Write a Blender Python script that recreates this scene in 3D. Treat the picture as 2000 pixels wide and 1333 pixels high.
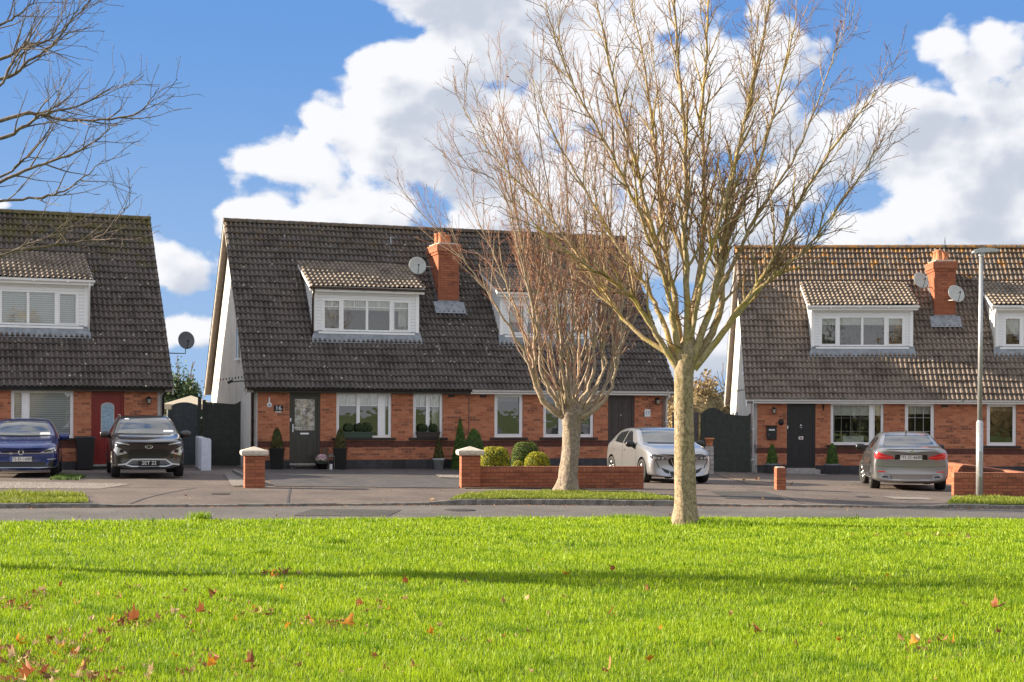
import bpy, bmesh, math, random
import numpy as np
from mathutils import Vector, Matrix
from mathutils.bvhtree import BVHTree
R = math.radians
random.seed(7); np.random.seed(7)
S = bpy.context.scene
for o in list(bpy.data.objects): bpy.data.objects.remove(o)
COL = S.collection

# ---------------------------------------------------------------- camera
cd = bpy.data.cameras.new('camera'); cam = bpy.data.objects.new('camera', cd); COL.objects.link(cam)
cd.sensor_width = 36; cd.lens = 54; cd.shift_y = 0.06825; cd.clip_start = .1; cd.clip_end = 3000
cam.matrix_world = Matrix.Translation((0, 0, 1.75)) @ Matrix.Rotation(R(90), 4, 'X') @ Matrix.Rotation(.004, 4, 'Z')
S.camera = cam

# ---------------------------------------------------------------- sun, sky, exposure
SUN_EL, SUN_AL = 20.0, 8.0          # elevation; degrees behind the picture plane, sun on the left
sd = bpy.data.lights.new('sun', 'SUN'); sun = bpy.data.objects.new('sun', sd); COL.objects.link(sun)
sd.energy = 5.0; sd.angle = R(.5); sd.color = (1, .84, .63)
sdir = Vector((-math.cos(R(SUN_AL)) * math.cos(R(SUN_EL)), math.sin(R(SUN_AL)) * math.cos(R(SUN_EL)), math.sin(R(SUN_EL))))
sun.rotation_euler = sdir.to_track_quat('Z', 'Y').to_euler()
S.view_settings.view_transform = 'Standard'; S.view_settings.look = 'None'
S.view_settings.exposure = 1.5; S.view_settings.gamma = 1
W = bpy.data.worlds.new('World'); S.world = W; W.use_nodes = True
nt = W.node_tree; N = nt.nodes; L = nt.links
for n in list(N): N.remove(n)

class G:                                        # tiny node helper
    def __init__(s, tree): s.t = tree; s.N = tree.nodes; s.L = tree.links
    def n(s, typ, ins=None, **kw):
        d = s.N.new(typ)
        for k, v in kw.items(): setattr(d, k, v)
        if ins:
            for k, v in ins.items():
                if hasattr(v, 'is_output') or isinstance(v, bpy.types.NodeSocket): s.L.new(v, d.inputs[k])
                else: d.inputs[k].default_value = v
        return d
    def m(s, op, a, b=0, c=0, clamp=False):
        d = s.N.new('ShaderNodeMath'); d.operation = op; d.use_clamp = clamp
        for i, v in enumerate((a, b, c)):
            if isinstance(v, bpy.types.NodeSocket): s.L.new(v, d.inputs[i])
            else: d.inputs[i].default_value = v
        return d.outputs[0]
    def mix(s, f, a, b, bt='MIX'):
        d = s.N.new('ShaderNodeMix'); d.data_type = 'RGBA'; d.blend_type = bt
        for i, v in ((0, f), (6, a), (7, b)):
            if isinstance(v, bpy.types.NodeSocket): s.L.new(v, d.inputs[i])
            else: d.inputs[i].default_value = v if i == 0 else (tuple(v) + (1,))[:4]
        return d.outputs[2]
    def ramp(s, f, a, b):                        # smoothstep a..b
        d = s.N.new('ShaderNodeMapRange'); d.interpolation_type = 'SMOOTHSTEP'
        s.L.new(f, d.inputs[0]); d.inputs[1].default_value = a; d.inputs[2].default_value = b
        return d.outputs[0]

g = G(nt)
sky = g.n('ShaderNodeTexSky', sky_type='NISHITA', sun_disc=False, sun_elevation=R(SUN_EL), sun_rotation=R(-90 + SUN_AL), air_density=1.0, dust_density=.6, ozone_density=2.2)
tc = g.n('ShaderNodeTexCoord')
sep = g.n('ShaderNodeSeparateXYZ', {0: tc.outputs['Generated']})
az = g.m('ARCTAN2', sep.outputs[0], sep.outputs[1])            # azimuth of the direction, 0 = north (+y)
el = g.m('ARCSINE', sep.outputs[2])
cv = g.n('ShaderNodeCombineXYZ', {0: az, 1: g.m('MULTIPLY', el, 1.5)})
n2 = g.n('ShaderNodeTexNoise', {'Vector': cv.outputs[0], 'Scale': 4.2, 'Detail': 4, 'Roughness': .5}, noise_dimensions='2D')
def blob(a, e, ra, re):
    dx = g.m('DIVIDE', g.m('SUBTRACT', az, a), ra); dy = g.m('DIVIDE', g.m('SUBTRACT', el, e), re)
    return g.m('SUBTRACT', 1, g.m('ADD', g.m('MULTIPLY', dx, dx), g.m('MULTIPLY', dy, dy)))
clouds = [(.03, .225, .11, .075), (-.03, .275, .075, .06), (-.055, .175, .085, .065), (-.045, .215, .05, .045), (-.10, .145, .075, .042), (-.13, .126, .06, .030),
          (-.215, .092, .028, .022), (-.205, .05, .03, .018), (.06, .13, .16, .05), (.31, .18, .09, .055), (.27, .14, .10, .065), (.25, .19, .04, .025), (.36, .13, .12, .06), (.12, .20, .07, .055),
          (.14, .05, .3, .03), (-.335, .125, .018, .006), (-.14, .27, .012, .003), (-.02, .262, .10, .032)]
az0, el0 = az, el
def density(da, de):
    global az, el
    az, el = g.m('ADD', az0, da), g.m('ADD', el0, de); m = None
    for c in clouds:
        b = blob(*c); m = b if m is None else g.m('MAXIMUM', m, b)
    m = g.m('MAXIMUM', m, -1.2)
    v = g.n('ShaderNodeCombineXYZ', {0: az, 1: g.m('MULTIPLY', el, 1.35)}).outputs[0]
    nz = g.n('ShaderNodeTexNoise', {'Vector': v, 'Scale': 13, 'Detail': 5 if da else 8, 'Roughness': .55}, noise_dimensions='2D')
    wv = g.n('ShaderNodeVectorMath', {0: v, 1: nz.outputs['Color']}, operation='MULTIPLY_ADD'); wv.inputs[1].default_value = (1, 1, 1)
    w1 = g.n('ShaderNodeMix', {0: .022, 4: v, 5: nz.outputs['Color']}, data_type='VECTOR').outputs[1]
    g.N.remove(wv)
    p1 = g.n('ShaderNodeTexVoronoi', {'Vector': w1, 'Scale': 21, }, feature='F1', voronoi_dimensions='2D').outputs['Distance']
    p2 = g.n('ShaderNodeTexVoronoi', {'Vector': w1, 'Scale': 52, }, feature='F1', voronoi_dimensions='2D').outputs['Distance']
    r = g.m('ADD', g.m('MULTIPLY', m, .52), g.m('MULTIPLY', g.m('SUBTRACT', nz.outputs[0], .5), 1.5))
    r = g.m('ADD', r, g.m('MULTIPLY', g.m('SUBTRACT', .42, p1), .62)); r = g.m('ADD', r, g.m('MULTIPLY', g.m('SUBTRACT', .42, p2), .26))
    az, el = az0, el0
    return r
d = density(0, 0); dsun = density(-.016, .014)
cover = g.ramp(d, -.07, .17)
n3 = g.n('ShaderNodeTexNoise', {'Vector': cv.outputs[0], 'Scale': 6, 'Detail': 4, 'Roughness': .55}, noise_dimensions='2D')
thick = g.m('ADD', g.m('MULTIPLY', d, .46), g.m('MULTIPLY', g.ramp(el, .19, .07), .14))
shade = g.ramp(g.m('ADD', g.m('ADD', thick, g.m('MULTIPLY', g.m('SUBTRACT', dsun, d), .85)), g.m('SUBTRACT', n3.outputs[0], .5)), -.06, .50)
ccol = g.mix(shade, (8.5, 8.5, 8.7), (5.2, 5.6, 6.4))
hz = g.ramp(el, .27, -.02)
skyc = g.mix(.9, sky.outputs[0], (1.25, 3.0, 6.7))
skyc = g.mix(g.m('MULTIPLY', hz, .75), skyc, (3.7, 5.3, 7.4))
final = g.mix(g.m('MULTIPLY', cover, .97), skyc, ccol)
over = g.m('MAXIMUM', g.ramp(el, .34, .60), g.ramp(g.m('ABSOLUTE', az), .60, 1.0))            # unseen broken cloud added overhead and behind to lift and whiten the shade fill
over = g.m('MULTIPLY', over, g.m('MAXIMUM', g.m('MULTIPLY', g.ramp(el, .06, .2), g.ramp(n2.outputs[0], .30, .50)), g.m('MULTIPLY', g.ramp(g.m('ABSOLUTE', az), 1.2, 1.7), g.ramp(el, .45, .25))))  # plus a low pale band behind, added for paler window reflections
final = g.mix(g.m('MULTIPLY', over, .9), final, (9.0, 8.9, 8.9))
final = g.mix(1.0, final, (.66, .66, .66), 'MULTIPLY')
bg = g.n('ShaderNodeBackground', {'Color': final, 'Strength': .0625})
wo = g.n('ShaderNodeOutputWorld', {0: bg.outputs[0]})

# ---------------------------------------------------------------- materials
MATS = {}
def mat(name, color, rough=.6, metal=0, noise=0, nscale=8, bump=0, bscale=30, spec=.5, coat=0, alpha=None, fn=None):
    if name in MATS: return MATS[name]
    m = bpy.data.materials.new(name); m.use_nodes = True
    g = G(m.node_tree); p = g.N['Principled BSDF']
    p.inputs['Base Color'].default_value = (*color, 1); p.inputs['Roughness'].default_value = rough
    p.inputs['Metallic'].default_value = metal; p.inputs['Specular IOR Level'].default_value = spec
    if coat: p.inputs['Coat Weight'].default_value = coat; p.inputs['Coat Roughness'].default_value = .04
    tc = g.n('ShaderNodeTexCoord')
    if noise:
        n = g.n('ShaderNodeTexNoise', {'Vector': tc.outputs['Object'], 'Scale': nscale, 'Detail': 7, 'Roughness': .62})
        f = g.ramp(n.outputs[0], .3, .7)
        c = g.mix(f, [x * (1 - noise) for x in color], [min(1, x * (1 + noise)) for x in color])
        g.L.new(c, p.inputs['Base Color'])
    if bump:
        n = g.n('ShaderNodeTexNoise', {'Vector': tc.outputs['Object'], 'Scale': bscale, 'Detail': 5})
        bp = g.n('ShaderNodeBump', {'Height': n.outputs[0], 'Strength': bump, 'Distance': .02})
        g.L.new(bp.outputs[0], p.inputs['Normal'])
    if fn: fn(g, p, tc)
    MATS[name] = m
    return m

def brick_mat(name, c1, c2, c3, mortar, soldier=False):
    def fn(g, p, tc):
        uv = tc.outputs['UV']
        if soldier:
            br = g.n('ShaderNodeTexBrick', {'Vector': uv, 'Color1': (*c1, 1), 'Color2': (*c2, 1), 'Mortar': (*mortar, 1), 'Scale': 1, 'Mortar Size': .006, 'Mortar Smooth': .2, 'Bias': 0, 'Brick Width': .075, 'Row Height': .5}, offset=0)
        else:
            br = g.n('ShaderNodeTexBrick', {'Vector': uv, 'Color1': (*c1, 1), 'Color2': (*c2, 1), 'Mortar': (*mortar, 1), 'Scale': 1, 'Mortar Size': .006, 'Mortar Smooth': .2, 'Bias': 0, 'Brick Width': .225, 'Row Height': .075})
        s = g.n('ShaderNodeSeparateXYZ', {0: uv})
        # per-brick random darks: burnt headers
        row = g.m('FLOOR', g.m('DIVIDE', s.outputs[1], .075))
        off = g.m('MULTIPLY', g.m('FRACT', g.m('MULTIPLY', row, .5)), .225)
        cx = g.m('FLOOR', g.m('DIVIDE', g.m('ADD', s.outputs[0], off), .225))
        wn = g.n('ShaderNodeTexWhiteNoise', {0: g.n('ShaderNodeCombineXYZ', {0: cx, 1: row}).outputs[0]}, noise_dimensions='2D')
        nz = g.n('ShaderNodeTexNoise', {'Vector': uv, 'Scale': 1.3, 'Detail': 4})
        dk = g.ramp(g.m('ADD', wn.outputs[0], g.m('MULTIPLY', g.m('SUBTRACT', nz.outputs[0], .5), .9)), .72, .95)
        col = g.mix(g.m('MULTIPLY', dk, .75), br.outputs[0], c3)
        big = g.n('ShaderNodeTexNoise', {'Vector': uv, 'Scale': 14, 'Detail': 5})
        col = g.mix(g.m('MULTIPLY', big.outputs[0], .45), col, [x * .6 for x in c1])
        col = g.mix(br.outputs[1], col, mortar)
        g.L.new(col, p.inputs['Base Color'])
        inv = g.m('ADD', g.m('MULTIPLY', br.outputs[1], -1), g.m('MULTIPLY', big.outputs[0], .6))
        bp = g.n('ShaderNodeBump', {'Height': inv, 'Strength': .6, 'Distance': .008})
        g.L.new(bp.outputs[0], p.inputs['Normal'])
    return mat(name, c1, .85, spec=.2, fn=fn)
BR = brick_mat('brick', (.60, .23, .12), (.40, .12, .06), (.12, .045, .035), (.36, .24, .17))
BRW = brick_mat('garden brick', (.42, .15, .08), (.32, .105, .06), (.17, .06, .04), (.13, .075, .055))
BRD = brick_mat('soldier brick', (.16, .06, .045), (.11, .045, .035), (.07, .03, .025), (.07, .045, .04), True)
BRC = brick_mat('coping brick', (.46, .18, .10), (.36, .12, .07), (.26, .09, .06), (.17, .10, .075), True)

ROLL_PH = -.22 / .15 % 1 * 1.0
def roof_mat(name, base, orange=0, moss=0, lich=1):
    def fn(g, p, tc):
        uv = tc.outputs['UV']; s = g.n('ShaderNodeSeparateXYZ', {0: uv})
        row = g.m('FLOOR', g.m('DIVIDE', s.outputs[1], .262))
        cx = g.m('FLOOR', g.m('DIVIDE', g.m('ADD', s.outputs[0], g.m('MULTIPLY', g.m('FRACT', g.m('MULTIPLY', row, .5)), 0)), .3))
        wn = g.n('ShaderNodeTexWhiteNoise', {0: g.n('ShaderNodeCombineXYZ', {0: cx, 1: row}).outputs[0]}, noise_dimensions='2D')
        f = g.ramp(wn.outputs[0], 0, 1)
        c = g.mix(f, [x * .68 for x in base], [x * 1.35 for x in base])
        nz = g.n('ShaderNodeTexNoise', {'Vector': uv, 'Scale': 1.1, 'Detail': 6, 'Roughness': .65})
        c = g.mix(g.ramp(nz.outputs[0], .38, .66), c, [x * 1.5 for x in base])
        fine = g.n('ShaderNodeTexNoise', {'Vector': uv, 'Scale': 24, 'Detail': 5, 'Roughness': .7})
        c = g.mix(g.ramp(fine.outputs[0], .46, .62), c, [x * .55 for x in base])
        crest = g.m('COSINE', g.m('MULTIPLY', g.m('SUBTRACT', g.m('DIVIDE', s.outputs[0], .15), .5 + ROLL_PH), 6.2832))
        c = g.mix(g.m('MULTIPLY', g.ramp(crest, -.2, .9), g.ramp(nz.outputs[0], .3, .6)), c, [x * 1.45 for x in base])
        # lichen spots
        vo = g.n('ShaderNodeTexVoronoi', {'Vector': uv, 'Scale': 6.5, 'Randomness': 1})
        vn = g.n('ShaderNodeTexWhiteNoise', {0: vo.outputs['Position']}, noise_dimensions='2D')
        rad = g.m('MULTIPLY', g.m('POWER', vn.outputs[0], 2.2), .24)
        den = g.n('ShaderNodeTexNoise', {'Vector': uv, 'Scale': .55, 'Detail': 3})
        edge = g.m('ADD', vo.outputs['Distance'], g.m('MULTIPLY', g.m('SUBTRACT', fine.outputs[0], .5), .16))
        sp = g.m('MULTIPLY', g.m('LESS_THAN', edge, rad), g.m('MULTIPLY', g.ramp(den.outputs[0], .30, .48), lich), clamp=True)
        c = g.mix(sp, c, (.42, .41, .37))
        vt = g.m('DIVIDE', s.outputs[1], 6.9)          # 0 at the eave, 1 at the ridge
        if orange:
            on = g.n('ShaderNodeTexNoise', {'Vector': uv, 'Scale': 3.2, 'Detail': 5, 'Roughness': .7})
            f = g.m('MULTIPLY', g.ramp(g.m('ADD', on.outputs[0], g.m('MULTIPLY', vt, .30)), .80, .88), orange)
            c = g.mix(f, c, (.42, .20, .05))
        if moss:
            on = g.n('ShaderNodeTexNoise', {'Vector': uv, 'Scale': 1.6, 'Detail': 6, 'Roughness': .7})
            f = g.m('MULTIPLY', g.ramp(g.m('ADD', on.outputs[0], g.m('MULTIPLY', vt, .45)), .82, 1.0), moss)
            c = g.mix(f, c, (.12, .105, .03))
        g.L.new(c, p.inputs['Base Color'])
        bp = g.n('ShaderNodeBump', {'Height': fine.outputs[0], 'Strength': .5, 'Distance': .01})
        g.L.new(bp.outputs[0], p.inputs['Normal'])
    return mat(name, base, .8, spec=.25, fn=fn)
RF1 = roof_mat('roof tile mossy', (.092, .077, .070), 0, .7, 1)
RF2 = roof_mat('roof tile grey', (.090, .077, .071), .12, .15, .9)
RF3 = roof_mat('roof tile brown', (.155, .123, .10), .9, .05, .8)
RFD = roof_mat('dormer tile', (.20, .165, .135), .05, .1, .5)

WHITE = mat('white upvc', (.86, .86, .88), .35, noise=.03, nscale=3)
def clad_fn(g, p, tc):
    s = g.n('ShaderNodeSeparateXYZ', {0: tc.outputs['Object']})
    fr = g.m('FRACT', g.m('DIVIDE', s.outputs[2], .1))
    ln = g.ramp(fr, .0, .12)
    g.L.new(g.mix(ln, (.48, .49, .52), (.84, .85, .88)), p.inputs['Base Color'])
    bp = g.n('ShaderNodeBump', {'Height': ln, 'Strength': .8, 'Distance': .01}); g.L.new(bp.outputs[0], p.inputs['Normal'])
CLAD = mat('shiplap cladding', (.8, .8, .8), .45, fn=clad_fn)
def render_fn(g, p, tc):
    n = g.n('ShaderNodeTexNoise', {'Vector': tc.outputs['Object'], 'Scale': 1.4, 'Detail': 8, 'Roughness': .7})
    st = g.n('ShaderNodeMapping', {'Vector': tc.outputs['Object'], 'Scale': (5, 5, .5)})
    n2 = g.n('ShaderNodeTexNoise', {'Vector': st.outputs[0], 'Scale': 1.5, 'Detail': 6})
    c = g.mix(g.ramp(n.outputs[0], .3, .75), (.60, .58, .55), (.74, .72, .70))
    c = g.mix(g.m('MULTIPLY', g.ramp(n2.outputs[0], .55, .75), .35), c, (.40, .38, .35))
    g.L.new(c, p.inputs['Base Color'])
    b = g.n('ShaderNodeTexNoise', {'Vector': tc.outputs['Object'], 'Scale': 60, 'Detail': 4})
    bp = g.n('ShaderNodeBump', {'Height': b.outputs[0], 'Strength': .4, 'Distance': .01}); g.L.new(bp.outputs[0], p.inputs['Normal'])
RENDER = mat('wall render', (.6, .6, .6), .9, spec=.2, fn=render_fn)
PLINTH = mat('plinth paint', (.045, .045, .05), .8, noise=.3, nscale=5, bump=.3)
BLACKP = mat('black upvc', (.016, .016, .017), .35)
SOFFIT = mat('brown soffit', (.17, .135, .11), .7, noise=.15)
LEAD = mat('lead flashing', (.24, .26, .29), .55, metal=.2, noise=.25, nscale=6)
GREYM = mat('galvanised steel', (.42, .43, .45), .45, metal=.6, noise=.12, nscale=20)
DISH = mat('dish grey', (.42, .43, .42), .55, noise=.1)
DDISH = mat('dish dark', (.14, .15, .17), .5)
TERRA = mat('terracotta', (.52, .20, .10), .8, noise=.25, nscale=10)
CONC = mat('concrete cap', (.52, .47, .41), .85, noise=.18, nscale=12, bump=.4)
STONE = mat('stone step', (.34, .32, .31), .85, noise=.3, nscale=14, bump=.5)
CHROME = mat('chrome', (.75, .76, .78), .15, metal=1)
RUBBER = mat('tyre rubber', (.018, .018, .019), .8)
ALLOY = mat('alloy', (.42, .43, .45), .3, metal=.9)
ALLOYD = mat('dark alloy', (.08, .08, .09), .35, metal=.8)
PLAST = mat('black plastic', (.012, .012, .014), .5)
PLASTG = mat('grille black', (.008, .008, .009), .3)
GLASSH = mat('headlamp glass', (.50, .52, .56), .12, metal=.5, coat=.8)
GLASSR = mat('tail lamp red', (.55, .015, .02), .15, coat=1)
CARGL = mat('car glass', (.014, .016, .018), .03, spec=1.0, coat=.6)
CARGL2 = mat('windscreen glass', (.055, .06, .062), .04, spec=1.0, coat=1, noise=.6, nscale=2.2)
SILVER = mat('satin silver trim', (.5, .51, .52), .35, metal=.7)
PLATE = mat('number plate', (.72, .72, .70), .5)
INK = mat('plate ink', (.02, .02, .02), .6)
PBLUE = mat('plate blue', (.02, .10, .42), .5)
PAPER = mat('paper white', (.75, .78, .80), .7)
REDDOOR = mat('red door', (.20, .012, .010), .4, noise=.1)
DARKDOOR = mat('olive grey door', (.042, .043, .038), .4, noise=.08)
BLKDOOR = mat('black door', (.012, .013, .016), .4, noise=.08)
BRNDOOR = mat('brown door', (.055, .042, .038), .55, noise=.12)
CURT = mat('net curtain', (.78, .79, .74), .9, noise=.1, nscale=9)
BLIND = mat('shutter blind', (.80, .83, .85), .6)
DRAPE = mat('drape', (.30, .27, .23), .9, noise=.25, nscale=4)
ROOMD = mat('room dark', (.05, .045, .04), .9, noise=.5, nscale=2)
def glass_fn(g, p, tc):
    out = g.N['Material Output']
    tr = g.n('ShaderNodeBsdfTransparent', {0: (.86, .88, .86, 1)})
    nz = g.n('ShaderNodeTexNoise', {'Vector': tc.outputs['Object'], 'Scale': 2.2, 'Detail': 2})
    bp = g.n('ShaderNodeBump', {'Height': nz.outputs[0], 'Strength': .12, 'Distance': .02})
    gl = g.n('ShaderNodeBsdfGlossy', {0: (.95, .97, 1, 1), 1: .015, 'Normal': bp.outputs[0]})
    fr = g.n('ShaderNodeFresnel', {0: 1.6})
    mx = g.n('ShaderNodeMixShader', {0: g.m('ADD', g.m('MULTIPLY', fr.outputs[0], 1.2), .07), 1: tr.outputs[0], 2: gl.outputs[0]})
    g.L.new(mx.outputs[0], out.inputs[0])
GLASS = mat('window glass', (.1, .1, .1), .05, fn=glass_fn)
def tarmac_fn(c1, c2):
    def fn(g, p, tc):
        o = tc.outputs['Object']
        n = g.n('ShaderNodeTexNoise', {'Vector': o, 'Scale': .45, 'Detail': 8, 'Roughness': .65})
        f = g.n('ShaderNodeTexNoise', {'Vector': o, 'Scale': 70, 'Detail': 4, 'Roughness': .8})
        k = g.n('ShaderNodeTexNoise', {'Vector': o, 'Scale': 5, 'Detail': 8, 'Roughness': .7, 'Distortion': 1})
        c = g.mix(g.ramp(n.outputs[0], .32, .68), c1, c2)
        c = g.mix(g.m('MULTIPLY', g.ramp(k.outputs[0], .52, .66), .6), c, [x * .55 for x in c1])
        c = g.mix(g.ramp(f.outputs[0], .52, .72), c, [x * 1.9 for x in c2])
        c = g.mix(g.m('MULTIPLY', g.ramp(f.outputs[0], .48, .30), .6), c, [x * .45 for x in c1])
        g.L.new(c, p.inputs['Base Color'])
        bp = g.n('ShaderNodeBump', {'Height': f.outputs[0], 'Strength': .7, 'Distance': .012}); g.L.new(bp.outputs[0], p.inputs['Normal'])
    return fn
TAR = mat('tarmac pavement', (.1, .1, .1), .9, spec=.25, fn=tarmac_fn((.105, .089, .083), (.175, .144, .128)))
ROADM = mat('road asphalt', (.1, .1, .1), .9, spec=.25, fn=tarmac_fn((.100, .095, .094), (.155, .145, .139)))
def pav_fn(g, p, tc):
    o = tc.outputs['Object']
    br = g.n('ShaderNodeTexBrick', {'Vector': o, 'Color1': (.055, .054, .06, 1), 'Color2': (.095, .088, .088, 1), 'Mortar': (.03, .03, .03, 1), 'Scale': 1, 'Mortar Size': .01, 'Brick Width': .4, 'Row Height': .28})
    n = g.n('ShaderNodeTexNoise', {'Vector': o, 'Scale': 2.5, 'Detail': 8, 'Roughness': .7})
    g.L.new(g.mix(g.ramp(n.outputs[0], .4, .7), br.outputs[0], (.13, .115, .11)), p.inputs['Base Color'])
    p.inputs['Roughness'].default_value = .5
PAV = mat('dark paving', (.1, .1, .1), .5, fn=pav_fn)
KERB = mat('kerb stone', (.20, .19, .17), .9, noise=.4, nscale=7, bump=.5)
def grav_fn(g, p, tc):
    v = g.n('ShaderNodeTexVoronoi', {'Vector': tc.outputs['Object'], 'Scale': 26})
    c = g.mix(g.n('ShaderNodeSeparateColor', {0: v.outputs['Color']}).outputs[0], (.10, .085, .075), (.34, .31, .29))
    g.L.new(c, p.inputs['Base Color'])
    bp = g.n('ShaderNodeBump', {'Height': v.outputs['Distance'], 'Strength': 1, 'Distance': .03}, invert=True); g.L.new(bp.outputs[0], p.inputs['Normal'])
GRAV = mat('gravel stones', (.3, .28, .26), .9, fn=grav_fn)
SOIL = mat('soil', (.07, .05, .035), .95, noise=.4, nscale=6, bump=.5)
GEDGE = mat('fence green paint', (.028, .034, .028), .7, noise=.25, nscale=8)
GGREY = mat('fence slate paint', (.085, .105, .12), .7, noise=.2, nscale=8)
GBRN = mat('fence weathered boards', (.10, .085, .085), .8, noise=.3, nscale=8)
WPAINT = mat('white wall paint', (.62, .66, .76), .85, noise=.1, nscale=6, bump=.3)
CREAM = mat('cream canvas', (.48, .43, .34), .8)
def leafy(name, c1, c2, rough=.55, tr=.25):
    def fn(g, p, tc):
        oi = g.n('ShaderNodeAttribute', attribute_name='tint')
        g.L.new(g.mix(oi.outputs['Fac'], c1, c2), p.inputs['Base Color'])
        if tr:
            out = g.N['Material Output']; t = g.n('ShaderNodeBsdfTranslucent'); g.L.new(g.mix(oi.outputs['Fac'], [x * 1.2 for x in c1], [x * 1.3 for x in c2]), t.inputs[0])
            mx = g.n('ShaderNodeMixShader', {0: tr, 1: p.outputs[0], 2: t.outputs[0]}); g.L.new(mx.outputs[0], out.inputs[0])
    return mat(name, c1, rough, spec=.3, fn=fn)
GRASS = leafy('lawn grass blades', (.10, .21, .006), (.38, .50, .018), .5, .35)
VGRASS = leafy('verge grass blades', (.10, .16, .015), (.30, .33, .05), .6, .3)
BOXY = leafy('golden box leaves', (.14, .17, .01), (.46, .42, .03), .6, .2)
BOXG = leafy('green box leaves', (.04, .075, .012), (.16, .20, .03), .6, .2)
CONE = leafy('conifer leaves', (.03, .075, .015), (.13, .21, .04), .6, .15)
DRYL = leafy('bronzed topiary leaves', (.03, .045, .015), (.15, .12, .035), .6, .1)
EVER = leafy('far evergreen leaves', (.03, .06, .025), (.09, .12, .05), .7, .1)
TANL = leafy('bare tan twigs', (.20, .14, .08), (.46, .35, .19), .8, .1)
FLW = leafy('pansy flowers', (.35, .10, .35), (.85, .80, .60), .7, .1)
LF = [leafy('dry leaf orange', (.50, .19, .02), (.62, .28, .03), .6, .3), leafy('dry leaf brown', (.22, .10, .05), (.38, .18, .08), .7, .2),
      leafy('dry leaf russet', (.24, .08, .035), (.34, .12, .045), .6, .25), leafy('dry leaf tan', (.48, .30, .16), (.55, .38, .22), .7, .2)]
def bark(name, c1, c2, green, gc=(.22, .22, .03)):
    def fn(g, p, tc):
        o = tc.outputs['Object']
        st = g.n('ShaderNodeMapping', {'Vector': o, 'Scale': (1, 1, .7)})
        n = g.n('ShaderNodeTexNoise', {'Vector': st.outputs[0], 'Scale': 24, 'Detail': 9, 'Roughness': .78})
        c = g.mix(g.ramp(n.outputs[0], .34, .62), c1, c2)
        q = g.n('ShaderNodeTexNoise', {'Vector': o, 'Scale': 1.7, 'Detail': 7, 'Roughness': .7})
        c = g.mix(g.m('MULTIPLY', g.ramp(q.outputs[0], .46, .6), green), c, gc)
        rg = g.n('ShaderNodeMapping', {'Vector': o, 'Scale': (.8, .8, 7)})
        r = g.n('ShaderNodeTexNoise', {'Vector': rg.outputs[0], 'Scale': 3, 'Detail': 5})
        c = g.mix(g.m('MULTIPLY', g.ramp(r.outputs[0], .62, .75), .35), c, [x * .35 for x in c1])
        g.L.new(c, p.inputs['Base Color'])
        bp = g.n('ShaderNodeBump', {'Height': g.m('ADD', n.outputs[0], g.m('MULTIPLY', r.outputs[0], .4)), 'Strength': .9, 'Distance': .03}); g.L.new(bp.outputs[0], p.inputs['Normal'])
    return mat(name, c1, .9, spec=.15, fn=fn)
BARK1 = bark('maple bark', (.13, .10, .07), (.47, .365, .25), .15)
LIMB1 = bark('maple limb bark', (.23, .17, .10), (.54, .43, .28), .55, (.40, .31, .05))
TWIG1 = mat('maple twigs', (.19, .105, .06), .8, noise=.3, nscale=5)
BARK2 = bark('lime bark', (.15, .12, .10), (.38, .31, .25), .12)
LIMB2 = bark('lime limb bark', (.24, .185, .14), (.52, .42, .32), .3, (.24, .2, .06))
TWIG2 = mat('lime twigs', (.30, .14, .085), .8, noise=.3, nscale=5)
BARK3 = mat('left tree bark', (.17, .13, .105), .85, noise=.4, nscale=14, bump=.4)

# ---------------------------------------------------------------- mesh helpers
def mesh_obj(name, verts, faces, mats, mi=None, uvs=None, parent=None, smooth=False, bevel=0, tint=None):
    me = bpy.data.meshes.new(name)
    me.from_pydata([tuple(v) for v in verts], [], faces)
    if not isinstance(mats, (list, tuple)): mats = [mats]
    for m_ in mats: me.materials.append(m_)
    if mi is not None: me.polygons.foreach_set('material_index', np.array(mi, dtype=np.int32))
    finish(me, uvs, smooth)
    if tint is not None:
        a = me.attributes.new('tint', 'FLOAT', 'POINT'); a.data.foreach_set('value', np.array(tint, dtype=np.float32))
    o = bpy.data.objects.new(name, me); COL.objects.link(o)
    if parent is not None: o.parent = parent
    if bevel:
        b = o.modifiers.new('bevel', 'BEVEL'); b.width = bevel; b.segments = 2; b.limit_method = 'ANGLE'; b.angle_limit = R(40)
    return o
def finish(me, uvs=None, smooth=False):
    me.update()
    ul = me.uv_layers.new(name='UVMap')
    if uvs is None:
        nv = len(me.vertices); co = np.zeros(nv * 3, np.float32); me.vertices.foreach_get('co', co); co = co.reshape(-1, 3)
        nl = len(me.loops); li = np.zeros(nl, np.int32); me.loops.foreach_get('vertex_index', li)
        npol = len(me.polygons); nm = np.zeros(npol * 3, np.float32); me.polygons.foreach_get('normal', nm); nm = np.abs(nm.reshape(-1, 3))
        lt = np.zeros(npol, np.int32); me.polygons.foreach_get('loop_total', lt)
        ln = np.repeat(nm, lt, axis=0); c = co[li]
        uv = np.where((ln[:, 2:3] > .75), c[:, :2], np.where(ln[:, :1] > ln[:, 1:2], c[:, 1:], c[:, ::2]))
        ul.data.foreach_set('uv', uv.astype(np.float32).ravel())
    else: ul.data.foreach_set('uv', np.array(uvs, np.float32).ravel())
    if smooth: me.polygons.foreach_set('use_smooth', np.ones(len(me.polygons), bool))

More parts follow.
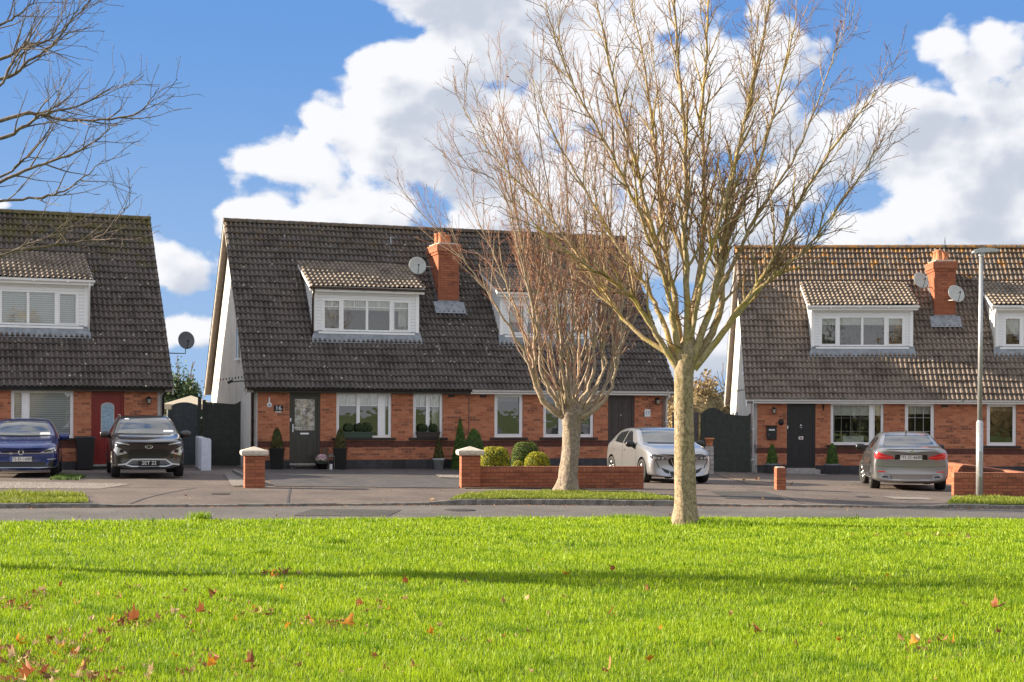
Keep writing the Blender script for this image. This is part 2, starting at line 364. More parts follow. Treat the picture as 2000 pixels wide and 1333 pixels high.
class MB:
    def __init__(s): s.v = []; s.f = []; s.mi = []
    def add(s, vs, fs, mi=0):
        k = len(s.v); s.v += [tuple(v) for v in vs]; s.f += [tuple(i + k for i in f) for f in fs]; s.mi += [mi] * len(fs); return s
    def quad(s, a, b, c, d, mi=0): return s.add([a, b, c, d], [(0, 1, 2, 3)], mi)
    def box(s, x0, x1, y0, y1, z0, z1, mi=0):
        x0, x1 = min(x0, x1), max(x0, x1); y0, y1 = min(y0, y1), max(y0, y1); z0, z1 = min(z0, z1), max(z0, z1)
        return s.add([(x0, y0, z0), (x1, y0, z0), (x1, y1, z0), (x0, y1, z0), (x0, y0, z1), (x1, y0, z1), (x1, y1, z1), (x0, y1, z1)],
                     [(0, 3, 2, 1), (4, 5, 6, 7), (0, 1, 5, 4), (1, 2, 6, 5), (2, 3, 7, 6), (3, 0, 4, 7)], mi)
    def frustum(s, cx, cy, z0, z1, hx0, hy0, hx1, hy1, mi=0):
        vs = [(cx + a * hx0, cy + b * hy0, z0) for a, b in ((-1, -1), (1, -1), (1, 1), (-1, 1))] + [(cx + a * hx1, cy + b * hy1, z1) for a, b in ((-1, -1), (1, -1), (1, 1), (-1, 1))]
        return s.add(vs, [(0, 3, 2, 1), (4, 5, 6, 7), (0, 1, 5, 4), (1, 2, 6, 5), (2, 3, 7, 6), (3, 0, 4, 7)], mi)
    def prism(s, poly, axis, a, b, mi=0):         # poly 2D list extruded along axis 'x','y' or 'z'
        n = len(poly)
        def P(p, t): return {'x': (t, p[0], p[1]), 'y': (p[0], t, p[1]), 'z': (p[0], p[1], t)}[axis]
        vs = [P(p, a) for p in poly] + [P(p, b) for p in poly]
        fs = [tuple(range(n)), tuple(range(2 * n - 1, n - 1, -1))] + [(i, (i + 1) % n, n + (i + 1) % n, n + i) for i in range(n)]
        return s.add(vs, fs, mi)
    def tube(s, pts, rad, n=8, mi=0, cap=True):
        pts = [Vector(p) for p in pts]
        if not isinstance(rad, (list, tuple)): rad = [rad] * len(pts)
        k = len(s.v); up = Vector((0, 0, 1)); pn = None
        for i, p in enumerate(pts):
            t = (pts[min(i + 1, len(pts) - 1)] - pts[max(i - 1, 0)]).normalized()
            a = pn - t * pn.dot(t) if pn is not None else t.cross(up if abs(t.z) < .95 else Vector((1, 0, 0)))
            if a.length < 1e-6: a = t.orthogonal()
            a.normalize(); pn = a; b = t.cross(a)
            for j in range(n):
                an = 2 * math.pi * j / n; s.v.append(tuple(p + (a * math.cos(an) + b * math.sin(an)) * rad[i]))
        m = len(pts); c0 = len(s.f)
        for i in range(m - 1):
            for j in range(n):
                j2 = (j + 1) % n; s.f.append((k + i * n + j, k + i * n + j2, k + (i + 1) * n + j2, k + (i + 1) * n + j))
        if cap: s.f.append(tuple(k + j for j in range(n - 1, -1, -1))); s.f.append(tuple(k + (m - 1) * n + j for j in range(n)))
        s.mi += [mi] * (len(s.f) - c0); return s
    def lathe(s, prof, cx=0, cy=0, n=20, mi=0, M=None):
        k = len(s.v); c0 = len(s.f)
        for r, z in prof:
            for j in range(n):
                a = 2 * math.pi * j / n; p = Vector((cx + r * math.cos(a), cy + r * math.sin(a), z))
                s.v.append(tuple(M @ p if M else p))
        for i in range(len(prof) - 1):
            for j in range(n):
                j2 = (j + 1) % n; s.f.append((k + i * n + j, k + i * n + j2, k + (i + 1) * n + j2, k + (i + 1) * n + j))
        s.f.append(tuple(k + j for j in range(n - 1, -1, -1))); s.f.append(tuple(k + (len(prof) - 1) * n + j for j in range(n)))
        s.mi += [mi] * (len(s.f) - c0); return s
    def build(s, name, mats, parent=None, smooth=False, bevel=0): return mesh_obj(name, s.v, s.f, mats, s.mi, None, parent, smooth, bevel)
    def mirror(s, m):
        if m < 0:
            s.v = [(-a, b, c) for a, b, c in s.v]; s.f = [f[::-1] for f in s.f]
        return s

def tag(o, label=None, cat=None, group=None, kind=None):
    for k, v in (('label', label), ('category', cat), ('group', group), ('kind', kind)):
        if v: o[k] = v
    return o
def empty(name, loc=(0, 0, 0), rz=0, label=None, cat=None, group=None):
    o = bpy.data.objects.new(name, None); COL.objects.link(o); o.location = loc; o.rotation_euler = (0, 0, rz); o.empty_display_size = .2
    return tag(o, label, cat, group)
def text_mesh(txt, size, M, matl, name, parent=None, thick=.004):
    cu = bpy.data.curves.new('t', 'FONT'); cu.body = txt; cu.size = size; cu.align_x = 'CENTER'; cu.align_y = 'CENTER'; cu.extrude = thick / 2; cu.resolution_u = 3
    to = bpy.data.objects.new('t', cu); COL.objects.link(to); bpy.context.view_layer.update()
    me = bpy.data.meshes.new_from_object(to.evaluated_get(bpy.context.evaluated_depsgraph_get())); bpy.data.objects.remove(to)
    me.transform(M @ Matrix.Rotation(R(90), 4, 'X')); me.materials.clear(); me.materials.append(matl); me.name = name
    o = bpy.data.objects.new(name, me); COL.objects.link(o)
    if parent is not None: o.parent = parent
    return o
def copy_tree(o, parent=None):
    c = o.copy(); COL.objects.link(c); c.parent = parent
    for ch in [x for x in bpy.data.objects if x.parent == o]: copy_tree(ch, c)
    return c
def interp(x, xs, ys): return float(np.interp(x, xs, ys))
KX = [-40, -16, -9.7, 0, 10.5, 20, 45]; KY = [18, 25.3, 28.3, 31.4, 33.0, 33.2, 28]          # far kerb line
def kerb_y(x): return np.interp(x, KX, KY)
LX = [-40, -14, -7.6, 0, 8.5, 18, 45]; LY = [12, 20.2, 22.9, 26.2, 28.0, 28.3, 24]           # lawn edge by the road
def lawn_y(x): return np.interp(x, LX, LY)
def smooth_noise(x, y, s=1.0, seed=0):
    return (np.sin(x * 1.3 * s + seed) * np.cos(y * 1.7 * s + 2 * seed) + .5 * np.sin(x * 3.1 * s + y * 2.3 * s + seed) + .3 * np.cos(x * 5.3 * s - y * 4.9 * s)) / 1.8
def gz(x, y):                                      # height of paved ground and gardens
    a = np.interp(x, [-30, -7.7, 0, 6.3, 10.4, 30], [.12, .02, -.02, -.09, -.19, -.42])
    b = np.interp(x, [-30, -7.7, 3, 7.85, 30], [.02, 0, -.1, -.24, -.45])
    f = np.clip((y - 38) / 8, 0, 1); h = a * (1 - f) + b * f
    return h - .05 * np.clip((kerb_y(x) + 2.5 - y) / 2.5, 0, 1)
def road_z(x): return np.interp(x, [-30, -9.7, 0, 10.5, 30], [-.03, -.085, -.165, -.31, -.5])
def lawn_z(x, y):
    e = np.clip((lawn_y(x) - y) / 6, 0, 1)
    base = np.interp(x, [-30, -7.6, 0, 8.5, 30], [.10, .06, -.08, -.2, -.35])
    return base * (1 - e) + (-.02) * e + .035 * smooth_noise(x, y, .6, 1) * e - .0
# ================================================================ ground
def grid_sheet(name, xs, ylo, yhi, nv, zf, matl, kind='structure', smooth=True):
    xs = np.array(xs); V = []
    for k in range(nv + 1):
        f = k / nv
        for x in xs:
            y = ylo(x) * (1 - f) + yhi(x) * f
            V.append((x, y, float(zf(x, y))))
    n = len(xs); F = [(k * n + i, k * n + i + 1, (k + 1) * n + i + 1, (k + 1) * n + i) for k in range(nv) for i in range(n - 1)]
    return tag(mesh_obj(name, V, F, matl, None, None, None, smooth), kind=kind)
def drape(name, poly, zf, matl, off=.004, step=.25, kind='structure', parent=None):
    bm = bmesh.new(); bm.faces.new([bm.verts.new((x, y, 0)) for x, y in poly])
    xs = [p[0] for p in poly]; ys = [p[1] for p in poly]
    for a, lo, hi in ((0, min(xs), max(xs)), (1, min(ys), max(ys))):
        t = lo + step
        while t < hi:
            no = (1, 0, 0) if a == 0 else (0, 1, 0); co = (t, 0, 0) if a == 0 else (0, t, 0)
            bmesh.ops.bisect_plane(bm, geom=bm.verts[:] + bm.edges[:] + bm.faces[:], plane_co=co, plane_no=no); t += step
    for v in bm.verts: v.co.z = float(zf(v.co.x, v.co.y)) + off
    bmesh.ops.recalc_face_normals(bm, faces=bm.faces)
    for f in bm.faces:
        if f.normal.z < 0: f.normal_flip()
    me = bpy.data.meshes.new(name); bm.to_mesh(me); bm.free(); me.materials.append(matl); finish(me, None, True)
    o = bpy.data.objects.new(name, me); COL.objects.link(o)
    if parent is not None: o.parent = parent
    return tag(o, kind=kind)

MEADOW = mat('far meadow', (.10, .15, .03), .95, noise=.35, nscale=.3)
LSOIL = mat('lawn base', (.075, .12, .01), .95, noise=.35, nscale=5)
tag(mesh_obj('ground', [(-1500, -1500, -.85), (1500, -1500, -.85), (1500, 1500, -.85), (-1500, 1500, -.85)], [(0, 1, 2, 3)], MEADOW), kind='structure')
XS = np.arange(-30, 32.01, .5)
grid_sheet('lawn', XS, lambda x: -12, lambda x: lawn_y(x), 60, lawn_z, LSOIL)
mesh = grid_sheet('road', XS, lambda x: lawn_y(x) - .6, lambda x: kerb_y(x) + .02, 10, lambda x, y: road_z(x) - .05 * max(0, (lawn_y(x) - y)), ROADM)
VR = [(-30, -8.05), (-1.15, 3.35), (9.5, 32)]
def raised(x):
    for a, b in VR:
        if a - .6 < x < b + .6: return min(1, max(0, min((x - a + .6) / .6, (b + .6 - x) / .6)))
    return 0
def pave_z(x, y):
    h = float(gz(x, y)); k = 1 - raised(x); f = min(1, max(0, 1 - (y - kerb_y(x)) / 1.1))
    return h - k * f * (h - float(road_z(x)) - .03)
grid_sheet('pavement', np.arange(-30, 32.01, .25), lambda x: kerb_y(x) + .1, lambda x: 64.0, 150, pave_z, TAR)
mb = MB(); xs = np.arange(-30, 32.01, .305)        # kerb stones
for i in range(len(xs) - 1):
    a, b = xs[i], xs[i + 1] - (.008 if i % 3 == 2 else 0)
    P = []
    for x in (a, b):
        y = float(kerb_y(x)); zr = float(road_z(x)); zt = pave_z(x, y + .1) + .012 + .006 * math.sin(i // 3 * 2.1)
        P.append([(x, y, zr - .05), (x, y, zt - .012), (x, y + .015, zt), (x, y + .125, zt), (x, y + .125, zt - .1)])
    k = len(mb.v); mb.v += P[0] + P[1]
    for j in range(4): mb.f.append((k + j, k + 5 + j, k + 6 + j, k + j + 1)); mb.mi.append(0)
    mb.f.append(tuple(k + j for j in range(5))[::-1]); mb.f.append(tuple(k + 5 + j for j in range(5))); mb.mi += [0, 0]
tag(mb.build('kerb', KERB), kind='structure')
def verge_shape(a, b, d):
    pts = [(a, kerb_y(a) + .14)]
    for x in np.linspace(a, b, 24): pts.append((x, kerb_y(x) + .14))
    for x in np.linspace(b, a, 24):
        e = min(1, (x - a) / .9, (b - x) / .9) ** .5 if 0 < (x - a) and 0 < (b - x) else .02
        pts.append((x, kerb_y(x) + .14 + d * e))
    return pts[1:]
VSH = [verge_shape(-20, -8.0, 2.5), verge_shape(-1.25, 3.45, 2.05), verge_shape(9.35, 24, 1.95)]
for p in VSH: drape('verge', p, pave_z, mat('verge soil', (.13, .15, .03), .95, noise=.4, nscale=6), .02)
drape('forecourt_paving', [(-7.5, 45.3), (-1.35, 47.4), (-1.2, 34.9), (-5.4, 34.9)], gz, PAV, .012)
drape('gravel_bed', [(-7.85, 41.9), (-7.5, 42.6), (-6.0, 36.2), (-5.6, 34.8), (-6.35, 34.8)], gz, GRAV, .02)
drape('gravel_bed', [(-16, 36.2), (-10.5, 35.9), (-8.75, 35.4), (-8.9, 33.2), (-16, 32.8)], gz, GRAV, .008)
drape('garden_soil', [(-1.1, 47.2), (3.0, 48.6), (2.75, 35.2), (-1.1, 34.7)], gz, SOIL, .016)
drape('gravel_bed', [(-2.1, 42.2), (-1.15, 42.2), (-1.15, 39.9), (-1.9, 40.2)], gz, GRAV, .03)
drape('gravel_bed', [(6.3, 47.5), (7.2, 48.4), (7.35, 46.5), (6.5, 38.5), (6.1, 39.5)], gz, mat('leafy dirt', (.16, .12, .09), .95, noise=.6, nscale=9, bump=.6), .012)
drape('pale_slab', [(8.35, 34.6), (9.4, 34.7), (9.35, 34.0), (8.45, 33.9)], pave_z, mat('pale concrete', (.21, .185, .17), .9, noise=.15), .012)
for a, b in (((-1.9, 39.4), (-1.0, 36.8)), ((3.6, 31.9), (3.7, 35.2)), ((6.2, 32.6), (5.5, 36)), ((-4.4, 30.2), (-4.9, 34)), ((-7.3, 29.4), (-7.0, 34))):
    dx = .02; drape('pavement_joint', [(a[0] - dx, a[1]), (a[0] + dx, a[1]), (b[0] + dx, b[1]), (b[0] - dx, b[1])], pave_z, PLINTH, .006)
mb = MB()
for (x0, y0), (x1, y1) in (((-11, 33.6), (-5.5, 34.2)), ((-5.5, 34.2), (-1.2, 34.75)), ((2.9, 35.1), (6.2, 36.3)), ((6.5, 36.3), (10.3, 35.9))):
    n = 14
    for i in range(n):
        a, b = i / n, (i + 1) / n
        p = [(x0 + (x1 - x0) * t, y0 + (y1 - y0) * t) for t in (a, b)]
        mb.quad((p[0][0], p[0][1], pave_z(*p[0]) + .007), (p[1][0], p[1][1], pave_z(*p[1]) + .007), (p[1][0], p[1][1] + .06, pave_z(p[1][0], p[1][1] + .06) + .007), (p[0][0], p[0][1] + .06, pave_z(p[0][0], p[0][1] + .06) + .007))
tag(mb.build('pavement_joint', PLINTH), kind='structure')
mb = MB(); pts = [(-7.72, 42.4), (-7.15, 40.2), (-6.5, 37.8), (-5.75, 35.2)]
for i in range(3):
    (x0, y0), (x1, y1) = pts[i], pts[i + 1]; z = float(gz(x0, y0))
    mb.add([(x0, y0, z - .1), (x0 + .1, y0, z - .1), (x1 + .1, y1 + .01, z - .1), (x1, y1 + .01, z - .1), (x0, y0, z + .09), (x0 + .1, y0, z + .09), (x1 + .1, y1 + .01, z + .09), (x1, y1 + .01, z + .09)], [(0, 1, 2, 3), (4, 7, 6, 5), (0, 4, 5, 1), (1, 5, 6, 2), (2, 6, 7, 3), (3, 7, 4, 0)])
tag(mb.build('driveway_edging', KERB), kind='structure')

# ---------------------------------------------------------------- grass
def fast_mesh(name, co, tri, matl, tint, kind='stuff', parent=None, smooth=False):
    me = bpy.data.meshes.new(name); me.vertices.add(len(co)); me.vertices.foreach_set('co', co.astype(np.float32).ravel())
    nt_ = len(tri); me.loops.add(nt_ * 3); me.loops.foreach_set('vertex_index', tri.astype(np.int32).ravel())
    me.polygons.add(nt_); me.polygons.foreach_set('loop_start', np.arange(0, nt_ * 3, 3, dtype=np.int32)); me.polygons.foreach_set('loop_total', np.full(nt_, 3, dtype=np.int32))
    if smooth: me.polygons.foreach_set('use_smooth', np.ones(nt_, bool))
    me.materials.append(matl); me.update(calc_edges=True)
    if tint is not None:
        a = me.attributes.new('tint', 'FLOAT', 'POINT'); a.data.foreach_set('value', tint.astype(np.float32))
    o = bpy.data.objects.new(name, me); COL.objects.link(o)
    if parent is not None: o.parent = parent
    return tag(o, kind=kind)
rng = np.random.default_rng(5)
def blades(name, x, y, z, h, w, matl, tint, lean=.5):
    n = len(x); az = rng.uniform(0, 2 * np.pi, n); la = rng.uniform(0, 2 * np.pi, n); ll = rng.uniform(.1, lean, n) * h
    bx, by = np.cos(az) * w / 2, np.sin(az) * w / 2; lx, ly = np.cos(la) * ll, np.sin(la) * ll
    P = np.zeros((n, 5, 3))
    P[:, 0] = np.stack([x - bx, y - by, z - .01], 1); P[:, 1] = np.stack([x + bx, y + by, z - .01], 1)
    P[:, 2] = np.stack([x - bx * .8 + lx * .35, y - by * .8 + ly * .35, z + h * .6], 1); P[:, 3] = np.stack([x + bx * .8 + lx * .35, y + by * .8 + ly * .35, z + h * .6], 1)
    P[:, 4] = np.stack([x + lx, y + ly, z + h], 1)
    i = np.arange(n)[:, None] * 5
    T = np.concatenate([i + [0, 1, 3], i + [0, 3, 2], i + [2, 3, 4]], 0)
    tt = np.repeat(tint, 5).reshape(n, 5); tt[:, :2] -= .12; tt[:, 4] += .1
    return P.reshape(-1, 3), T, np.clip(tt, 0, 1).ravel()
def lawn_grass():
    CO, TR, TI = [], [], []; k = 0
    for y0, y1, dens, h0, h1, w in ((8.0, 11, 4600, .018, .060, .0045), (11, 15, 3200, .018, .058, .006), (15, 20, 1900, .02, .055, .008), (20, 28.2, 1100, .02, .055, .012)):
        hw = y1 * .36 + 2.0; n = int(dens * (y1 - y0) * 2 * hw)
        x = rng.uniform(-hw, hw, n); y = rng.uniform(y0, y1, n)
        keep = (y < np.interp(x, LX, LY) + rng.uniform(-.02, .05, n)) & (np.abs(x) < y * .36 + 1.8); x, y = x[keep], y[keep]; n = len(x)
        pn = smooth_noise(x, y, 1.1, 3) * .45 + smooth_noise(x, y, 3.3, 8) * .4 + smooth_noise(x, y, 9.0, 2) * .45
        h = rng.uniform(h0, h1, n) * (1 + .45 * pn); tint = np.clip(.5 + .26 * pn + rng.normal(0, .27, n), 0, 1)
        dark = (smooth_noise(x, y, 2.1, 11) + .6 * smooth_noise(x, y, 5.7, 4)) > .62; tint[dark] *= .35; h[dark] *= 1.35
        long_ = rng.random(n) < .05; h[long_] *= 1.7
        z = lawn_z(x, y)
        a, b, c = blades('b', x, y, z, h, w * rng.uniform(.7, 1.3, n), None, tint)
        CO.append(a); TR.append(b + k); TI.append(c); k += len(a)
    # taller tufts: round the front tree, along the road edge
    for cx, cy, r, hh, cnt in ((2.8, 25.0, .5, .14, 1500), (3.5, 24.6, .55, .13, 900), (4.6, 24.4, .5, .1, 500), (-4.9, 24.1, .18, .17, 260), (-8.0, 22.6, .2, .13, 150), (-3.0, 18.5, .2, .1, 300), (2.0, 26.6, .5, .1, 300), (-2.3, 20.3, .15, .11, 200), (5.5, 13.5, .3, .1, 300)):
        n = cnt; x = cx + rng.normal(0, r * .5, n); y = cy + rng.normal(0, r * .35, n)
        a, b, c = blades('b', x, y, lawn_z(x, y), rng.uniform(.4, 1, n) * hh, np.full(n, .011), None, np.clip(rng.normal(.3, .2, n), 0, 1), .7)
        CO.append(a); TR.append(b + k); TI.append(c); k += len(a)
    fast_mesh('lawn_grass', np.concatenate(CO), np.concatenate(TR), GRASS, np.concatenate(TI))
lawn_grass()
def in_poly(x, y, poly):
    ins = np.zeros(len(x), bool); j = len(poly) - 1
    for i in range(len(poly)):
        xi, yi = poly[i]; xj, yj = poly[j]
        c = ((yi > y) != (yj > y)) & (x < (xj - xi) * (y - yi) / ((yj - yi) + 1e-12) + xi); ins ^= c; j = i
    return ins
def patch_grass(name, poly, dens, hh, zf, matl=VGRASS, w=.014):
    xs = [p[0] for p in poly]; ys = [p[1] for p in poly]; n = int(dens * (max(xs) - min(xs)) * (max(ys) - min(ys)))
    x = rng.uniform(min(xs), max(xs), n); y = rng.uniform(min(ys), max(ys), n); k = in_poly(x, y, poly); x, y = x[k], y[k]; n = len(x)
    z = np.array([zf(a, b) for a, b in zip(x, y)]); pn = smooth_noise(x, y, 2.5, 4)
    a, b, c = blades('b', x, y, z + .015, rng.uniform(.4, 1, n) * hh * (1 + .5 * pn), np.full(n, w), None, np.clip(.45 + .3 * pn + rng.normal(0, .2, n), 0, 1), .7)
    fast_mesh(name, a, b, matl, c)
patch_grass('verge_grass', [p for p in VSH[0] if p[0] > -14] + [(-14, 29)], 900, .08, pave_z)
patch_grass('verge_grass', VSH[1], 1500, .07, pave_z); patch_grass('verge_grass', [p for p in VSH[2] if p[0] < 15] + [(15, 33.4)], 1100, .08, pave_z)
th = np.linspace(0, 2 * np.pi, 14)[:-1]
patch_grass('verge_grass', [(-9.35 + .75 * math.cos(a), 30.3 + .45 * math.sin(a)) for a in th], 500, .15, pave_z, VGRASS, .016)
patch_grass('verge_grass', [(-11.5, 38.9), (-10.75, 38.9), (-10.45, 37.0), (-11.15, 37.0)], 500, .09, pave_z, CONE, .02)

o = MB().lathe([(.001, 0), (.30, 0), (.30, .008), (.001, .010)], 0, 0, 28).build('drain_cover', mat('cast iron', (.05, .045, .045), .7, metal=.3, noise=.4, nscale=30, bump=.6), None); o.location = (-1.0, 29.4, float(road_z(-1.0)) + .002); tag(o, 'round iron manhole cover in the road surface in front of the mid verge', 'drain cover')
for x, y, w_, h_ in ((-6.2, 31.6, .35, .35), (7.7, 34.2, .3, .3)):
    drape('service_cover', [(x, y), (x + w_, y), (x + w_, y + h_), (x, y + h_)], pave_z, mat('cast iron', (.05, .045, .045), .7), .01)
drape('tarmac_patch', [(-3.9, 27.3), (-2.2, 27.5), (-2.1, 29.3), (-3.8, 29.2)], lambda x, y: road_z(x), mat('repair tarmac', (.1, .1, .1), .9, spec=.25, fn=tarmac_fn((.06, .058, .058), (.09, .086, .085))), .006)
drape('tarmac_patch', [(4.6, 33.0), (5.9, 33.1), (5.8, 35.3), (4.5, 35.1)], pave_z, mat('repair tarmac', (.1, .1, .1), .9), .008)
# ================================================================ houses
TW, RT, EO, EZ, DZ = 6.77, 4.0, .3, 2.4, 7.8        # unit width, ridge depth, eave overhang, eave height, ridge height
SL = (DZ - EZ) / (RT + EO)
def rz(w): return EZ + SL * (w + EO)
def tile_sheet(t0, t1, s0, y0, z0, y1, z1, m=1, lift=.0):
    """tiled slope: from (y0,z0) at the eave to (y1,z1) at the top, rolls running up the slope"""
    Ls = math.hypot(y1 - y0, z1 - z0); n = max(1, round(Ls / .262)); gz_ = Ls / n
    ny = Vector((0, -(z1 - z0), (y1 - y0))) / Ls; up = Vector((0, y1 - y0, z1 - z0)) / Ls
    nu = int(round((t1 - t0) / .15)) * 8; U = np.linspace(t0, t1, nu + 1)
    ph = ((U - t0) / .15) % 1.0
    prof = np.where((ph > .14) & (ph < .86), np.sin((ph - .14) / .72 * np.pi), 0.0); prof = .052 * np.maximum(prof, 0) ** .8
    V, UV = [], []; rnd = random.Random(int(t0 * 100 + z0 * 10) + 5)
    tid = np.floor((U - t0) / .3).astype(int)
    for i in range(n):
        jit = [rnd.gauss(0, .006) for _ in range(tid.max() + 2)]; ja = np.array(jit)[tid]
        for (s, h) in ((i * gz_ - .03, .040), ((i + 1) * gz_ - .031, -.008)):
            base = np.array([(u, y0, z0) for u in U]) + np.array(up) * s + np.outer(prof + h + ja + lift + .012 * np.sin(U * 1.1 + s * .9 + t0) + .008 * np.sin(U * 2.7 - s * 1.7), np.array(ny))
            V.append(base); UV.append(np.stack([U - t0 - .22, np.full(len(U), (i + .02 if s == i * gz_ - .03 else i + .98) * .262)], 1))
    V = np.concatenate(V); UV = np.concatenate(UV); k = nu + 1; rows = 2 * n; F = []
    F.append(None); F.pop()
    # eave underside edge
    for r in range(rows - 1):
        a = r * k; F += [(a + i, a + i + 1, a + k + i + 1, a + k + i) for i in range(nu)]
    if m < 0: V = V * np.array([-1, 1, 1]); F = [f[::-1] for f in F]
    uvl = UV[np.array(F).ravel()]
    return V, F, uvl
def add_roof(name, t0, t1, y0, z0, y1, z1, matl, m, parent, slab=.07):
    V, F, uv = tile_sheet(t0, t1, 0, y0, z0, y1, z1, m)
    o = mesh_obj(name, V, F, matl, None, uv, parent, True)
    me = o.data
    # sharp courses: split normals by angle
    try: me.set_sharp_from_angle(angle=R(50))
    except Exception: pass
    return o
def front_wall(mb, m, x0, x1, z1, holes, bands, depth=.1):
    xs = sorted({x0, x1} | {h[0] for h in holes} | {h[1] for h in holes})
    zs = sorted({-.25, z1} | {h[2] for h in holes} | {h[3] for h in holes} | {b[0] for b in bands if b[0] > -.25})
    for i in range(len(xs) - 1):
        for j in range(len(zs) - 1):
            cx, cz = (xs[i] + xs[i + 1]) / 2, (zs[j] + zs[j + 1]) / 2
            if any(h[0] < cx < h[1] and h[2] < cz < h[3] for h in holes): continue
            mi = [b[1] for b in bands if b[0] <= cz][-1]
            mb.quad((xs[i], 0, zs[j]), (xs[i + 1], 0, zs[j]), (xs[i + 1], 0, zs[j + 1]), (xs[i], 0, zs[j + 1]), mi)
    for a, b, c, d in holes:
        mb.quad((a, 0, c), (a, 0, d), (a, depth, d), (a, depth, c)); mb.quad((b, 0, c), (b, depth, c), (b, depth, d), (b, 0, d))
        mb.quad((a, 0, d), (b, 0, d), (b, depth, d), (a, depth, d)); mb.quad((a, 0, c), (a, depth, c), (b, depth, c), (b, 0, c))
def window(m, parent, x0, x1, z0, z1, lights, y=.05, fr=.06, bars=(), back='curtain', depth=.07, name='window', sill=None, label=None):
    """lights: list of (xa, xb) panes; bars: ('h', z, (xa,xb)) ('v', x, za, zb)"""
    F = MB(); F.box(x0, x1, y, y + depth, z0, z0 + fr); F.box(x0, x1, y, y + depth, z1 - fr, z1)
    F.box(x0, x0 + fr, y, y + depth, z0 + fr, z1 - fr); F.box(x1 - fr, x1, y, y + depth, z0 + fr, z1 - fr)
    for i in range(len(lights) - 1):
        a, b = lights[i][1], lights[i + 1][0]
        F.box(a, b, y + .004, y + depth - .004, z0 + fr, z1 - fr)
    fo = F.mirror(m).build(name, WHITE, parent, bevel=.006)
    if label: fo['label'] = label
    for k, (a, b) in enumerate(lights):
        a2, b2 = max(a, x0 + fr), min(b, x1 - fr)
        if k % 3 == 0 or k == len(lights) - 1:
            s = MB(); q = .028; yy = y - .012
            s.box(a2, b2, yy, y + .03, z0 + fr, z0 + fr + q); s.box(a2, b2, yy, y + .03, z1 - fr - q, z1 - fr); s.box(a2, a2 + q, yy, y + .03, z0 + fr + q, z1 - fr - q); s.box(b2 - q, b2, yy, y + .03, z0 + fr + q, z1 - fr - q)
            s.mirror(m).build('sash', WHITE, fo)
        MB().quad((a2, y + .036, z0 + fr), (b2, y + .036, z0 + fr), (b2, y + .036, z1 - fr), (a2, y + .036, z1 - fr)).mirror(m).build('pane', GLASS, fo)
    if bars:
        B = MB()
        for b in bars:
            if b[0] == 'h': B.box(b[2][0], b[2][1], y + .018, y + .034, b[1] - .012, b[1] + .012)
            else: B.box(b[1] - .01, b[1] + .01, y + .02, y + .033, b[2], b[3])
        B.mirror(m).build('glazing_bar', WHITE, fo)
    return fo
def wavy(x0, x1, z0, z1, y, m, matl, parent, name='curtain', amp=.02, per=.08):
    n = max(6, int((x1 - x0) / .02)); V = []
    for i in range(n + 1):
        x = x0 + (x1 - x0) * i / n; yy = y + amp * math.sin(x / per * 6.28) + amp * .6 * math.sin(x / per * 2.3)
        V += [(m * x, yy, z0), (m * x, yy, z1)]
    mesh_obj(name, V, [(2 * i, 2 * i + 2, 2 * i + 3, 2 * i + 1) for i in range(n)], matl, None, None, parent, True)
def slats(x0, x1, z0, z1, y, m, parent):
    b = MB(); z = z0
    while z < z1: b.add([(x0, y, z), (x1, y, z), (x1, y + .012, z + .054), (x0, y + .012, z + .054)], [(0, 1, 2, 3)]); z += .062
    b.mirror(m).build('shutter_blind', BLIND, parent)

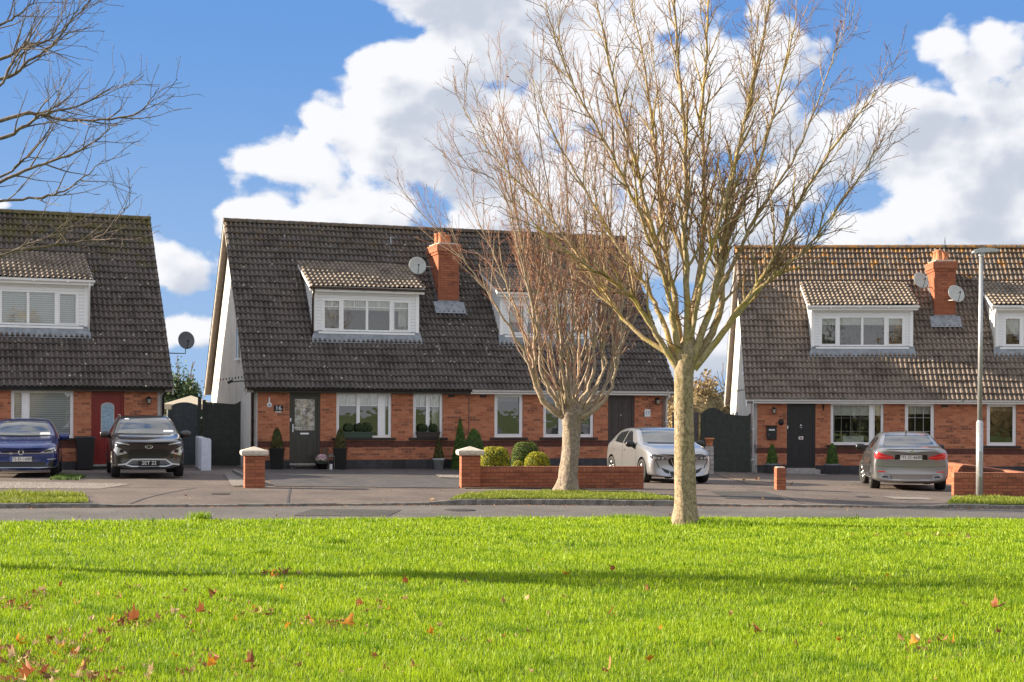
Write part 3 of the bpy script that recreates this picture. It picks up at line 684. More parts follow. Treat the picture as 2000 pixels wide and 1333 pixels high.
def house(loc, ang, m, cfg):
    H = empty(cfg['name'], loc, R(ang), cfg['label'], 'house'); rf = cfg['roof']; tm = cfg['trim']
    # brick front with its openings
    door = (1.16, 2.09, .16 + cfg.get('dz', 0), 2.27); bay = (2.58, 4.3, .92, 2.3); nw = (4.98, 5.93, .92, 2.3)
    w = MB(); front_wall(w, m, 0, TW, 2.42, [door, bay, nw], [(-.25, 2), (.25, 0), (.63, 1), (.82, 0)])
    w.mirror(m).build('front_wall', [BR, BRD, PLINTH], H)
    w = MB(); w.prism([(.0, -.25), (8, -.25), (8, 2.3), (4, 7.62), (0, 2.42)][:5], 'x', .012, .2); w.mirror(m).build('gable_wall', RENDER, H)
    w = MB(); w.quad((0, 8, -.25), (TW, 8, -.25), (TW, 8, 2.35), (0, 8, 2.35)); w.mirror(m).build('rear_wall', RENDER, H)
    if cfg.get('endwall'):
        w = MB(); w.prism([(.0, -.25), (8, -.25), (8, 2.3), (4, 7.62), (0, 2.42)], 'x', TW - .2, TW - .01); w.mirror(m).build('party_wall', RENDER, H)
    # room linings behind the windows
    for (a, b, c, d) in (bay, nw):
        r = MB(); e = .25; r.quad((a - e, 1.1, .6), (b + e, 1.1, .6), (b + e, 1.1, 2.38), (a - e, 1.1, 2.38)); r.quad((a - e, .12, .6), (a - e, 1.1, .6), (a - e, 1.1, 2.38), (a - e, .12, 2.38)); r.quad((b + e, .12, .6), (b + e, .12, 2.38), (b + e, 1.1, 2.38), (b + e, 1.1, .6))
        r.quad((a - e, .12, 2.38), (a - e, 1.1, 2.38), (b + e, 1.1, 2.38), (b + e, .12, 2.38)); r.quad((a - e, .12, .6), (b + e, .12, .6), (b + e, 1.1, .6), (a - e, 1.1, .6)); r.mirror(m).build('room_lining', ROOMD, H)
    # roof slopes
    rf_o = add_roof('roof', -.22, TW + .001, -EO, EZ, RT, DZ, rf, m, H)
    V, F, uv = tile_sheet(-.22, TW + .001, 0, 0, 0, RT + EO, DZ - EZ, m); V = V * np.array([1, -1, 1]) + np.array([0, 8 + EO, EZ]); mesh_obj('roof', V, [f[::-1] for f in F], rf, None, uv.reshape(-1, 4, 2)[:, ::-1].reshape(-1, 2), H, True)
    r = MB(); n = 20
    for i in range(n):
        a = -.22 + (TW + .22) * i / n; b = -.22 + (TW + .22) * (i + 1) / n - .012; q = []
        for x, sc in ((a, 1.0), (b, .93)):
            q.append([(x, RT + .13 * sc * math.cos(t), DZ - .03 + .13 * sc * math.sin(t)) for t in np.linspace(math.pi, 0, 8)])
        k = len(r.v); r.v += q[0] + q[1]
        for j in range(7): r.f.append((k + j, k + 8 + j, k + 9 + j, k + j + 1)); r.mi.append(0)
        r.f.append(tuple(range(k, k + 8))); r.f.append(tuple(range(k + 15, k + 7, -1))); r.mi += [0, 0]
    r.mirror(m).build('ridge_tiles', rf, rf_o)
    # verge: bargeboard + soffit slabs
    v = MB()
    for sgn in (0, 1):
        def P(w_, dz): y = w_ if sgn == 0 else 8 - w_; return (y, rz(w_) + dz)
        poly = [P(-EO - .02, -.02), P(-EO - .02, -.20), P(RT, -.20), P(RT, -.02)]
        v.prism(poly, 'x', -.205, -.17, 0)
        poly = [P(-EO, -.10), P(-EO, -.14), P(RT, -.14), P(RT, -.10)]
        v.prism(poly, 'x', -.17, .03, 1)
    v.mirror(m).build('bargeboard', [WHITE if cfg.get('wverge') else mat('cement verge', (.40, .36, .32), .8, noise=.2), SOFFIT], H)
    # eave: fascia, soffit, gutter, downpipe
    e = MB(); e.box(-.2, TW, -.20, -.175, 2.27, 2.42, 0); e.box(-.2, TW, -.175, 0, 2.30, 2.325, 0); e.mirror(m).build('fascia', tm, H)
    gt = MB(); prof = [(-.20, 2.405), (-.215, 2.345), (-.25, 2.325), (-.29, 2.345), (-.30, 2.40), (-.295, 2.40), (-.285, 2.352), (-.25, 2.335), (-.222, 2.352), (-.208, 2.405)]
    gt.prism(prof, 'x', cfg.get('g0', -.22), TW - .02 + cfg.get('gx', 0))
    for x in np.arange(.9, TW, 1.9): gt.box(x - .02, x + .02, -.306, -.2, 2.335, 2.352)
    go = gt.mirror(m).build('gutter', tm, H)
    dp = MB(); dp.tube([(-.02 + .04, -.25, 2.35), (.03, -.24, 2.24), (.05, -.05, 2.12), (.05, -.045, -.1)], .034, 8)
    for z in (.4, 1.4): dp.box(0, .1, -.08, -.005, z, z + .03)
    dp.mirror(m).build('downpipe', cfg.get('pipe', tm), H, True)
    rg = MB(); rg.box(-.2, TW, 8.28, 8.4, 2.3, 2.42); rg.mirror(m).build('gutter', WHITE, H)
    # gable details
    for y, z, hw, hh in ((2.35, 4.1, .22, .75), (5.2, 1.55, .25, .42), (6.7, 1.55, .2, .42)):
        gb = MB()
        gb.box(-.03, .05, y - hw, y + hw, z - hh, z + hh, 1); gb.box(-.08, .02, y - hw - .04, y + hw + .04, z - hh - .06, z - hh, 0)
        gb.box(-.045, .04, y - hw, y - hw + .04, z - hh, z + hh); gb.box(-.045, .04, y + hw - .04, y + hw, z - hh, z + hh)
        gb.mirror(m).build('gable_window', [WHITE, mat('dark pane', (.05, .055, .06), .1)], H)
    for y in np.arange(1.0, 7.3, .62): MB().tube([(-.012, y, 2.75), (.03, y, 2.75)], .035, 8).mirror(m).build('gable_vent', PLINTH, H)
    # sills
    s = MB(); s.box(bay[0] - .12, bay[1] + .12, -.07, .1, .85, .918); s.box(nw[0] - .14, nw[1] + .14, -.07, .1, .85, .918); s.mirror(m).build('window_sill', cfg.get('sill', BLACKP), H, bevel=.008)
    # windows
    cfg['bay'](m, H, bay); cfg['nar'](m, H, nw); cfg['door'](m, H, door)
    # dormer
    if cfg.get('dormer', True):
        d0, d1, dw = 2.08, 5.42, 1.0; zb, zt = 3.98, 5.50
        D = MB(); hole = (2.34, 5.16, 4.18, 5.2)
        xs = [d0, hole[0], hole[1], d1]; zs = [zb, hole[2], hole[3], zt]
        for i in range(3):
            for j in range(3):
                if i == 1 and j == 1: continue
                D.quad((xs[i], dw, zs[j]), (xs[i + 1], dw, zs[j]), (xs[i + 1], dw, zs[j + 1]), (xs[i], dw, zs[j + 1]))
        for a, b, c, d in ((hole[0], hole[0], hole[2], hole[3]), (hole[1], hole[1], hole[2], hole[3])): D.quad((a, dw, c), (a, dw + .1, c), (a, dw + .1, d), (a, dw, d))
        D.quad((hole[0], dw, hole[2]), (hole[1], dw, hole[2]), (hole[1], dw + .1, hole[2]), (hole[0], dw + .1, hole[2])); D.quad((hole[0], dw, hole[3]), (hole[1], dw, hole[3]), (hole[1], dw + .1, hole[3]), (hole[0], dw + .1, hole[3]))
        wtop = (zt - EZ) / SL - EO; wt2 = 2.93
        for x in (d0, d1): D.add([(x, dw, zb), (x, dw, zt), (x, wtop + .02, zt), (x, wt2, 6.44), (x, wt2, 6.36), (x, dw + .02, zb)], [(0, 1, 2, 5)] if False else [(0, 1, 2)])
        for x in (d0, d1): D.add([(x, dw, zt), (x, wt2 + .1, 6.50), (x, wtop, zt - .01)], [(0, 1, 2)])
        do = D.mirror(m).build('dormer', CLAD, H)
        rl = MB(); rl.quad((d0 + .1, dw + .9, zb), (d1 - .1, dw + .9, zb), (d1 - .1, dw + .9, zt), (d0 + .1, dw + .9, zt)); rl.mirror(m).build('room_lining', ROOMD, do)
        ro = add_roof('dormer_roof', d0 - .15, d1 + .15, dw - .22, zt + .03, wt2 + .08, 6.50, RFD, m, do)
        ed = MB(); ed.box(d0 - .14, d1 + .14, dw - .19, dw - .165, zt - .12, zt + .05, 0); ed.box(d0 - .14, d1 + .14, dw - .165, dw - .003, zt - .06, zt - .035, 0)
        for xx in (d0 - .145, d1 + .115): ed.add([(xx, dw - .2, zt - .08), (xx + .03, dw - .2, zt - .08), (xx + .03, wt2, 6.36), (xx, wt2, 6.36), (xx, dw - .2, zt + .03), (xx + .03, dw - .2, zt + .03), (xx + .03, wt2, 6.46), (xx, wt2, 6.46)], [(0, 1, 2, 3), (4, 7, 6, 5), (0, 4, 5, 1), (1, 5, 6, 2), (3, 2, 6, 7), (0, 3, 7, 4)])
        ed.box(d0 - .003, d1 + .003, dw - .02, dw - .002, zt - .16, zt - .065)
        ed.box(d0 - .012, d0 + .10, dw - .028, dw - .004, zb, zt - .16); ed.box(d1 - .10, d1 + .012, dw - .028, dw - .004, zb, zt - .16)
        ed.mirror(m).build('dormer_fascia', WHITE, do)
        gd = MB(); y0 = dw - .19; gd.prism([(y0, zt + .03), (y0 - .015, zt - .03), (y0 - .05, zt - .05), (y0 - .09, zt - .03), (y0 - .10, zt + .025)], 'x', d0 - .18, d1 + .18)
        for x in np.arange(d0 + .6, d1, .95): gd.box(x - .02, x + .02, y0 - .105, y0, zt - .06, zt - .03)
        gd.mirror(m).build('dormer_gutter', cfg.get('dg', WHITE), do)
        sd_ = cfg.get('dpipe')
        if sd_:
            xx = d0 - .03 if sd_ == 'L' else d1 + .03
            MB().tube([(xx, dw - .22, zt - .04), (xx, dw - .18, zt - .16), (xx, dw - .06, zt - .3), (xx, dw - .05, zb + .0)], .033, 8).mirror(m).build('downpipe', cfg.get('dg', WHITE), do, True)
        lf = MB(); lf.add([(d0 - .08, .86, rz(.86) + .13), (d1 + .08, .86, rz(.86) + .13), (d1 + .05, dw - .01, zb + .23), (d0 + .05, dw - .01, zb + .23), (d0 - .08, .80, rz(.80) + .04), (d1 + .08, .80, rz(.80) + .04)], [(0, 1, 2, 3), (4, 5, 1, 0)])
        lf.box(d0 + .02, d1 - .02, dw - .06, dw - .01, zb + .1, zb + .2, 0); lf.mirror(m).build('lead_apron', LEAD, do)
        sb = MB(); sb.box(d0 + .14, d1 - .14, dw - .09, dw + .02, 4.10, 4.165); sb.mirror(m).build('dormer_sill', WHITE, do, bevel=.006)
        a, b = 2.34, 5.16
        L_ = [(a + .06, a + .56), (a + .68, a + 1.38), (a + 1.46, a + 2.14), (b - .56, b - .06)]
        bars = []
        if cfg.get('dbars'):
            for k, (p, q) in enumerate(L_): bars += [('h', 4.94, (p, q)), ('v', (p + q) / 2, 4.94, 5.14)]
        wn_ = window(m, H, a, b, 4.18, 5.2, L_, y=dw - .02, bars=bars, name='dormer_window')
        if cfg.get('blinds'): slats(a, b, 4.22, 5.16, dw + .07, m, wn_)
        else:
            wavy(a, b, cfg.get('dcz', 4.95) - .1, 5.18, dw + .07, m, CURT, wn_); wavy(a, a + .5, 4.2, 5.18, dw + .18, m, DRAPE, wn_, per=.11); wavy(b - .35, b, 4.2, 5.18, dw + .18, m, DRAPE if not cfg.get('dbars') else CURT, wn_, per=.11)
    if cfg.get('chimney'): chimney(m, H, cfg['chimney'])
    return H
def chimney(m, H, kind):
    x0, x1, y0, y1, zt = 6.32, 7.02, 1.87, 3.05, 7.1
    b = MB(); b.box(x0, x1, y0, y1, 4.9, zt - .32, 0); b.box(x0 - .03, x1 + .03, y0 - .03, y1 + .03, zt - .32, zt - .23, 0); b.box(x0 - .06, x1 + .06, y0 - .06, y1 + .06, zt - .23, zt, 1)
    b.box(x0 + .0, x0 - .06, y0 + .5, y1 - .3, 5.9, 6.5, 0) if False else None
    co = b.mirror(m).build('chimney', [BRW if kind == 'new' else BRW, BRC], H)
    f = MB(); f.box(x0 + .03, x1 - .03, y0 + .03, y1 - .03, zt, zt + .06); f.mirror(m).build('flaunching', CONC, co)
    for k, (px, py) in enumerate(((x0 + .22, y0 + .35), (x0 + .22, y0 + .8), (x0 + .46, y0 + .55))):
        hgt = .42 if k != 2 else .36; p = MB(); p.lathe([(.13, zt + .03), (.12, zt + .1), (.105, zt + hgt - .05), (.125, zt + hgt - .03), (.125, zt + hgt), (.095, zt + hgt), (.09, zt + hgt - .15)], px, py, 16); p.mirror(m).build('chimney_pot', TERRA, co, True)
    l = MB(); zb = rz(y0)
    l.add([(x0 - .16, y0 - .30, rz(y0 - .30) + .12), (x1 + .16, y0 - .30, rz(y0 - .30) + .12), (x1 + .16, y0 - .005, rz(y0) + .13), (x0 - .16, y0 - .005, rz(y0) + .13)], [(0, 1, 2, 3)])
    l.box(x0 - .012, x1 + .012, y0 - .012, y0 + .05, rz(y0) - .1, rz(y0) + .17); l.add([(x0 - .013, y0, rz(y0)), (x0 - .013, y1, rz(y1)), (x0 - .013, y1, rz(y1) + .2), (x0 - .013, y0, rz(y0) + .2)], [(0, 1, 2, 3)]); l.add([(x1 + .013, y0, rz(y0)), (x1 + .013, y1, rz(y1)), (x1 + .013, y1, rz(y1) + .2), (x1 + .013, y0, rz(y0) + .2)], [(0, 3, 2, 1)])
    l.mirror(m).build('lead_flashing', LEAD, co)

# ---- doors
def door_base(m, H, d, matl, fr=.075, frm=None):
    x0, x1, z0, z1 = d; F = MB(); F.box(x0, x0 + fr, .03, .10, z0, z1); F.box(x1 - fr, x1, .03, .10, z0, z1); F.box(x0 + fr, x1 - fr, .03, .10, z1 - .09, z1)
    F.box(x0, x1, -.06, .12, z0 - .06, z0 - .002, 1)
    F.mirror(m).build('door_frame', [frm or matl, STONE], H, bevel=.005)
    D = MB(); D.box(x0 + fr, x1 - fr, .06, .10, z0 + .01, z1 - .09); do = D.mirror(m).build('door', matl, H); return do, x0 + fr, x1 - fr, z0, z1 - .09
def panel(mb, a, b, c, d, y=.06):
    mb.box(a, b, y - .012, y - .001, c, c + .025); mb.box(a, b, y - .012, y - .001, d - .025, d); mb.box(a, a + .025, y - .012, y - .001, c + .025, d - .025); mb.box(b - .025, b, y - .012, y - .001, c + .025, d - .025)
    mb.box(a + .06, b - .06, y - .010, y - .001, c + .06, d - .06)
def door16(m, H, d):
    do, a, b, z0, z1 = door_base(m, H, d, DARKDOOR)
    p = MB(); mid = (a + b) / 2; panel(p, a + .09, mid - .04, z0 + .18, z0 + .72); panel(p, mid + .04, b - .09, z0 + .18, z0 + .72); p.mirror(m).build('door_panel', DARKDOOR, do)
    g0, g1, h0, h1 = a + .09, b - .09, z0 + .98, z1 - .10
    MB().box(g0, g1, .050, .058, h0, h1).mirror(m).build('door_glass', mat('leaded glass', (.30, .30, .28), .08, spec=1, noise=.75, nscale=9), do)
    ld = MB()
    for x in (g0 + .2, g1 - .2): ld.tube([(x, .047, h0), (x, .047, h0 + .55)], .006, 5)
    for z in (h0 + .12, h0 + .02): ld.tube([(g0, .047, z), (g1, .047, z)], .006, 5)
    rr = random.Random(3); cx, cz = mid, h1 - .27
    for k in range(26):
        an = rr.uniform(0, 6.28); r0 = rr.uniform(0, .12); r1 = r0 + rr.uniform(.06, .16); a2 = an + rr.uniform(-.7, .7)
        q = [(min(g1, max(g0, cx + r * math.cos(t))), .047, min(h1, max(h0 + .3, cz + r * math.sin(t)))) for r, t in ((r0, an), ((r0 + r1) / 2, (an + a2) / 2 + .25), (r1, a2))]
        ld.tube(q, .006, 5)
    ld.mirror(m).build('glass_leading', CHROME, do)
    h = MB(); h.box(a + .02, a + .05, .035, .058, z0 + .93, z0 + 1.17); h.tube([(a + .035, .03, z0 + 1.06), (a + .035, .0, z0 + 1.06), (a + .16, .0, z0 + 1.06)], .01, 6); h.mirror(m).build('door_handle', WHITE, do)
    MB().box(mid - .13, mid + .13, .045, .058, z0 + .86, z0 + .91).mirror(m).build('letter_plate', WHITE, do)
    MB().box(a - .06, a - .02, .015, .03, z0 + 1.25, z0 + 1.35).mirror(m).build('door_bell', WHITE, do)
def door17(m, H, d):
    do, a, b, z0, z1 = door_base(m, H, d, BRNDOOR); mid = (a + b) / 2; p = MB()
    for (q, w_) in ((a + .07, mid - .035), (mid + .035, b - .07)):
        panel(p, q, w_, z1 - .5, z1 - .07); panel(p, q, w_, z0 + .85, z1 - .57); panel(p, q, w_, z0 + .12, z0 + .78)
    p.mirror(m).build('door_panel', BRNDOOR, do)
    MB().tube([(mid, .058, z1 - .55), (mid, .03, z1 - .55)], .012, 8).mirror(m).build('door_knob', CHROME, do)
def door18(m, H, d):
    do, a, b, z0, z1 = door_base(m, H, d, BLKDOOR); mid = (a + b) / 2; p = MB()
    for (q, w_) in ((a + .07, mid - .035), (mid + .035, b - .07)):
        panel(p, q, w_, z1 - .42, z1 - .1); panel(p, q, w_, z1 - 1.05, z1 - .49); panel(p, q, w_, z0 + .15, z0 + .85)
    p.mirror(m).build('door_panel', BLKDOOR, do)
    k = MB(); k.lathe([(.001, 0), (.028, .006), (.022, .02), (.001, .022)], 0, 0, 14, 0, Matrix.Translation((mid, .06, z1 - .62)) @ Matrix.Rotation(R(90), 4, 'X'))
    k.tube([(mid + .035 * math.cos(t), .035, z1 - .67 + .045 * math.sin(t)) for t in np.linspace(0, 6.28, 13)], .008, 5); k.mirror(m).build('door_knocker', CHROME, do, True)
    l = MB(); l.box(mid - .075, mid + .075, .045, .058, z0 + .93, z0 + 1.03, 0); l.box(mid - .04, mid + .04, .040, .046, z0 + .955, z0 + 1.0, 1); l.mirror(m).build('letter_plate', [CHROME, mat('red brown sticker', (.25, .05, .05), .6)], do)
    MB().box(a - .06, a - .03, .01, .03, z0 + 1.28, z0 + 1.38).mirror(m).build('door_bell', WHITE, do)
def door15(m, H, d):
    do, a, b, z0, z1 = door_base(m, H, d, REDDOOR); mid = (a + b) / 2
    def arch(r, h0, h1, hw, y, n=12): return [(mid - hw, h0), (mid + hw, h0), (mid + hw, h1)] + [(mid + hw * math.cos(t), h1 + hw * .62 * math.sin(t)) for t in np.linspace(0, math.pi, n)][1:]
    p = MB(); p.prism(arch(0, z0 + .85, z1 - .35, .19, 0), 'y', .045, .059, 0); p.mirror(m).build('door_panel', mat('pale leading', (.5, .48, .46), .5), do)
    gl = MB(); gl.prism(arch(0, z0 + .87, z1 - .36, .165, 0), 'y', .038, .046, 0); gl.mirror(m).build('door_glass', mat('frosted blue glass', (.28, .40, .50), .25, noise=.4, nscale=40), do)
    q = MB(); panel(q, a + .1, mid - .04, z0 + .15, z0 + .75); panel(q, mid + .04, b - .1, z0 + .15, z0 + .75); q.mirror(m).build('door_panel', REDDOOR, do)
    MB().tube([(mid - .02, .04, z1 - .06), (mid + .02, .04, z1 - .06)], .012, 6).mirror(m).build('door_knocker', CHROME, do)

# ---- ground floor windows
def bay16(m, H, r):
    a, b, c, d = r; L_ = [(a + .06, a + .66), (a + .74, a + 1.30), (a + 1.50, b - .06)]
    o = window(m, H, a, b, c, d, L_, bars=[('h', d - .40, (q0, q1)) for q0, q1 in L_] + [('v', (q0 + q1) / 2, d - .40, d - .06) for q0, q1 in L_])
    wavy(a, b, d - .42, d, .12, m, CURT, o); wavy(a + 1.5, b, c, d, .25, m, DRAPE, o, per=.1); wavy(a, a + .12, c, d, .25, m, DRAPE, o, per=.1)
def nar16(m, H, r):
    a, b, c, d = r; mid = (a + b) / 2 + .0; L_ = [(a + .06, mid - .03), (mid + .03, b - .06)]
    o = window(m, H, a, b, c, d, L_, bars=[('h', d - .42, (q0, q1)) for q0, q1 in L_] + [('v', (q0 + q1) / 2, d - .42, d - .06) for q0, q1 in L_])
    wavy(a, b, d - .42, d, .12, m, CURT, o); wavy(b - .28, b, c, d, .25, m, CURT, o, per=.09)
def bay17(m, H, r):
    a, b, c, d = r; o = window(m, H, a, b, c, d, [(a + .06, a + .98), (b - .56, b - .06)], fr=.07); wavy(a, a + .25, c, d, .25, m, DRAPE, o); wavy(b - .2, b, c, d, .25, m, DRAPE, o)
def nar17(m, H, r):
    a, b, c, d = r; o = window(m, H, a, b, c, d, [(a + .07, b - .07)], fr=.08); wavy(a, b, d - .25, d, .3, m, DRAPE, o)
def bay18(m, H, r):
    a, b, c, d = r; L_ = [(a + .06, a + 1.28), (b - .32, b - .06)]
    bars = [('v', x, c + .06, d - .06) for x in np.arange(a + .36, a + 1.25, .3)] + [('h', z, (a + .06, a + 1.28)) for z in (d - .5, d - .94)]
    o = window(m, H, a, b, c, d, L_); B = MB()
    for b_ in bars:
        if b_[0] == 'h': B.box(b_[2][0], b_[2][1], .076, .08, b_[1] - .004, b_[1] + .004)
        else: B.box(b_[1] - .004, b_[1] + .004, .076, .08, b_[2], b_[3])
    B.mirror(m).build('glazing_bar', DRAPE, o)
    wavy(a, b, d - .42, d, .12, m, CURT, o, amp=.006, per=.3); wavy(a, a + .16, c, d, .22, m, CURT, o)
    k = MB(); k.box(a + .42, a + 1.1, .17, .3, c + .06, c + .29); k.mirror(m).build('window_box', PAPER, o)
    k = MB(); k.lathe([(.02, c + .3), (.03, c + .36), (.02, c + .42), (.005, c + .5)], a + .36, .2, 8); k.mirror(m).build('ornament', mat('yellow ornament', (.6, .55, .15), .5), o)
def nar18(m, H, r):
    a, b, c, d = r; o = window(m, H, a, b, c, d, [(a + .07, b - .07)], fr=.08); B = MB()
    for x in (a + .34, a + .61): B.box(x - .004, x + .004, .076, .08, c + .08, d - .08)
    for z in (c + .45, c + .9): B.box(a + .08, b - .08, .076, .08, z - .004, z + .004)
    B.mirror(m).build('glazing_bar', CURT, o); wavy(a, b, d - .36, d, .2, m, CURT, o)
def bay15(m, H, r):
    a, b, c, d = r; o = window(m, H, a, b, c, d, [(a + .06, a + 1.24), (b - .32, b - .06)]); slats(a, b, c, d, .14, m, o)
CB = WHITE
cfg16 = dict(name='dormer_house', label='left half of the middle semi-detached pair, number 16, with black gutter and olive front door', roof=RF2, trim=BLACKP, bay=bay16, nar=nar16, door=door16, dbars=True, dg=mat('brown gutter', (.06, .035, .025), .4), dpipe='L', chimney='old', pipe=BLACKP, gx=.02)
cfg17 = dict(name='dormer_house', label='right half of the middle pair, behind the bare trees, with white gutter and brown door', roof=RF2, trim=WHITE, bay=bay17, nar=nar17, door=door17, dcz=4.7, wverge=True)
cfg18 = dict(name='dormer_house', label='left half of the right-hand pair, with black front door, mailbox and sunlit brown roof', roof=RF3, trim=WHITE, bay=bay18, nar=nar18, door=door18, dcz=5.0, chimney='new', wverge=True)
cfg19 = dict(name='dormer_house', label='house at the right edge of the picture, behind the lamp post and the brick wall', roof=RF3, trim=WHITE, bay=bay18, nar=nar17, door=door17, dcz=4.7, wverge=True, dpipe='R')
cfg15 = dict(name='dormer_house', label='house at the left edge of the picture, with red front door and mossy roof', roof=RF1, trim=BLACKP, bay=bay15, nar=nar17, door=door15, blinds=True, dpipe='L', endwall=True)
h16 = house((-7.73, 45.45, 0), 19.3, 1, cfg16)
u2 = Vector((math.cos(R(19.3)), math.sin(R(19.3)), 0)); h17 = house(Vector((-7.73, 45.45, 0)) + u2 * (2 * TW), 19.3, -1, cfg17)
h18 = house((7.85, 50.4, -.24), -3.2, 1, cfg18)
u3 = Vector((math.cos(R(-3.2)), math.sin(R(-3.2)), 0)); h19 = house(Vector((7.85, 50.4, -.24)) + u3 * (2 * TW), -3.2, -1, cfg19)
h15 = house((-10.2, 45.09, 0), 22.5, -1, cfg15)
bpy.context.view_layer.update()
def at(H, m, t, w, z): return H.matrix_world @ Vector((m * t, w, z))
# ================================================================ street things
def rbox(mb, x0, x1, y0, y1, z0, z1, mi=0): return mb.box(x0, x1, y0, y1, z0, z1, mi)
def soft_bricks(o): return o
# brick gate pillar with pyramid cap
def cap(parent, w, z, name='cap'):
    c = MB(); h = w / 2
    c.frustum(0, 0, z, z + .035, h * .92, h * .92, h, h); c.frustum(0, 0, z + .035, z + .10, h, h, h, h); c.frustum(0, 0, z + .10, z + .125, h, h, h * .88, h * .88); c.frustum(0, 0, z + .125, z + .20, h * .82, h * .82, .015, .015)
    return c.build(name, CONC, parent, bevel=.004)
P16 = empty('gate_pillar', (-5.76, 34.35, -.03), R(14), 'free-standing brick pillar with pale pyramid cap beside the black and blue cars', 'pillar')
P16['label'] = 'free-standing brick pillar with pale pyramid cap, left of the number 16 driveway'
MB().box(-.22, .22, -.22, .22, -.05, .76).build('pillar_shaft', BRW, P16, bevel=.004); cap(P16, .60, .76)
# garden wall of 17
a = Vector((-1.16, 35.15, 0)); b = Vector((3.08, 35.75, 0)); an = math.atan2(b.y - a.y, b.x - a.x); Lw = (b - a).length
W17 = empty('garden_wall', (a.x, a.y, -.05), an, 'low brick garden wall with one capped pillar, behind the verge and two trees', 'wall')
w = MB(); w.box(.40, Lw, .04, .24, -.08, .40, 0); w.box(.40, Lw, .03, .25, .40, .52, 1); w.build('wall_body', [BRW, BRC], W17, bevel=.003)
pe = empty('gate_pillar', (0, 0, 0)); bpy.data.objects.remove(pe)
w = MB(); w.box(0, .44, -.08, .36, -.08, .78, 0); w.build('pillar_shaft', BRW, W17, bevel=.004)
c = cap(W17, .60, .78); c.location = (.22, .14, 0)
# stub pillar of 18
SP = empty('brick_stub', (6.36, 36.45, float(gz(6.3, 36.4))), R(-2), 'small sunlit brick stub standing alone in front of the black door', 'pillar')
MB().box(-.10, .12, -.2, .25, -.05, .52).build('stub_shaft', BRW, SP, bevel=.004)
c = MB(); c.box(-.08, .10, -.18, .23, .521, .535); c.build('mortar_top', CONC, SP)
# right walls
RW = empty('garden_wall', (10.35, 35.95, -.17), R(-2), 'low brick wall behind the lamp post at the right edge', 'wall')
w = MB(); w.box(0, 4.2, 0, .22, -.08, .41, 0); w.box(0, 4.2, -.005, .225, .41, .52, 1); w.build('wall_body', [BRW, BRC], RW, bevel=.003)
DW = empty('garden_wall', (12.15, 36.25, -.2), R(-2), 'low brick dividing wall running back to the house right of the grey saloon', 'wall')
w = MB(); w.box(-.11, .11, 0, 7.5, -.1, .47, 0); w.box(-.12, .12, 0, 7.5, .47, .54, 1); w.build('wall_body', [BRW, BRC], DW, bevel=.003)
# white wall on the left
ww = MB(); ww.prism([(-.125, 0), (.125, 0), (.125, .88), (.09, .92), (-.09, .94), (-.125, .92)], 'y', 0, 3.0)
WWo = ww.build('white_wall', WPAINT, None, bevel=.01); WWo.location = (-8.75, 44.0, 0); WWo.rotation_euler = (0, 0, math.atan2(.75, 2.8))
tag(WWo, 'short white painted wall between the black car and the left gates', 'wall')
# ---- board gates
def board_gate(name, x0, y0, x1, y1, z0, top, matl, label, bw=.12, post=None, cat='gate', knob=None):
    L_ = math.hypot(x1 - x0, y1 - y0); e = empty(name, (x0, y0, z0), math.atan2(y1 - y0, x1 - x0), label, cat); n = int(L_ / bw); m = MB()
    for i in range(n):
        a, b = L_ * i / n, L_ * (i + 1) / n - .003; za, zb = top(a / L_), top(b / L_)
        k = len(m.v); m.add([(a, 0, .03), (b, 0, .03), (b, .022, .03), (a, .022, .03), (a, 0, za), (b, 0, zb), (b, .022, zb), (a, .022, za)], [(0, 3, 2, 1), (4, 5, 6, 7), (0, 1, 5, 4), (1, 2, 6, 5), (2, 3, 7, 6), (3, 0, 4, 7)])
    for z in (.25, 1.0, 1.6): m.box(0, L_ - .01, .030, .06, z, z + .09)
    m.box(.01, L_ - .02, .0235, .029, .04, min(top(f) for f in (.02, .3, .5, .7, .97)) - .02)
    m.build('boards', matl, e)
    if post:
        for px, hh in post: MB().frustum(px, .03, -.05, hh, .055, .055, .05, .05).build('post', matl, e, bevel=.006)
    if knob: MB().tube([(knob[0], -.004, knob[1]), (knob[0], -.03, knob[1])], .03, 10).build('latch', CHROME, e)
    return e
board_gate('side_gate', -10.62, 47.9, -9.72, 47.6, .0, lambda f: 1.86 + .12 * math.sin(math.pi * min(1, f * 1.05)) ** .6, GGREY, 'slate grey boarded side gate with arched top behind the black car', .13, [(-.06, 1.75)])
board_gate('side_gate', -9.42, 47.1, -8.30, 47.25, .0, lambda f: 1.99 - .09 * f + (.16 * max(0, f - .82) / .18), GEDGE, 'dark green boarded side gate beside the white gable of number 16', .12, [(-.16, 2.12), (-.02, 2.05), (1.16, 2.06)], knob=(-.1, 1.5))
board_gate('side_gate', 6.22, 50.15, 7.82, 50.25, -.25, lambda f: (1.97 + .16 * math.sin(math.pi * min(1, f / .42)) ** .8 if f < .42 else 1.97 - .10 * math.sin(math.pi / 2 * (f - .42) / .5) if f < .93 else 1.9 + .9 * (f - .93)), GEDGE, 'wide dark green boarded side gate joined to the house with the black door', .11, [(0, 1.95)])
board_gate('side_gate', 5.25, 50.3, 6.12, 50.3, -.2, lambda f: 1.93, GBRN, 'weathered grey boarded gate half hidden behind the front tree trunk', .13)
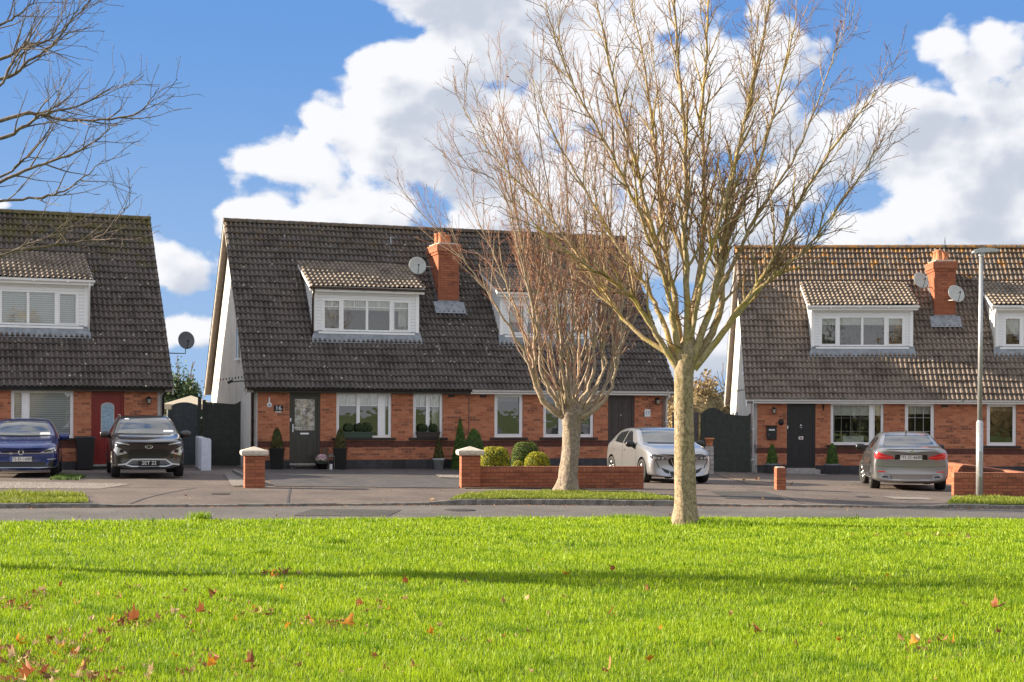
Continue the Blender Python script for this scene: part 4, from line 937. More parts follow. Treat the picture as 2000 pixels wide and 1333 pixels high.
# pier with terracotta planter
PR = empty('stone_pier', (5.94, 46.2, -.12), 0, 'narrow grey stone pier at the end of the number 17 driveway', 'pier')
m = MB()
for k in range(6): m.box(-.12 + .006 * (k % 2), .12 - .006 * (k % 2), -.12, .12, k * .14, k * .14 + .13)
m.build('pier_stones', STONE, PR, bevel=.008)
TP = MB().lathe([(.085, 0), (.10, .03), (.125, .2), (.145, .2), (.145, .24), (.115, .24), (.10, .1)], 0, 0, 20).build('terracotta_pot', TERRA, None, True); TP.location = (5.94, 46.2, -.12 + .84)
tag(TP, 'terracotta flower pot on top of the narrow stone pier', 'pot')
# cream canopy behind the gates
CN = empty('canopy', (-11.6, 55.5, -.12), R(8), 'cream canvas gazebo roof showing above the left side gates', 'gazebo')
m = MB(); m.add([(-.95, -.95, 2.06), (.95, -.95, 2.06), (.95, .95, 2.06), (-.95, .95, 2.06), (0, 0, 2.38), (-.95, -.95, 1.88), (.95, -.95, 1.88), (.95, .95, 1.88), (-.95, .95, 1.88)], [(0, 1, 4), (1, 2, 4), (2, 3, 4), (3, 0, 4), (5, 6, 1, 0), (6, 7, 2, 1), (7, 8, 3, 2), (8, 5, 0, 3)]); m.build('canvas', CREAM, CN)
for sx, sy in ((-1, -1), (1, -1), (1, 1), (-1, 1)): MB().tube([(sx * .9, sy * .9, -.3), (sx * .9, sy * .9, 1.9)], .03, 6).build('pole', GREYM, CN)
# lamp post
LP = empty('street_lamp', (10.78, 35.4, float(gz(10.78, 35.4)) - .03), 0, 'tall galvanised street lamp with flat head on the right verge', 'street lamp')
m = MB(); m.tube([(0, 0, 0), (0, 0, 1.75)], .078, 20); m.tube([(0, 0, 1.75), (0, 0, 1.80)], [.078, .055], 20, cap=False); m.tube([(0, 0, 1.80), (0.02, 0, 5.62)], [.055, .046], 20); m.build('pole', GREYM, LP, True)
m = MB(); m.box(-.04, .04, -.084, -.07, .5, 1.1); m.build('access_door', GREYM, LP, bevel=.004)
m = MB(); m.tube([(.02, 0, 5.58), (.02, 0, 5.68)], .062, 14); m.prism([(-.16, 5.66), (.38, 5.70), (.38, 5.73), (.2, 5.76), (-.05, 5.755), (-.16, 5.70)], 'y', -.11, .11); m.build('lamp_head', GREYM, LP, bevel=.012)
m = MB(); m.add([(-.12, -.08, 5.662), (.2, -.08, 5.684), (.2, .08, 5.684), (-.12, .08, 5.662)], [(0, 3, 2, 1)]); m.build('lens', GLASSH, LP)

# ---- satellite dishes
def dish(loc, rz_, tilt, d, mat_, label, arm_to, col2=None):
    e = empty('satellite_dish', loc, 0, label, 'satellite dish', 'satellite dishes on the houses')
    M = Matrix.Rotation(rz_, 4, 'Z') @ Matrix.Rotation(tilt, 4, 'X') @ Matrix.Rotation(R(90), 4, 'X') @ Matrix.Diagonal((1, 1.08, 1, 1))
    r = d / 2; prof = [(r * k / 8, .16 * (k / 8) ** 2 * r) for k in range(1, 9)]; prof = [(.001, 0)] + prof + [(r * 1.02, .16 * r - .008)] + [(r * k / 8, .16 * (k / 8) ** 2 * r - .012) for k in range(7, 0, -1)]
    MB().lathe(prof, 0, 0, 28, 0, M).build('reflector', mat_, e, True)
    m = MB(); f = M @ Vector((0, -r * .25, r * 1.05)); lo = M @ Vector((0, -r * .98, .02))
    m.tube([lo, (lo + f) / 2 + Vector((0, 0, -.02)), f], .012, 6); m.tube([f, f + (M @ Vector((0, 0, 0)) - f).normalized() * .09], .026, 8); m.build('feed_arm', PLAST, e)
    m = MB(); back = M @ Vector((0, 0, -.06)); t = Vector(arm_to) - Vector(loc)
    m.tube([M @ Vector((0, 0, -.01)), back, Vector((back.x, back.y, t.z)) if abs(t.z - back.z) > .08 else (back + t) / 2, t], .018, 8); m.build('bracket', col2 or mat_, e, True)
    return e
q = at(h16, 1, 5.66, 2.0, 6.38); dish(q, R(12), R(-18), .55, DISH, 'pale satellite dish on the mossy side of the middle chimney', at(h16, 1, 6.32, 2.3, 6.40))['label'] = 'pale grey satellite dish to the left of the middle chimney'
q = at(h18, 1, 5.86, 1.9, 6.45); dish(q, R(18), R(-24), .55, DISH, 'pale satellite dish left of the right-hand chimney', at(h18, 1, 6.32, 2.3, 6.25))
q = at(h18, 1, 6.98, 1.65, 5.98); dish(q, R(14), R(-24), .58, DISH, 'pale satellite dish in front of the right-hand chimney, lower of the two', at(h18, 1, 6.75, 1.88, 5.78))
q = Vector((-10.28, 48.4, 3.93)); dish(q, R(28), R(-10), .52, DDISH, 'dark satellite dish on the gable of the far left house', (-10.75, 48.2, 3.52), DDISH)
# aerial by the right chimney
AE = empty('chimney_aerial', at(h18, 1, 6.8, 2.5, 7.2), 0, 'thin wire cowl aerial above the right-hand chimney pots', 'aerial')
m = MB(); m.tube([(-.12, 0, 0), (0, 0, .75), (.12, 0, 0)], .008, 5); m.tube([(0, 0, -.1), (0, 0, .8)], .008, 5); m.build('wire', PLAST, AE)
AE = empty('chimney_aerial', at(h16, 1, 6.75, 2.6, 7.2), 0, 'thin wire cowl aerial above the middle chimney pots', 'aerial')
m = MB(); m.tube([(-.1, 0, 0), (0, 0, .6), (.1, 0, 0)], .008, 5); m.tube([(0, 0, -.1), (0, 0, .6)], .008, 5); m.build('wire', PLAST, AE)
for k, (t, w_) in enumerate(((1.67, 3.62), (5.19, 3.64))):
    m = MB(); z = rz(w_); m.tube([(0, -.12, z - .16), (0, -.05, z + .05), (.0, .0, z + .09), (.14, .05, z + .10)], .022, 6); o = m.build('roof_hook', GREYM, None); o.matrix_world = h16.matrix_world @ Matrix.Translation((t, w_, 0))
    tag(o, 'pale metal hook on the middle roof, ' + ('left of the pair' if k == 0 else 'right of the pair near the chimney'), 'roof hook', 'metal hooks on the middle roof')

# ---- wall lanterns, mailboxes, numbers
def lantern(H, m_, t, z, label, kind=0):
    e = empty('wall_lantern', at(H, m_, t, -.002, z), H.rotation_euler.z, label, 'lantern', 'lanterns beside the front doors'); 
    b = MB(); b.box(-.04, .04, -.02, 0, -.08, .12); b.tube([(0, -.02, .08), (0, -.09, .14), (0, -.11, .10)], .012, 6); b.build('bracket', PLAST, e)
    b = MB(); b.frustum(0, -.11, .06, .12, .075, .075, .02, .02); b.frustum(0, -.11, -.10, -.075, .03, .03, .045, .045); 
    for sx, sy in ((-1, -1), (1, -1), (1, 1), (-1, 1)): b.tube([(sx * .043, -.11 + sy * .043, -.08), (sx * .066, -.11 + sy * .066, .06)], .006, 4)
    b.build('cage', PLAST, e); b = MB(); b.frustum(0, -.11, -.07, .055, .038, .038, .056, .056); b.build('glass', mat('lantern glass', (.30, .28, .24), .1, spec=.8), e)
lantern(h17, -1, TW * 2 - 13.15, 2.07, 'black wall lantern right of the brown door of number 17')
lantern(h15, -1, .47, 2.0, 'dark wall lantern right of the red door')
lantern(h18, 1, .73, 2.02, 'dark wall lantern left of the black door')
def mailbox(H, m_, t, z, w_, h_, label, white=True, slot=True):
    e = empty('mailbox', at(H, m_, t, -.002, z), H.rotation_euler.z, label, 'mailbox')
    b = MB(); b.box(-w_ / 2, w_ / 2, -.11, 0, -h_ / 2, h_ / 2); b.prism([(-.13, h_ / 2), (0, h_ / 2 + .04), (0, h_ / 2)], 'x', -w_ / 2 - .01, w_ / 2 + .01); b.build('box', PLAST, e, bevel=.012)
    if slot: MB().box(-w_ * .3, w_ * .3, -.118, -.111, h_ * .2, h_ * .3).build('name_slip', PAPER, e); MB().lathe([(.012, -.116), (.012, -.11)], 0, 0, 8, 0, Matrix.Rotation(R(-90), 4, 'X') @ Matrix.Translation((-w_ * .3, .06, 0)) @ Matrix.Rotation(0, 4, 'X')).build('lock', CHROME, e)
    return e
mailbox(h18, 1, .66, 1.30, .32, .42, 'black wall mailbox left of the black front door')
mailbox(h15, -1, .50, 1.46, .34, .14, 'black and terracotta mailbox on brick above the black car', slot=True)
o = MB().lathe([(.001, 0), (.09, 0), (.09, .02), (.001, .024)], 0, 0, 20, 0, Matrix.Rotation(R(90), 4, 'X')).build('wall_plaque', PLAST, None, True); o.matrix_world = h18.matrix_world @ Matrix.Translation((.97, -.002, 1.66)) @ Matrix.Diagonal((1, 1, 1.2, 1))
tag(o, 'round black plaque between the mailbox and the black door', 'plaque')
o = MB(); o.box(-.02, .02, -.02, 0, -.18, .02); o.tube([(0, -.01, .0), (0, -.2, .02), (0, -.22, -.03)], .012, 6); o.prism([(-.2, 0), (0, 0), (0, -.16)], 'x', -.008, .008); o = o.build('hanging_bracket', PLAST); o.matrix_world = h18.matrix_world @ Matrix.Translation((2.34, -.003, 2.22))
tag(o, 'black iron hanging basket bracket right of the black door', 'bracket')
def number(H, m_, t, z, txt, label, dark):
    e = empty('house_number', at(H, m_, t, -.003, z), H.rotation_euler.z, label, 'number plate')
    if dark: text_mesh(txt, .19, Matrix.Translation((0, -.012, .02)), PAPER, 'numerals', e, .02); MB().box(-.09, .09, -.012, 0, -.10, -.075).build('plate', PAPER, e); MB().box(-.14, .14, -.004, -.0005, -.07, .11).build('backing', PLAST, e)
    else: MB().box(-.1, .1, -.012, 0, -.12, .12).build('plate', PAPER, e, bevel=.004); text_mesh(txt, .16, Matrix.Translation((0, -.016, .0)), mat('blue grey ink', (.15, .18, .28), .5), 'numerals', e, .006)
number(h16, 1, .82, 1.78, '16', 'white number 16 on the brick left of the olive door', True)
number(h17, -1, TW * 2 - 12.83, 1.70, '17', 'small white plate with number 17 right of the brown door', False)
# weather ornament left of the 16 door
e = empty('wall_thermometer', at(h16, 1, .55, -.003, 1.9), h16.rotation_euler.z, 'white round thermometer with stem above the number 16', 'thermometer')
MB().lathe([(.001, 0), (.075, 0), (.075, .02), (.06, .024), (.001, .024)], 0, 0, 20, 0, Matrix.Rotation(R(90), 4, 'X')).build('dial', PAPER, e, True); MB().box(-.018, .018, -.02, 0, .07, .22).build('stem', PAPER, e)
MB().lathe([(.001, .0245), (.035, .0245), (.035, .03), (.001, .03)], 0, 0, 14, 0, Matrix.Rotation(R(90), 4, 'X')).build('dial_face', GREYM, e, True)
# air vents high on the brick
for H_, m_, t, l in ((h16, 1, 6.2, 'left of the joint at number 16'), (h17, -1, 6.3, 'right of the joint at number 17'), (h18, 1, 6.25, 'under the gutter behind the saloon')):
    o = MB().box(-.11, .11, -.006, 0, -.035, .035).build('air_brick', PLINTH); o.matrix_world = H_.matrix_world @ Matrix.Translation((m_ * t, -.002, 2.2)); tag(o, 'dark air brick high on the wall ' + l, 'air brick')
for H_, a_, b_ in ((h16, 4.35, 4.75), (h16, 5.95, 6.35)):
    o = MB().box(a_, b_, -.01, 0, .0, .24).build('plinth_grille', PLAST, H_)
# brick movement joint and shed downpipe at the party line
MB().box(TW - .01, TW + .01, -.006, -.001, 0, 2.3).build('movement_joint', BLACKP, h16)
# coach light arm on the gable of 16
e = empty('security_light', at(h16, 1, 0, 1.15, 2.62), h16.rotation_euler.z, 'small black security light on the white gable above the left gates', 'security light')
m = MB(); m.tube([(0, 0, 0), (-.12, 0, .0)], .02, 6); m.tube([(-.12, 0, 0), (-.42, -.02, -.04)], .018, 6); m.build('arm', PLAST, e); m = MB(); m.tube([(-.5, -.03, -.06), (-.36, -.01, .02)], [.05, .03], 8); m.build('lamp', PLAST, e)
# steps of 18
s = MB(); s.box(1.10, 2.2, -.42, -.005, -.15, .12); s.box(1.02, 2.35, -.75, -.42, -.2, -.02); s = s.build('door_step', STONE, h18, bevel=.012)
MB().box(1.12, 2.2, -.35, -.06, -.1, .075).build('door_step', PLINTH, h16, bevel=.01); MB().box(1.25, 2.0, -.42, -.1, .076, .10).build('door_mat', mat('coir mat', (.10, .08, .06), .95), h16)
# bin at house 15
B = empty('refuse_bin', at(h15, -1, 2.32, -.45, 0), h15.rotation_euler.z, 'tall black refuse bin between the blue and black cars', 'bin')
m = MB(); m.frustum(0, 0, .03, .92, .20, .2, .25, .25); m.build('bin_body', PLAST, B, bevel=.02); m = MB(); m.frustum(0, 0, .92, .98, .27, .27, .25, .25); m.box(-.26, .26, .2, .3, .9, .97); m.build('lid', PLAST, B, bevel=.02)
for sx in (-1, 1): MB().tube([(sx * .18, .22, .1), (sx * .24, .22, .1)], .1, 14).build('wheel', RUBBER, B)

# ================================================================ plants
def leaf_cloud(name, pts, nrm, size, matl, parent, tint=None, kind=None):
    """pts (n,3): one small two-triangle leaf at each point"""
    n = len(pts); r = rng.normal(0, 1, (n, 3)); r /= np.linalg.norm(r, axis=1)[:, None]
    if nrm is not None: r = r * .8 + nrm * .9; r /= np.linalg.norm(r, axis=1)[:, None]
    a = np.cross(r, rng.normal(0, 1, (n, 3))); a /= np.linalg.norm(a, axis=1)[:, None]; b = np.cross(r, a)
    s = size * rng.uniform(.6, 1.3, n)[:, None]
    V = np.zeros((n, 4, 3)); V[:, 0] = pts - a * s; V[:, 1] = pts - b * s * .5; V[:, 2] = pts + a * s; V[:, 3] = pts + b * s * .5
    i = np.arange(n)[:, None] * 4; T = np.concatenate([i + [0, 1, 2], i + [0, 2, 3]], 0)
    t = np.clip(rng.normal(.5, .25, n), 0, 1) if tint is None else tint
    return fast_mesh(name, V.reshape(-1, 3), T, matl, np.repeat(t, 4), kind, parent)
def surf_pts(shape, n):
    """points in the outer shell of a bush: shape(dir)->radius vector"""
    d = rng.normal(0, 1, (n, 3)); d /= np.linalg.norm(d, axis=1)[:, None]
    return d
def bush(name, loc, sx, sy, h, matl, label, cat='topiary', kind='block', n=5000, leaf=.022, group=None, core=(.03, .05, .01), pot=None, rotz=0):
    e = empty(name, loc, rotz, label, cat, group); z0 = 0
    if pot: z0 = pot(e)
    if kind == 'block':
        p = 4.0; d = surf_pts(None, n); k = (np.abs(d[:, 0]) ** p + np.abs(d[:, 1]) ** p + np.abs(d[:, 2]) ** p) ** (-1 / p)
        u = d * k[:, None]; taper = 1 - .18 * (u[:, 2] + 1) / 2
        pts = np.stack([u[:, 0] * sx / 2 * taper, u[:, 1] * sy / 2 * taper, (u[:, 2] + 1) * h / 2], 1)
    elif kind == 'dome':
        d = surf_pts(None, n); p = 2.6; k = (np.abs(d[:, 0]) ** p + np.abs(d[:, 1]) ** p + np.abs(d[:, 2]) ** p) ** (-1 / p); u = d * k[:, None]
        pts = np.stack([u[:, 0] * sx / 2, u[:, 1] * sy / 2, (u[:, 2] + 1) * h / 2], 1)
    else:                                         # cone / bullet
        t = rng.random(n) ** (1.25 if kind == 'cone' else .9); a = rng.uniform(0, 2 * np.pi, n); 
        rr = {'cone': (1 - t) ** .8, 'bullet': (1 - t ** 2.2) ** .5 * (.75 + .25 * (1 - t)), 'ball': None}[kind]
        pts = np.stack([rr * sx / 2 * np.cos(a), rr * sy / 2 * np.sin(a), t * h], 1); u = np.stack([np.cos(a), np.sin(a), .4 * np.ones(n)], 1)
    bump = 1 + .05 * smooth_noise(pts[:, 0] * 9, pts[:, 2] * 9 + pts[:, 1] * 7, 1, 3)[:, None] * 1.0
    c = np.array([0, 0, h / 2]); q = c + (pts - c) * bump * rng.uniform(.90, 1.03, n)[:, None]; q[:, 2] += z0
    un = u / np.linalg.norm(u, axis=1)[:, None]
    clump = .5 + .3 * smooth_noise(pts[:, 0] * 14, pts[:, 2] * 14, 1, 6) + rng.normal(0, .18, n)
    leaf_cloud('foliage', q, un, leaf, matl, e, np.clip(clump, 0, 1))
    # dense inner twiggy core
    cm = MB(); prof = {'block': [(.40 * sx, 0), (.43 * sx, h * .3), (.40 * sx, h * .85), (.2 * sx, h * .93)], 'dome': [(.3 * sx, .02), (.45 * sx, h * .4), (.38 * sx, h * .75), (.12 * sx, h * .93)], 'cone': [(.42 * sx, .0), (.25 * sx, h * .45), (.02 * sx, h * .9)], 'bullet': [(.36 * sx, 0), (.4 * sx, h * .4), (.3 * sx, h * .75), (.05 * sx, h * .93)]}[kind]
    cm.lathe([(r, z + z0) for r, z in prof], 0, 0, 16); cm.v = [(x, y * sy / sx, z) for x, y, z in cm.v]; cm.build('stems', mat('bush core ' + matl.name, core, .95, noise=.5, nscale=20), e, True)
    return e
def on_ground(x, y): return float(gz(x, y))
bush('box_shrub', (-.42, 38.3, on_ground(-.4, 38.3)), .80, .75, .86, BOXY, 'large golden clipped shrub nearest the capped pillar of the garden wall', n=9000, leaf=.02)
bush('box_shrub', (.36, 39.6, on_ground(.4, 39.6)), .80, .7, .97, BOXG, 'green flat-topped clipped shrub behind the garden wall, left of the tree', n=9000, leaf=.02)
bush('box_shrub', (.62, 37.6, on_ground(.6, 37.6)), .62, .6, .77, BOXY, 'rounded golden shrub behind the garden wall next to the tree trunk', kind='dome', n=6000, leaf=.02)
bush('box_shrub', (.16, 37.3, on_ground(.1, 37.3)), .30, .3, .56, BOXY, 'smallest golden shrub just showing over the garden wall', kind='dome', n=2500, leaf=.018)
def hpos(H, m_, t, w_, z): return at(H, m_, t, w_, z)
q = hpos(h16, 1, 6.32, -.55, -.02); bush('conifer', q, .58, .55, 1.52, CONE, 'tall narrow dark green cone conifer against the brick of number 16', kind='cone', n=6000, leaf=.03)
q = hpos(h16, 1, 6.30, -2.0, -.02); bush('conifer', q, .78, .75, 1.22, CONE, 'broad green clipped conifer beside the capped pillar', kind='bullet', n=8000, leaf=.026)
def tall_pot(e, w0=.15, w1=.20, h=.66, matl=PLAST):
    m = MB(); m.frustum(0, 0, 0, h, w0, w0, w1, w1); m.frustum(0, 0, h - .0, h + .03, w1 + .015, w1 + .015, w1 + .015, w1 + .015); m.frustum(0, 0, h + .03, h + .032, w1 - .02, w1 - .02, w1 - .02, w1 - .02)
    m.build('planter', matl, e, bevel=.006); return h + .01
def round_pot(r0, r1, h, matl):
    def f(e):
        MB().lathe([(r0, 0), (r1, h - .06), (r1 + .02, h - .06), (r1 + .02, h), (r1 - .02, h), (r1 - .02, h - .05)], 0, 0, 24).build('planter', matl, e, True); return h - .04
    return f
BLKP = mat('black planter', (.008, .008, .009), .3)
LGP = mat('pale grey pot', (.34, .36, .38), .6, noise=.15); SGP = mat('slate grey pot', (.14, .15, .16), .6)
bush('potted_topiary', hpos(h16, 1, .68, -.55, -.06), .36, .36, .62, DRYL, 'bronzed topiary in a tall black planter left of the olive door', 'potted plant', 'bullet', 3000, .022, pot=lambda e: tall_pot(e, matl=BLKP))
bush('potted_topiary', hpos(h16, 1, 2.58, -.55, -.06), .34, .34, .60, DRYL, 'bronzed topiary in a tall black planter right of the olive door', 'potted plant', 'bullet', 3000, .022, pot=lambda e: tall_pot(e, matl=BLKP))
bush('potted_topiary', hpos(h16, 1, 5.62, -.6, -.04), .36, .36, .68, DRYL, 'thin topiary in a pale grey round pot left of the conifers', 'potted plant', 'cone', 2500, .022, pot=round_pot(.13, .17, .34, LGP))
bush('potted_topiary', hpos(h18, 1, .62, -.6, -.02), .36, .36, .66, CONE, 'topiary in a slate grey pot below the black mailbox', 'potted plant', 'bullet', 3000, .024, pot=round_pot(.17, .24, .34, SGP))
bush('potted_topiary', hpos(h18, 1, 2.56, -.5, -.04), .40, .40, .70, CONE, 'topiary in a slate grey pot right of the black front door', 'potted plant', 'bullet', 3000, .024, pot=round_pot(.17, .25, .36, SGP))
# window boxes with box balls
def wbox(H, m_, t0, t1, w_, z, balls, matl, label):
    e = empty('window_box', at(H, m_, (t0 + t1) / 2, w_, z), H.rotation_euler.z, label, 'window box', 'window boxes on the sills of number 16'); L_ = (t1 - t0) / 2
    m = MB(); m.frustum(0, 0, 0, .17, L_ - .03, .07, L_, .095); m.box(-L_ - .01, L_ + .01, -.105, .105, .15, .18); m.build('trough', matl, e, bevel=.005)
    for b_, r in balls:
        d = surf_pts(None, 1400); p = d * r * rng.uniform(.9, 1.03, 1400)[:, None] + np.array([b_, 0, .17 + r * .85]); leaf_cloud('foliage', p, d, .02, EVER, e)
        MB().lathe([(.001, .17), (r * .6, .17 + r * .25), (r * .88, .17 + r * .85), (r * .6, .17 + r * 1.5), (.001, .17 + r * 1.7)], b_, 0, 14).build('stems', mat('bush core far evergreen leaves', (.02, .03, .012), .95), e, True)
wbox(h16, 1, 2.78, 3.70, -.02, .918, ((-.27, .14), (.06, .15), (.30, .15)), mat('green trough', (.055, .085, .06), .5), 'long green window box with three clipped balls under the wide window')
wbox(h16, 1, 5.08, 5.82, -.02, .918, ((-.16, .14), (.16, .14)), mat('brown trough', (.05, .04, .035), .6), 'dark window box with two clipped balls under the narrow window')
# flower pot, lantern candle and welcome bits by the 16 door
e = empty('flower_pot', hpos(h16, 1, 2.02, -.55, .0), 0, 'small dark bowl of violet and white flowers beside the olive door', 'flower pot')
MB().lathe([(.10, 0), (.19, .16), (.2, .16), (.2, .19), (.17, .19)], 0, 0, 20).build('bowl', PLAST, e, True)
d = surf_pts(None, 700); leaf_cloud('flowers', d * np.array([.17, .15, .15]) + np.array([0, 0, .28]), d, .035, FLW, e); d = surf_pts(None, 900); leaf_cloud('foliage', d * np.array([.18, .16, .10]) + np.array([0, 0, .22]), d, .03, EVER, e)
e = empty('floor_lantern', hpos(h16, 1, 2.28, -.62, -.05), .3, 'glass floor lantern with white candle between the flowers and the planter', 'lantern')
m = MB(); m.box(-.1, .1, -.1, .1, 0, .03); m.frustum(0, 0, .42, .50, .11, .11, .03, .03)
for sx, sy in ((-1, -1), (1, -1), (1, 1), (-1, 1)): m.box(sx * .09 - .008, sx * .09 + .008, sy * .09 - .008, sy * .09 + .008, .03, .42)
m.build('lantern_frame', mat('lantern metal', (.12, .11, .10), .4, metal=.6), e); MB().tube([(0, 0, .03), (0, 0, .2)], .05, 14).build('candle', WHITE, e)
o = MB(); o.box(-.1, .1, -.02, .02, 0, .55); o = o.build('wall_sign', mat('aged timber', (.12, .07, .045), .8, noise=.3)); o.matrix_world = h16.matrix_world @ Matrix.Translation((2.22, -.12, .08)) @ Matrix.Rotation(R(-8), 4, 'X'); o.name = 'timber_post'; tag(o, 'short brown timber board leaning on the brick right of the olive door', 'timber board')
# distant planting
def far_bush(name, cx, cy, sx, sy, h, matl, label, n, leaf, z0=-.3, cat='bush', core=None):
    e = empty(name, (cx, cy, z0), 0, label, cat); d = surf_pts(None, n); d[:, 2] = np.abs(d[:, 2])
    k = 1 + .22 * smooth_noise(d[:, 0] * 5 + cx, d[:, 2] * 6 + cy, 1, 2) + rng.normal(0, .06, n); r = rng.uniform(.8, 1.0, n)
    p = d * (k * r)[:, None] * np.array([sx / 2, sy / 2, h]); leaf_cloud('foliage', p, None, leaf, matl, e)
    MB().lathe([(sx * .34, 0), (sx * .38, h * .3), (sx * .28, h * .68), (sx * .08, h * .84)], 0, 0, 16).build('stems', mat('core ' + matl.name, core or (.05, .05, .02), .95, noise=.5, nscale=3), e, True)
    return e
for cx, cy, sx, h, l in ((9.2, 74, 4.2, 3.7, 'tan leafless hedge mound beyond the wide green gate, left part'), (11.6, 76, 4.6, 3.3, 'tan leafless hedge mound beyond the wide green gate, right part'), (6.6, 78, 4.4, 3.4, 'tan leafless hedge mound behind the front tree trunk')):
    far_bush('hedge_shrub', cx, cy, sx, 3, h, TANL, l, 9000, .09, core=(.16, .12, .06))
far_bush('evergreen_bush', -16.9, 78, 3.4, 3, 3.5, EVER, 'dark evergreen bush above the slate side gate, left of the gable', 6000, .11, core=(.02, .03, .015))
far_bush('hedge_shrub', -19.6, 84, 3.2, 3, 3.5, TANL, 'brown leafless shrub beyond the gazebo beside the left house roof', 5000, .09, core=(.12, .09, .05))
far_bush('evergreen_bush', -15.0, 86, 2.4, 3, 3.9, EVER, 'dark evergreen bush behind the gable foot of number 16', 5000, .11, core=(.02, .03, .015))
for i in range(14):
    x = -70 + i * 11 + random.uniform(-2, 2); far_bush('hedge_shrub', x, 110 + random.uniform(-4, 4), 12, 5, 2.6 + random.uniform(-.5, .4), TANL if i % 2 else EVER, 'far boundary shrub behind the houses', 1500, .3, core=(.07, .06, .03))['group'] = 'far boundary shrubs'

for i in range(9):
    far_bush('hedge_shrub', -32 + i * 8 + random.uniform(-1, 1), -30 + random.uniform(-2, 2), 9, 5, 10 + random.uniform(-2.5, 2), TANL if i % 3 else EVER, 'tall leafless shrub across the green, seen only in the window reflections', 1500, .3, core=(.10, .08, .045))['group'] = 'shrubs across the green'
# ================================================================ trees
class Tubes:
    def __init__(s): s.V = []; s.F = []; s.n = 0
    def add(s, P, Rr, k):
        P = np.asarray(P, float); m = len(P); T = np.gradient(P, axis=0); T /= np.linalg.norm(T, axis=1)[:, None] + 1e-9
        ref = np.array([.3, .9, .2]) if abs(T[0] @ np.array([.3, .9, .2])) < .85 else np.array([1., 0, 0])
        A = np.cross(T, ref); A /= np.linalg.norm(A, axis=1)[:, None] + 1e-9; B = np.cross(T, A)
        th = np.arange(k) * 2 * np.pi / k; Rr = np.asarray(Rr)[:, None, None]
        V = P[:, None, :] + (A[:, None, :] * np.cos(th)[None, :, None] + B[:, None, :] * np.sin(th)[None, :, None]) * Rr
        s.V.append(V.reshape(-1, 3)); i = np.arange(m - 1)[:, None] * k; j = np.arange(k)[None, :]; j2 = (j + 1) % k
        a, b, c, d = (i + j).ravel(), (i + j2).ravel(), (i + k + j2).ravel(), (i + k + j).ravel()
        s.F.append(np.concatenate([np.stack([a, b, c], 1), np.stack([a, c, d], 1)]) + s.n); s.n += m * k
    def build(s, name, matl, parent): return fast_mesh(name, np.concatenate(s.V), np.concatenate(s.F), matl, None, None, parent, True)
def spline(pts, n):
    P = np.array(pts, float); t = np.linspace(0, len(P) - 1, n); out = []
    Q = np.vstack([2 * P[0] - P[1], P, 2 * P[-1] - P[-2]])
    for u in t:
        i = min(int(u), len(P) - 2); f = u - i; a, b, c, d = Q[i], Q[i + 1], Q[i + 2], Q[i + 3]
        out.append(.5 * ((2 * b) + (c - a) * f + (2 * a - 5 * b + 4 * c - d) * f * f + (3 * b - a - 3 * c + d) * f ** 3))
    return np.array(out)
def grow(tubes, P, Rd, lvl, rnd, o):
    """children along path P with radii Rd; o: option dict per level"""
    c = o[lvl]; m = len(P); L = np.linalg.norm(np.diff(P, axis=0), axis=1).sum()
    cnt = int(L * c['dens'] * rnd.uniform(.85, 1.15))
    ph = rnd.uniform(0, 6.28)
    for q in range(cnt):
        f = c['start'] + (1 - c['start']) * ((q + rnd.random()) / cnt) ; i = f * (m - 1); i0 = min(int(i), m - 2); fr = i - i0
        p = P[i0] * (1 - fr) + P[i0 + 1] * fr; r = Rd[i0] * (1 - fr) + Rd[i0 + 1] * fr; t = P[i0 + 1] - P[i0]; t = t / (np.linalg.norm(t) + 1e-9)
        ph += 2.4 + rnd.uniform(-.5, .5); a = np.cross(t, [.2, .1, 1]) if abs(t[2]) < .95 else np.cross(t, [1, 0, 0]); a /= np.linalg.norm(a); b = np.cross(t, a)
        out = a * math.cos(ph) + b * math.sin(ph); ang = R(rnd.uniform(*c['ang'])); d = t * math.cos(ang) + out * math.sin(ang)
        ln = c['len'] * rnd.uniform(.5, 1.15) * (1.1 - c.get('fall', .5) * f); n = c['seg']; step = ln / n; pp = [p]; up = c['up']
        bend = np.array([rnd.gauss(0, c['wig']) for _ in range(3)])
        for s in range(n):
            d = d + np.array([0, 0, up]) * step + bend * step + np.array([rnd.gauss(0, c['kink']) for _ in range(3)]); d /= np.linalg.norm(d); pp.append(pp[-1] + d * step)
        pp = np.array(pp); r0 = min(r * .72, c['r']) * rnd.uniform(.8, 1.1); rr = r0 * (1 - np.linspace(0, 1, n + 1) * .78)
        rr = np.maximum(rr, c['rmin']); tubes[c['tube']].add(pp, rr, c['k'])
        if lvl + 1 < len(o): grow(tubes, pp, rr, lvl + 1, rnd, o)
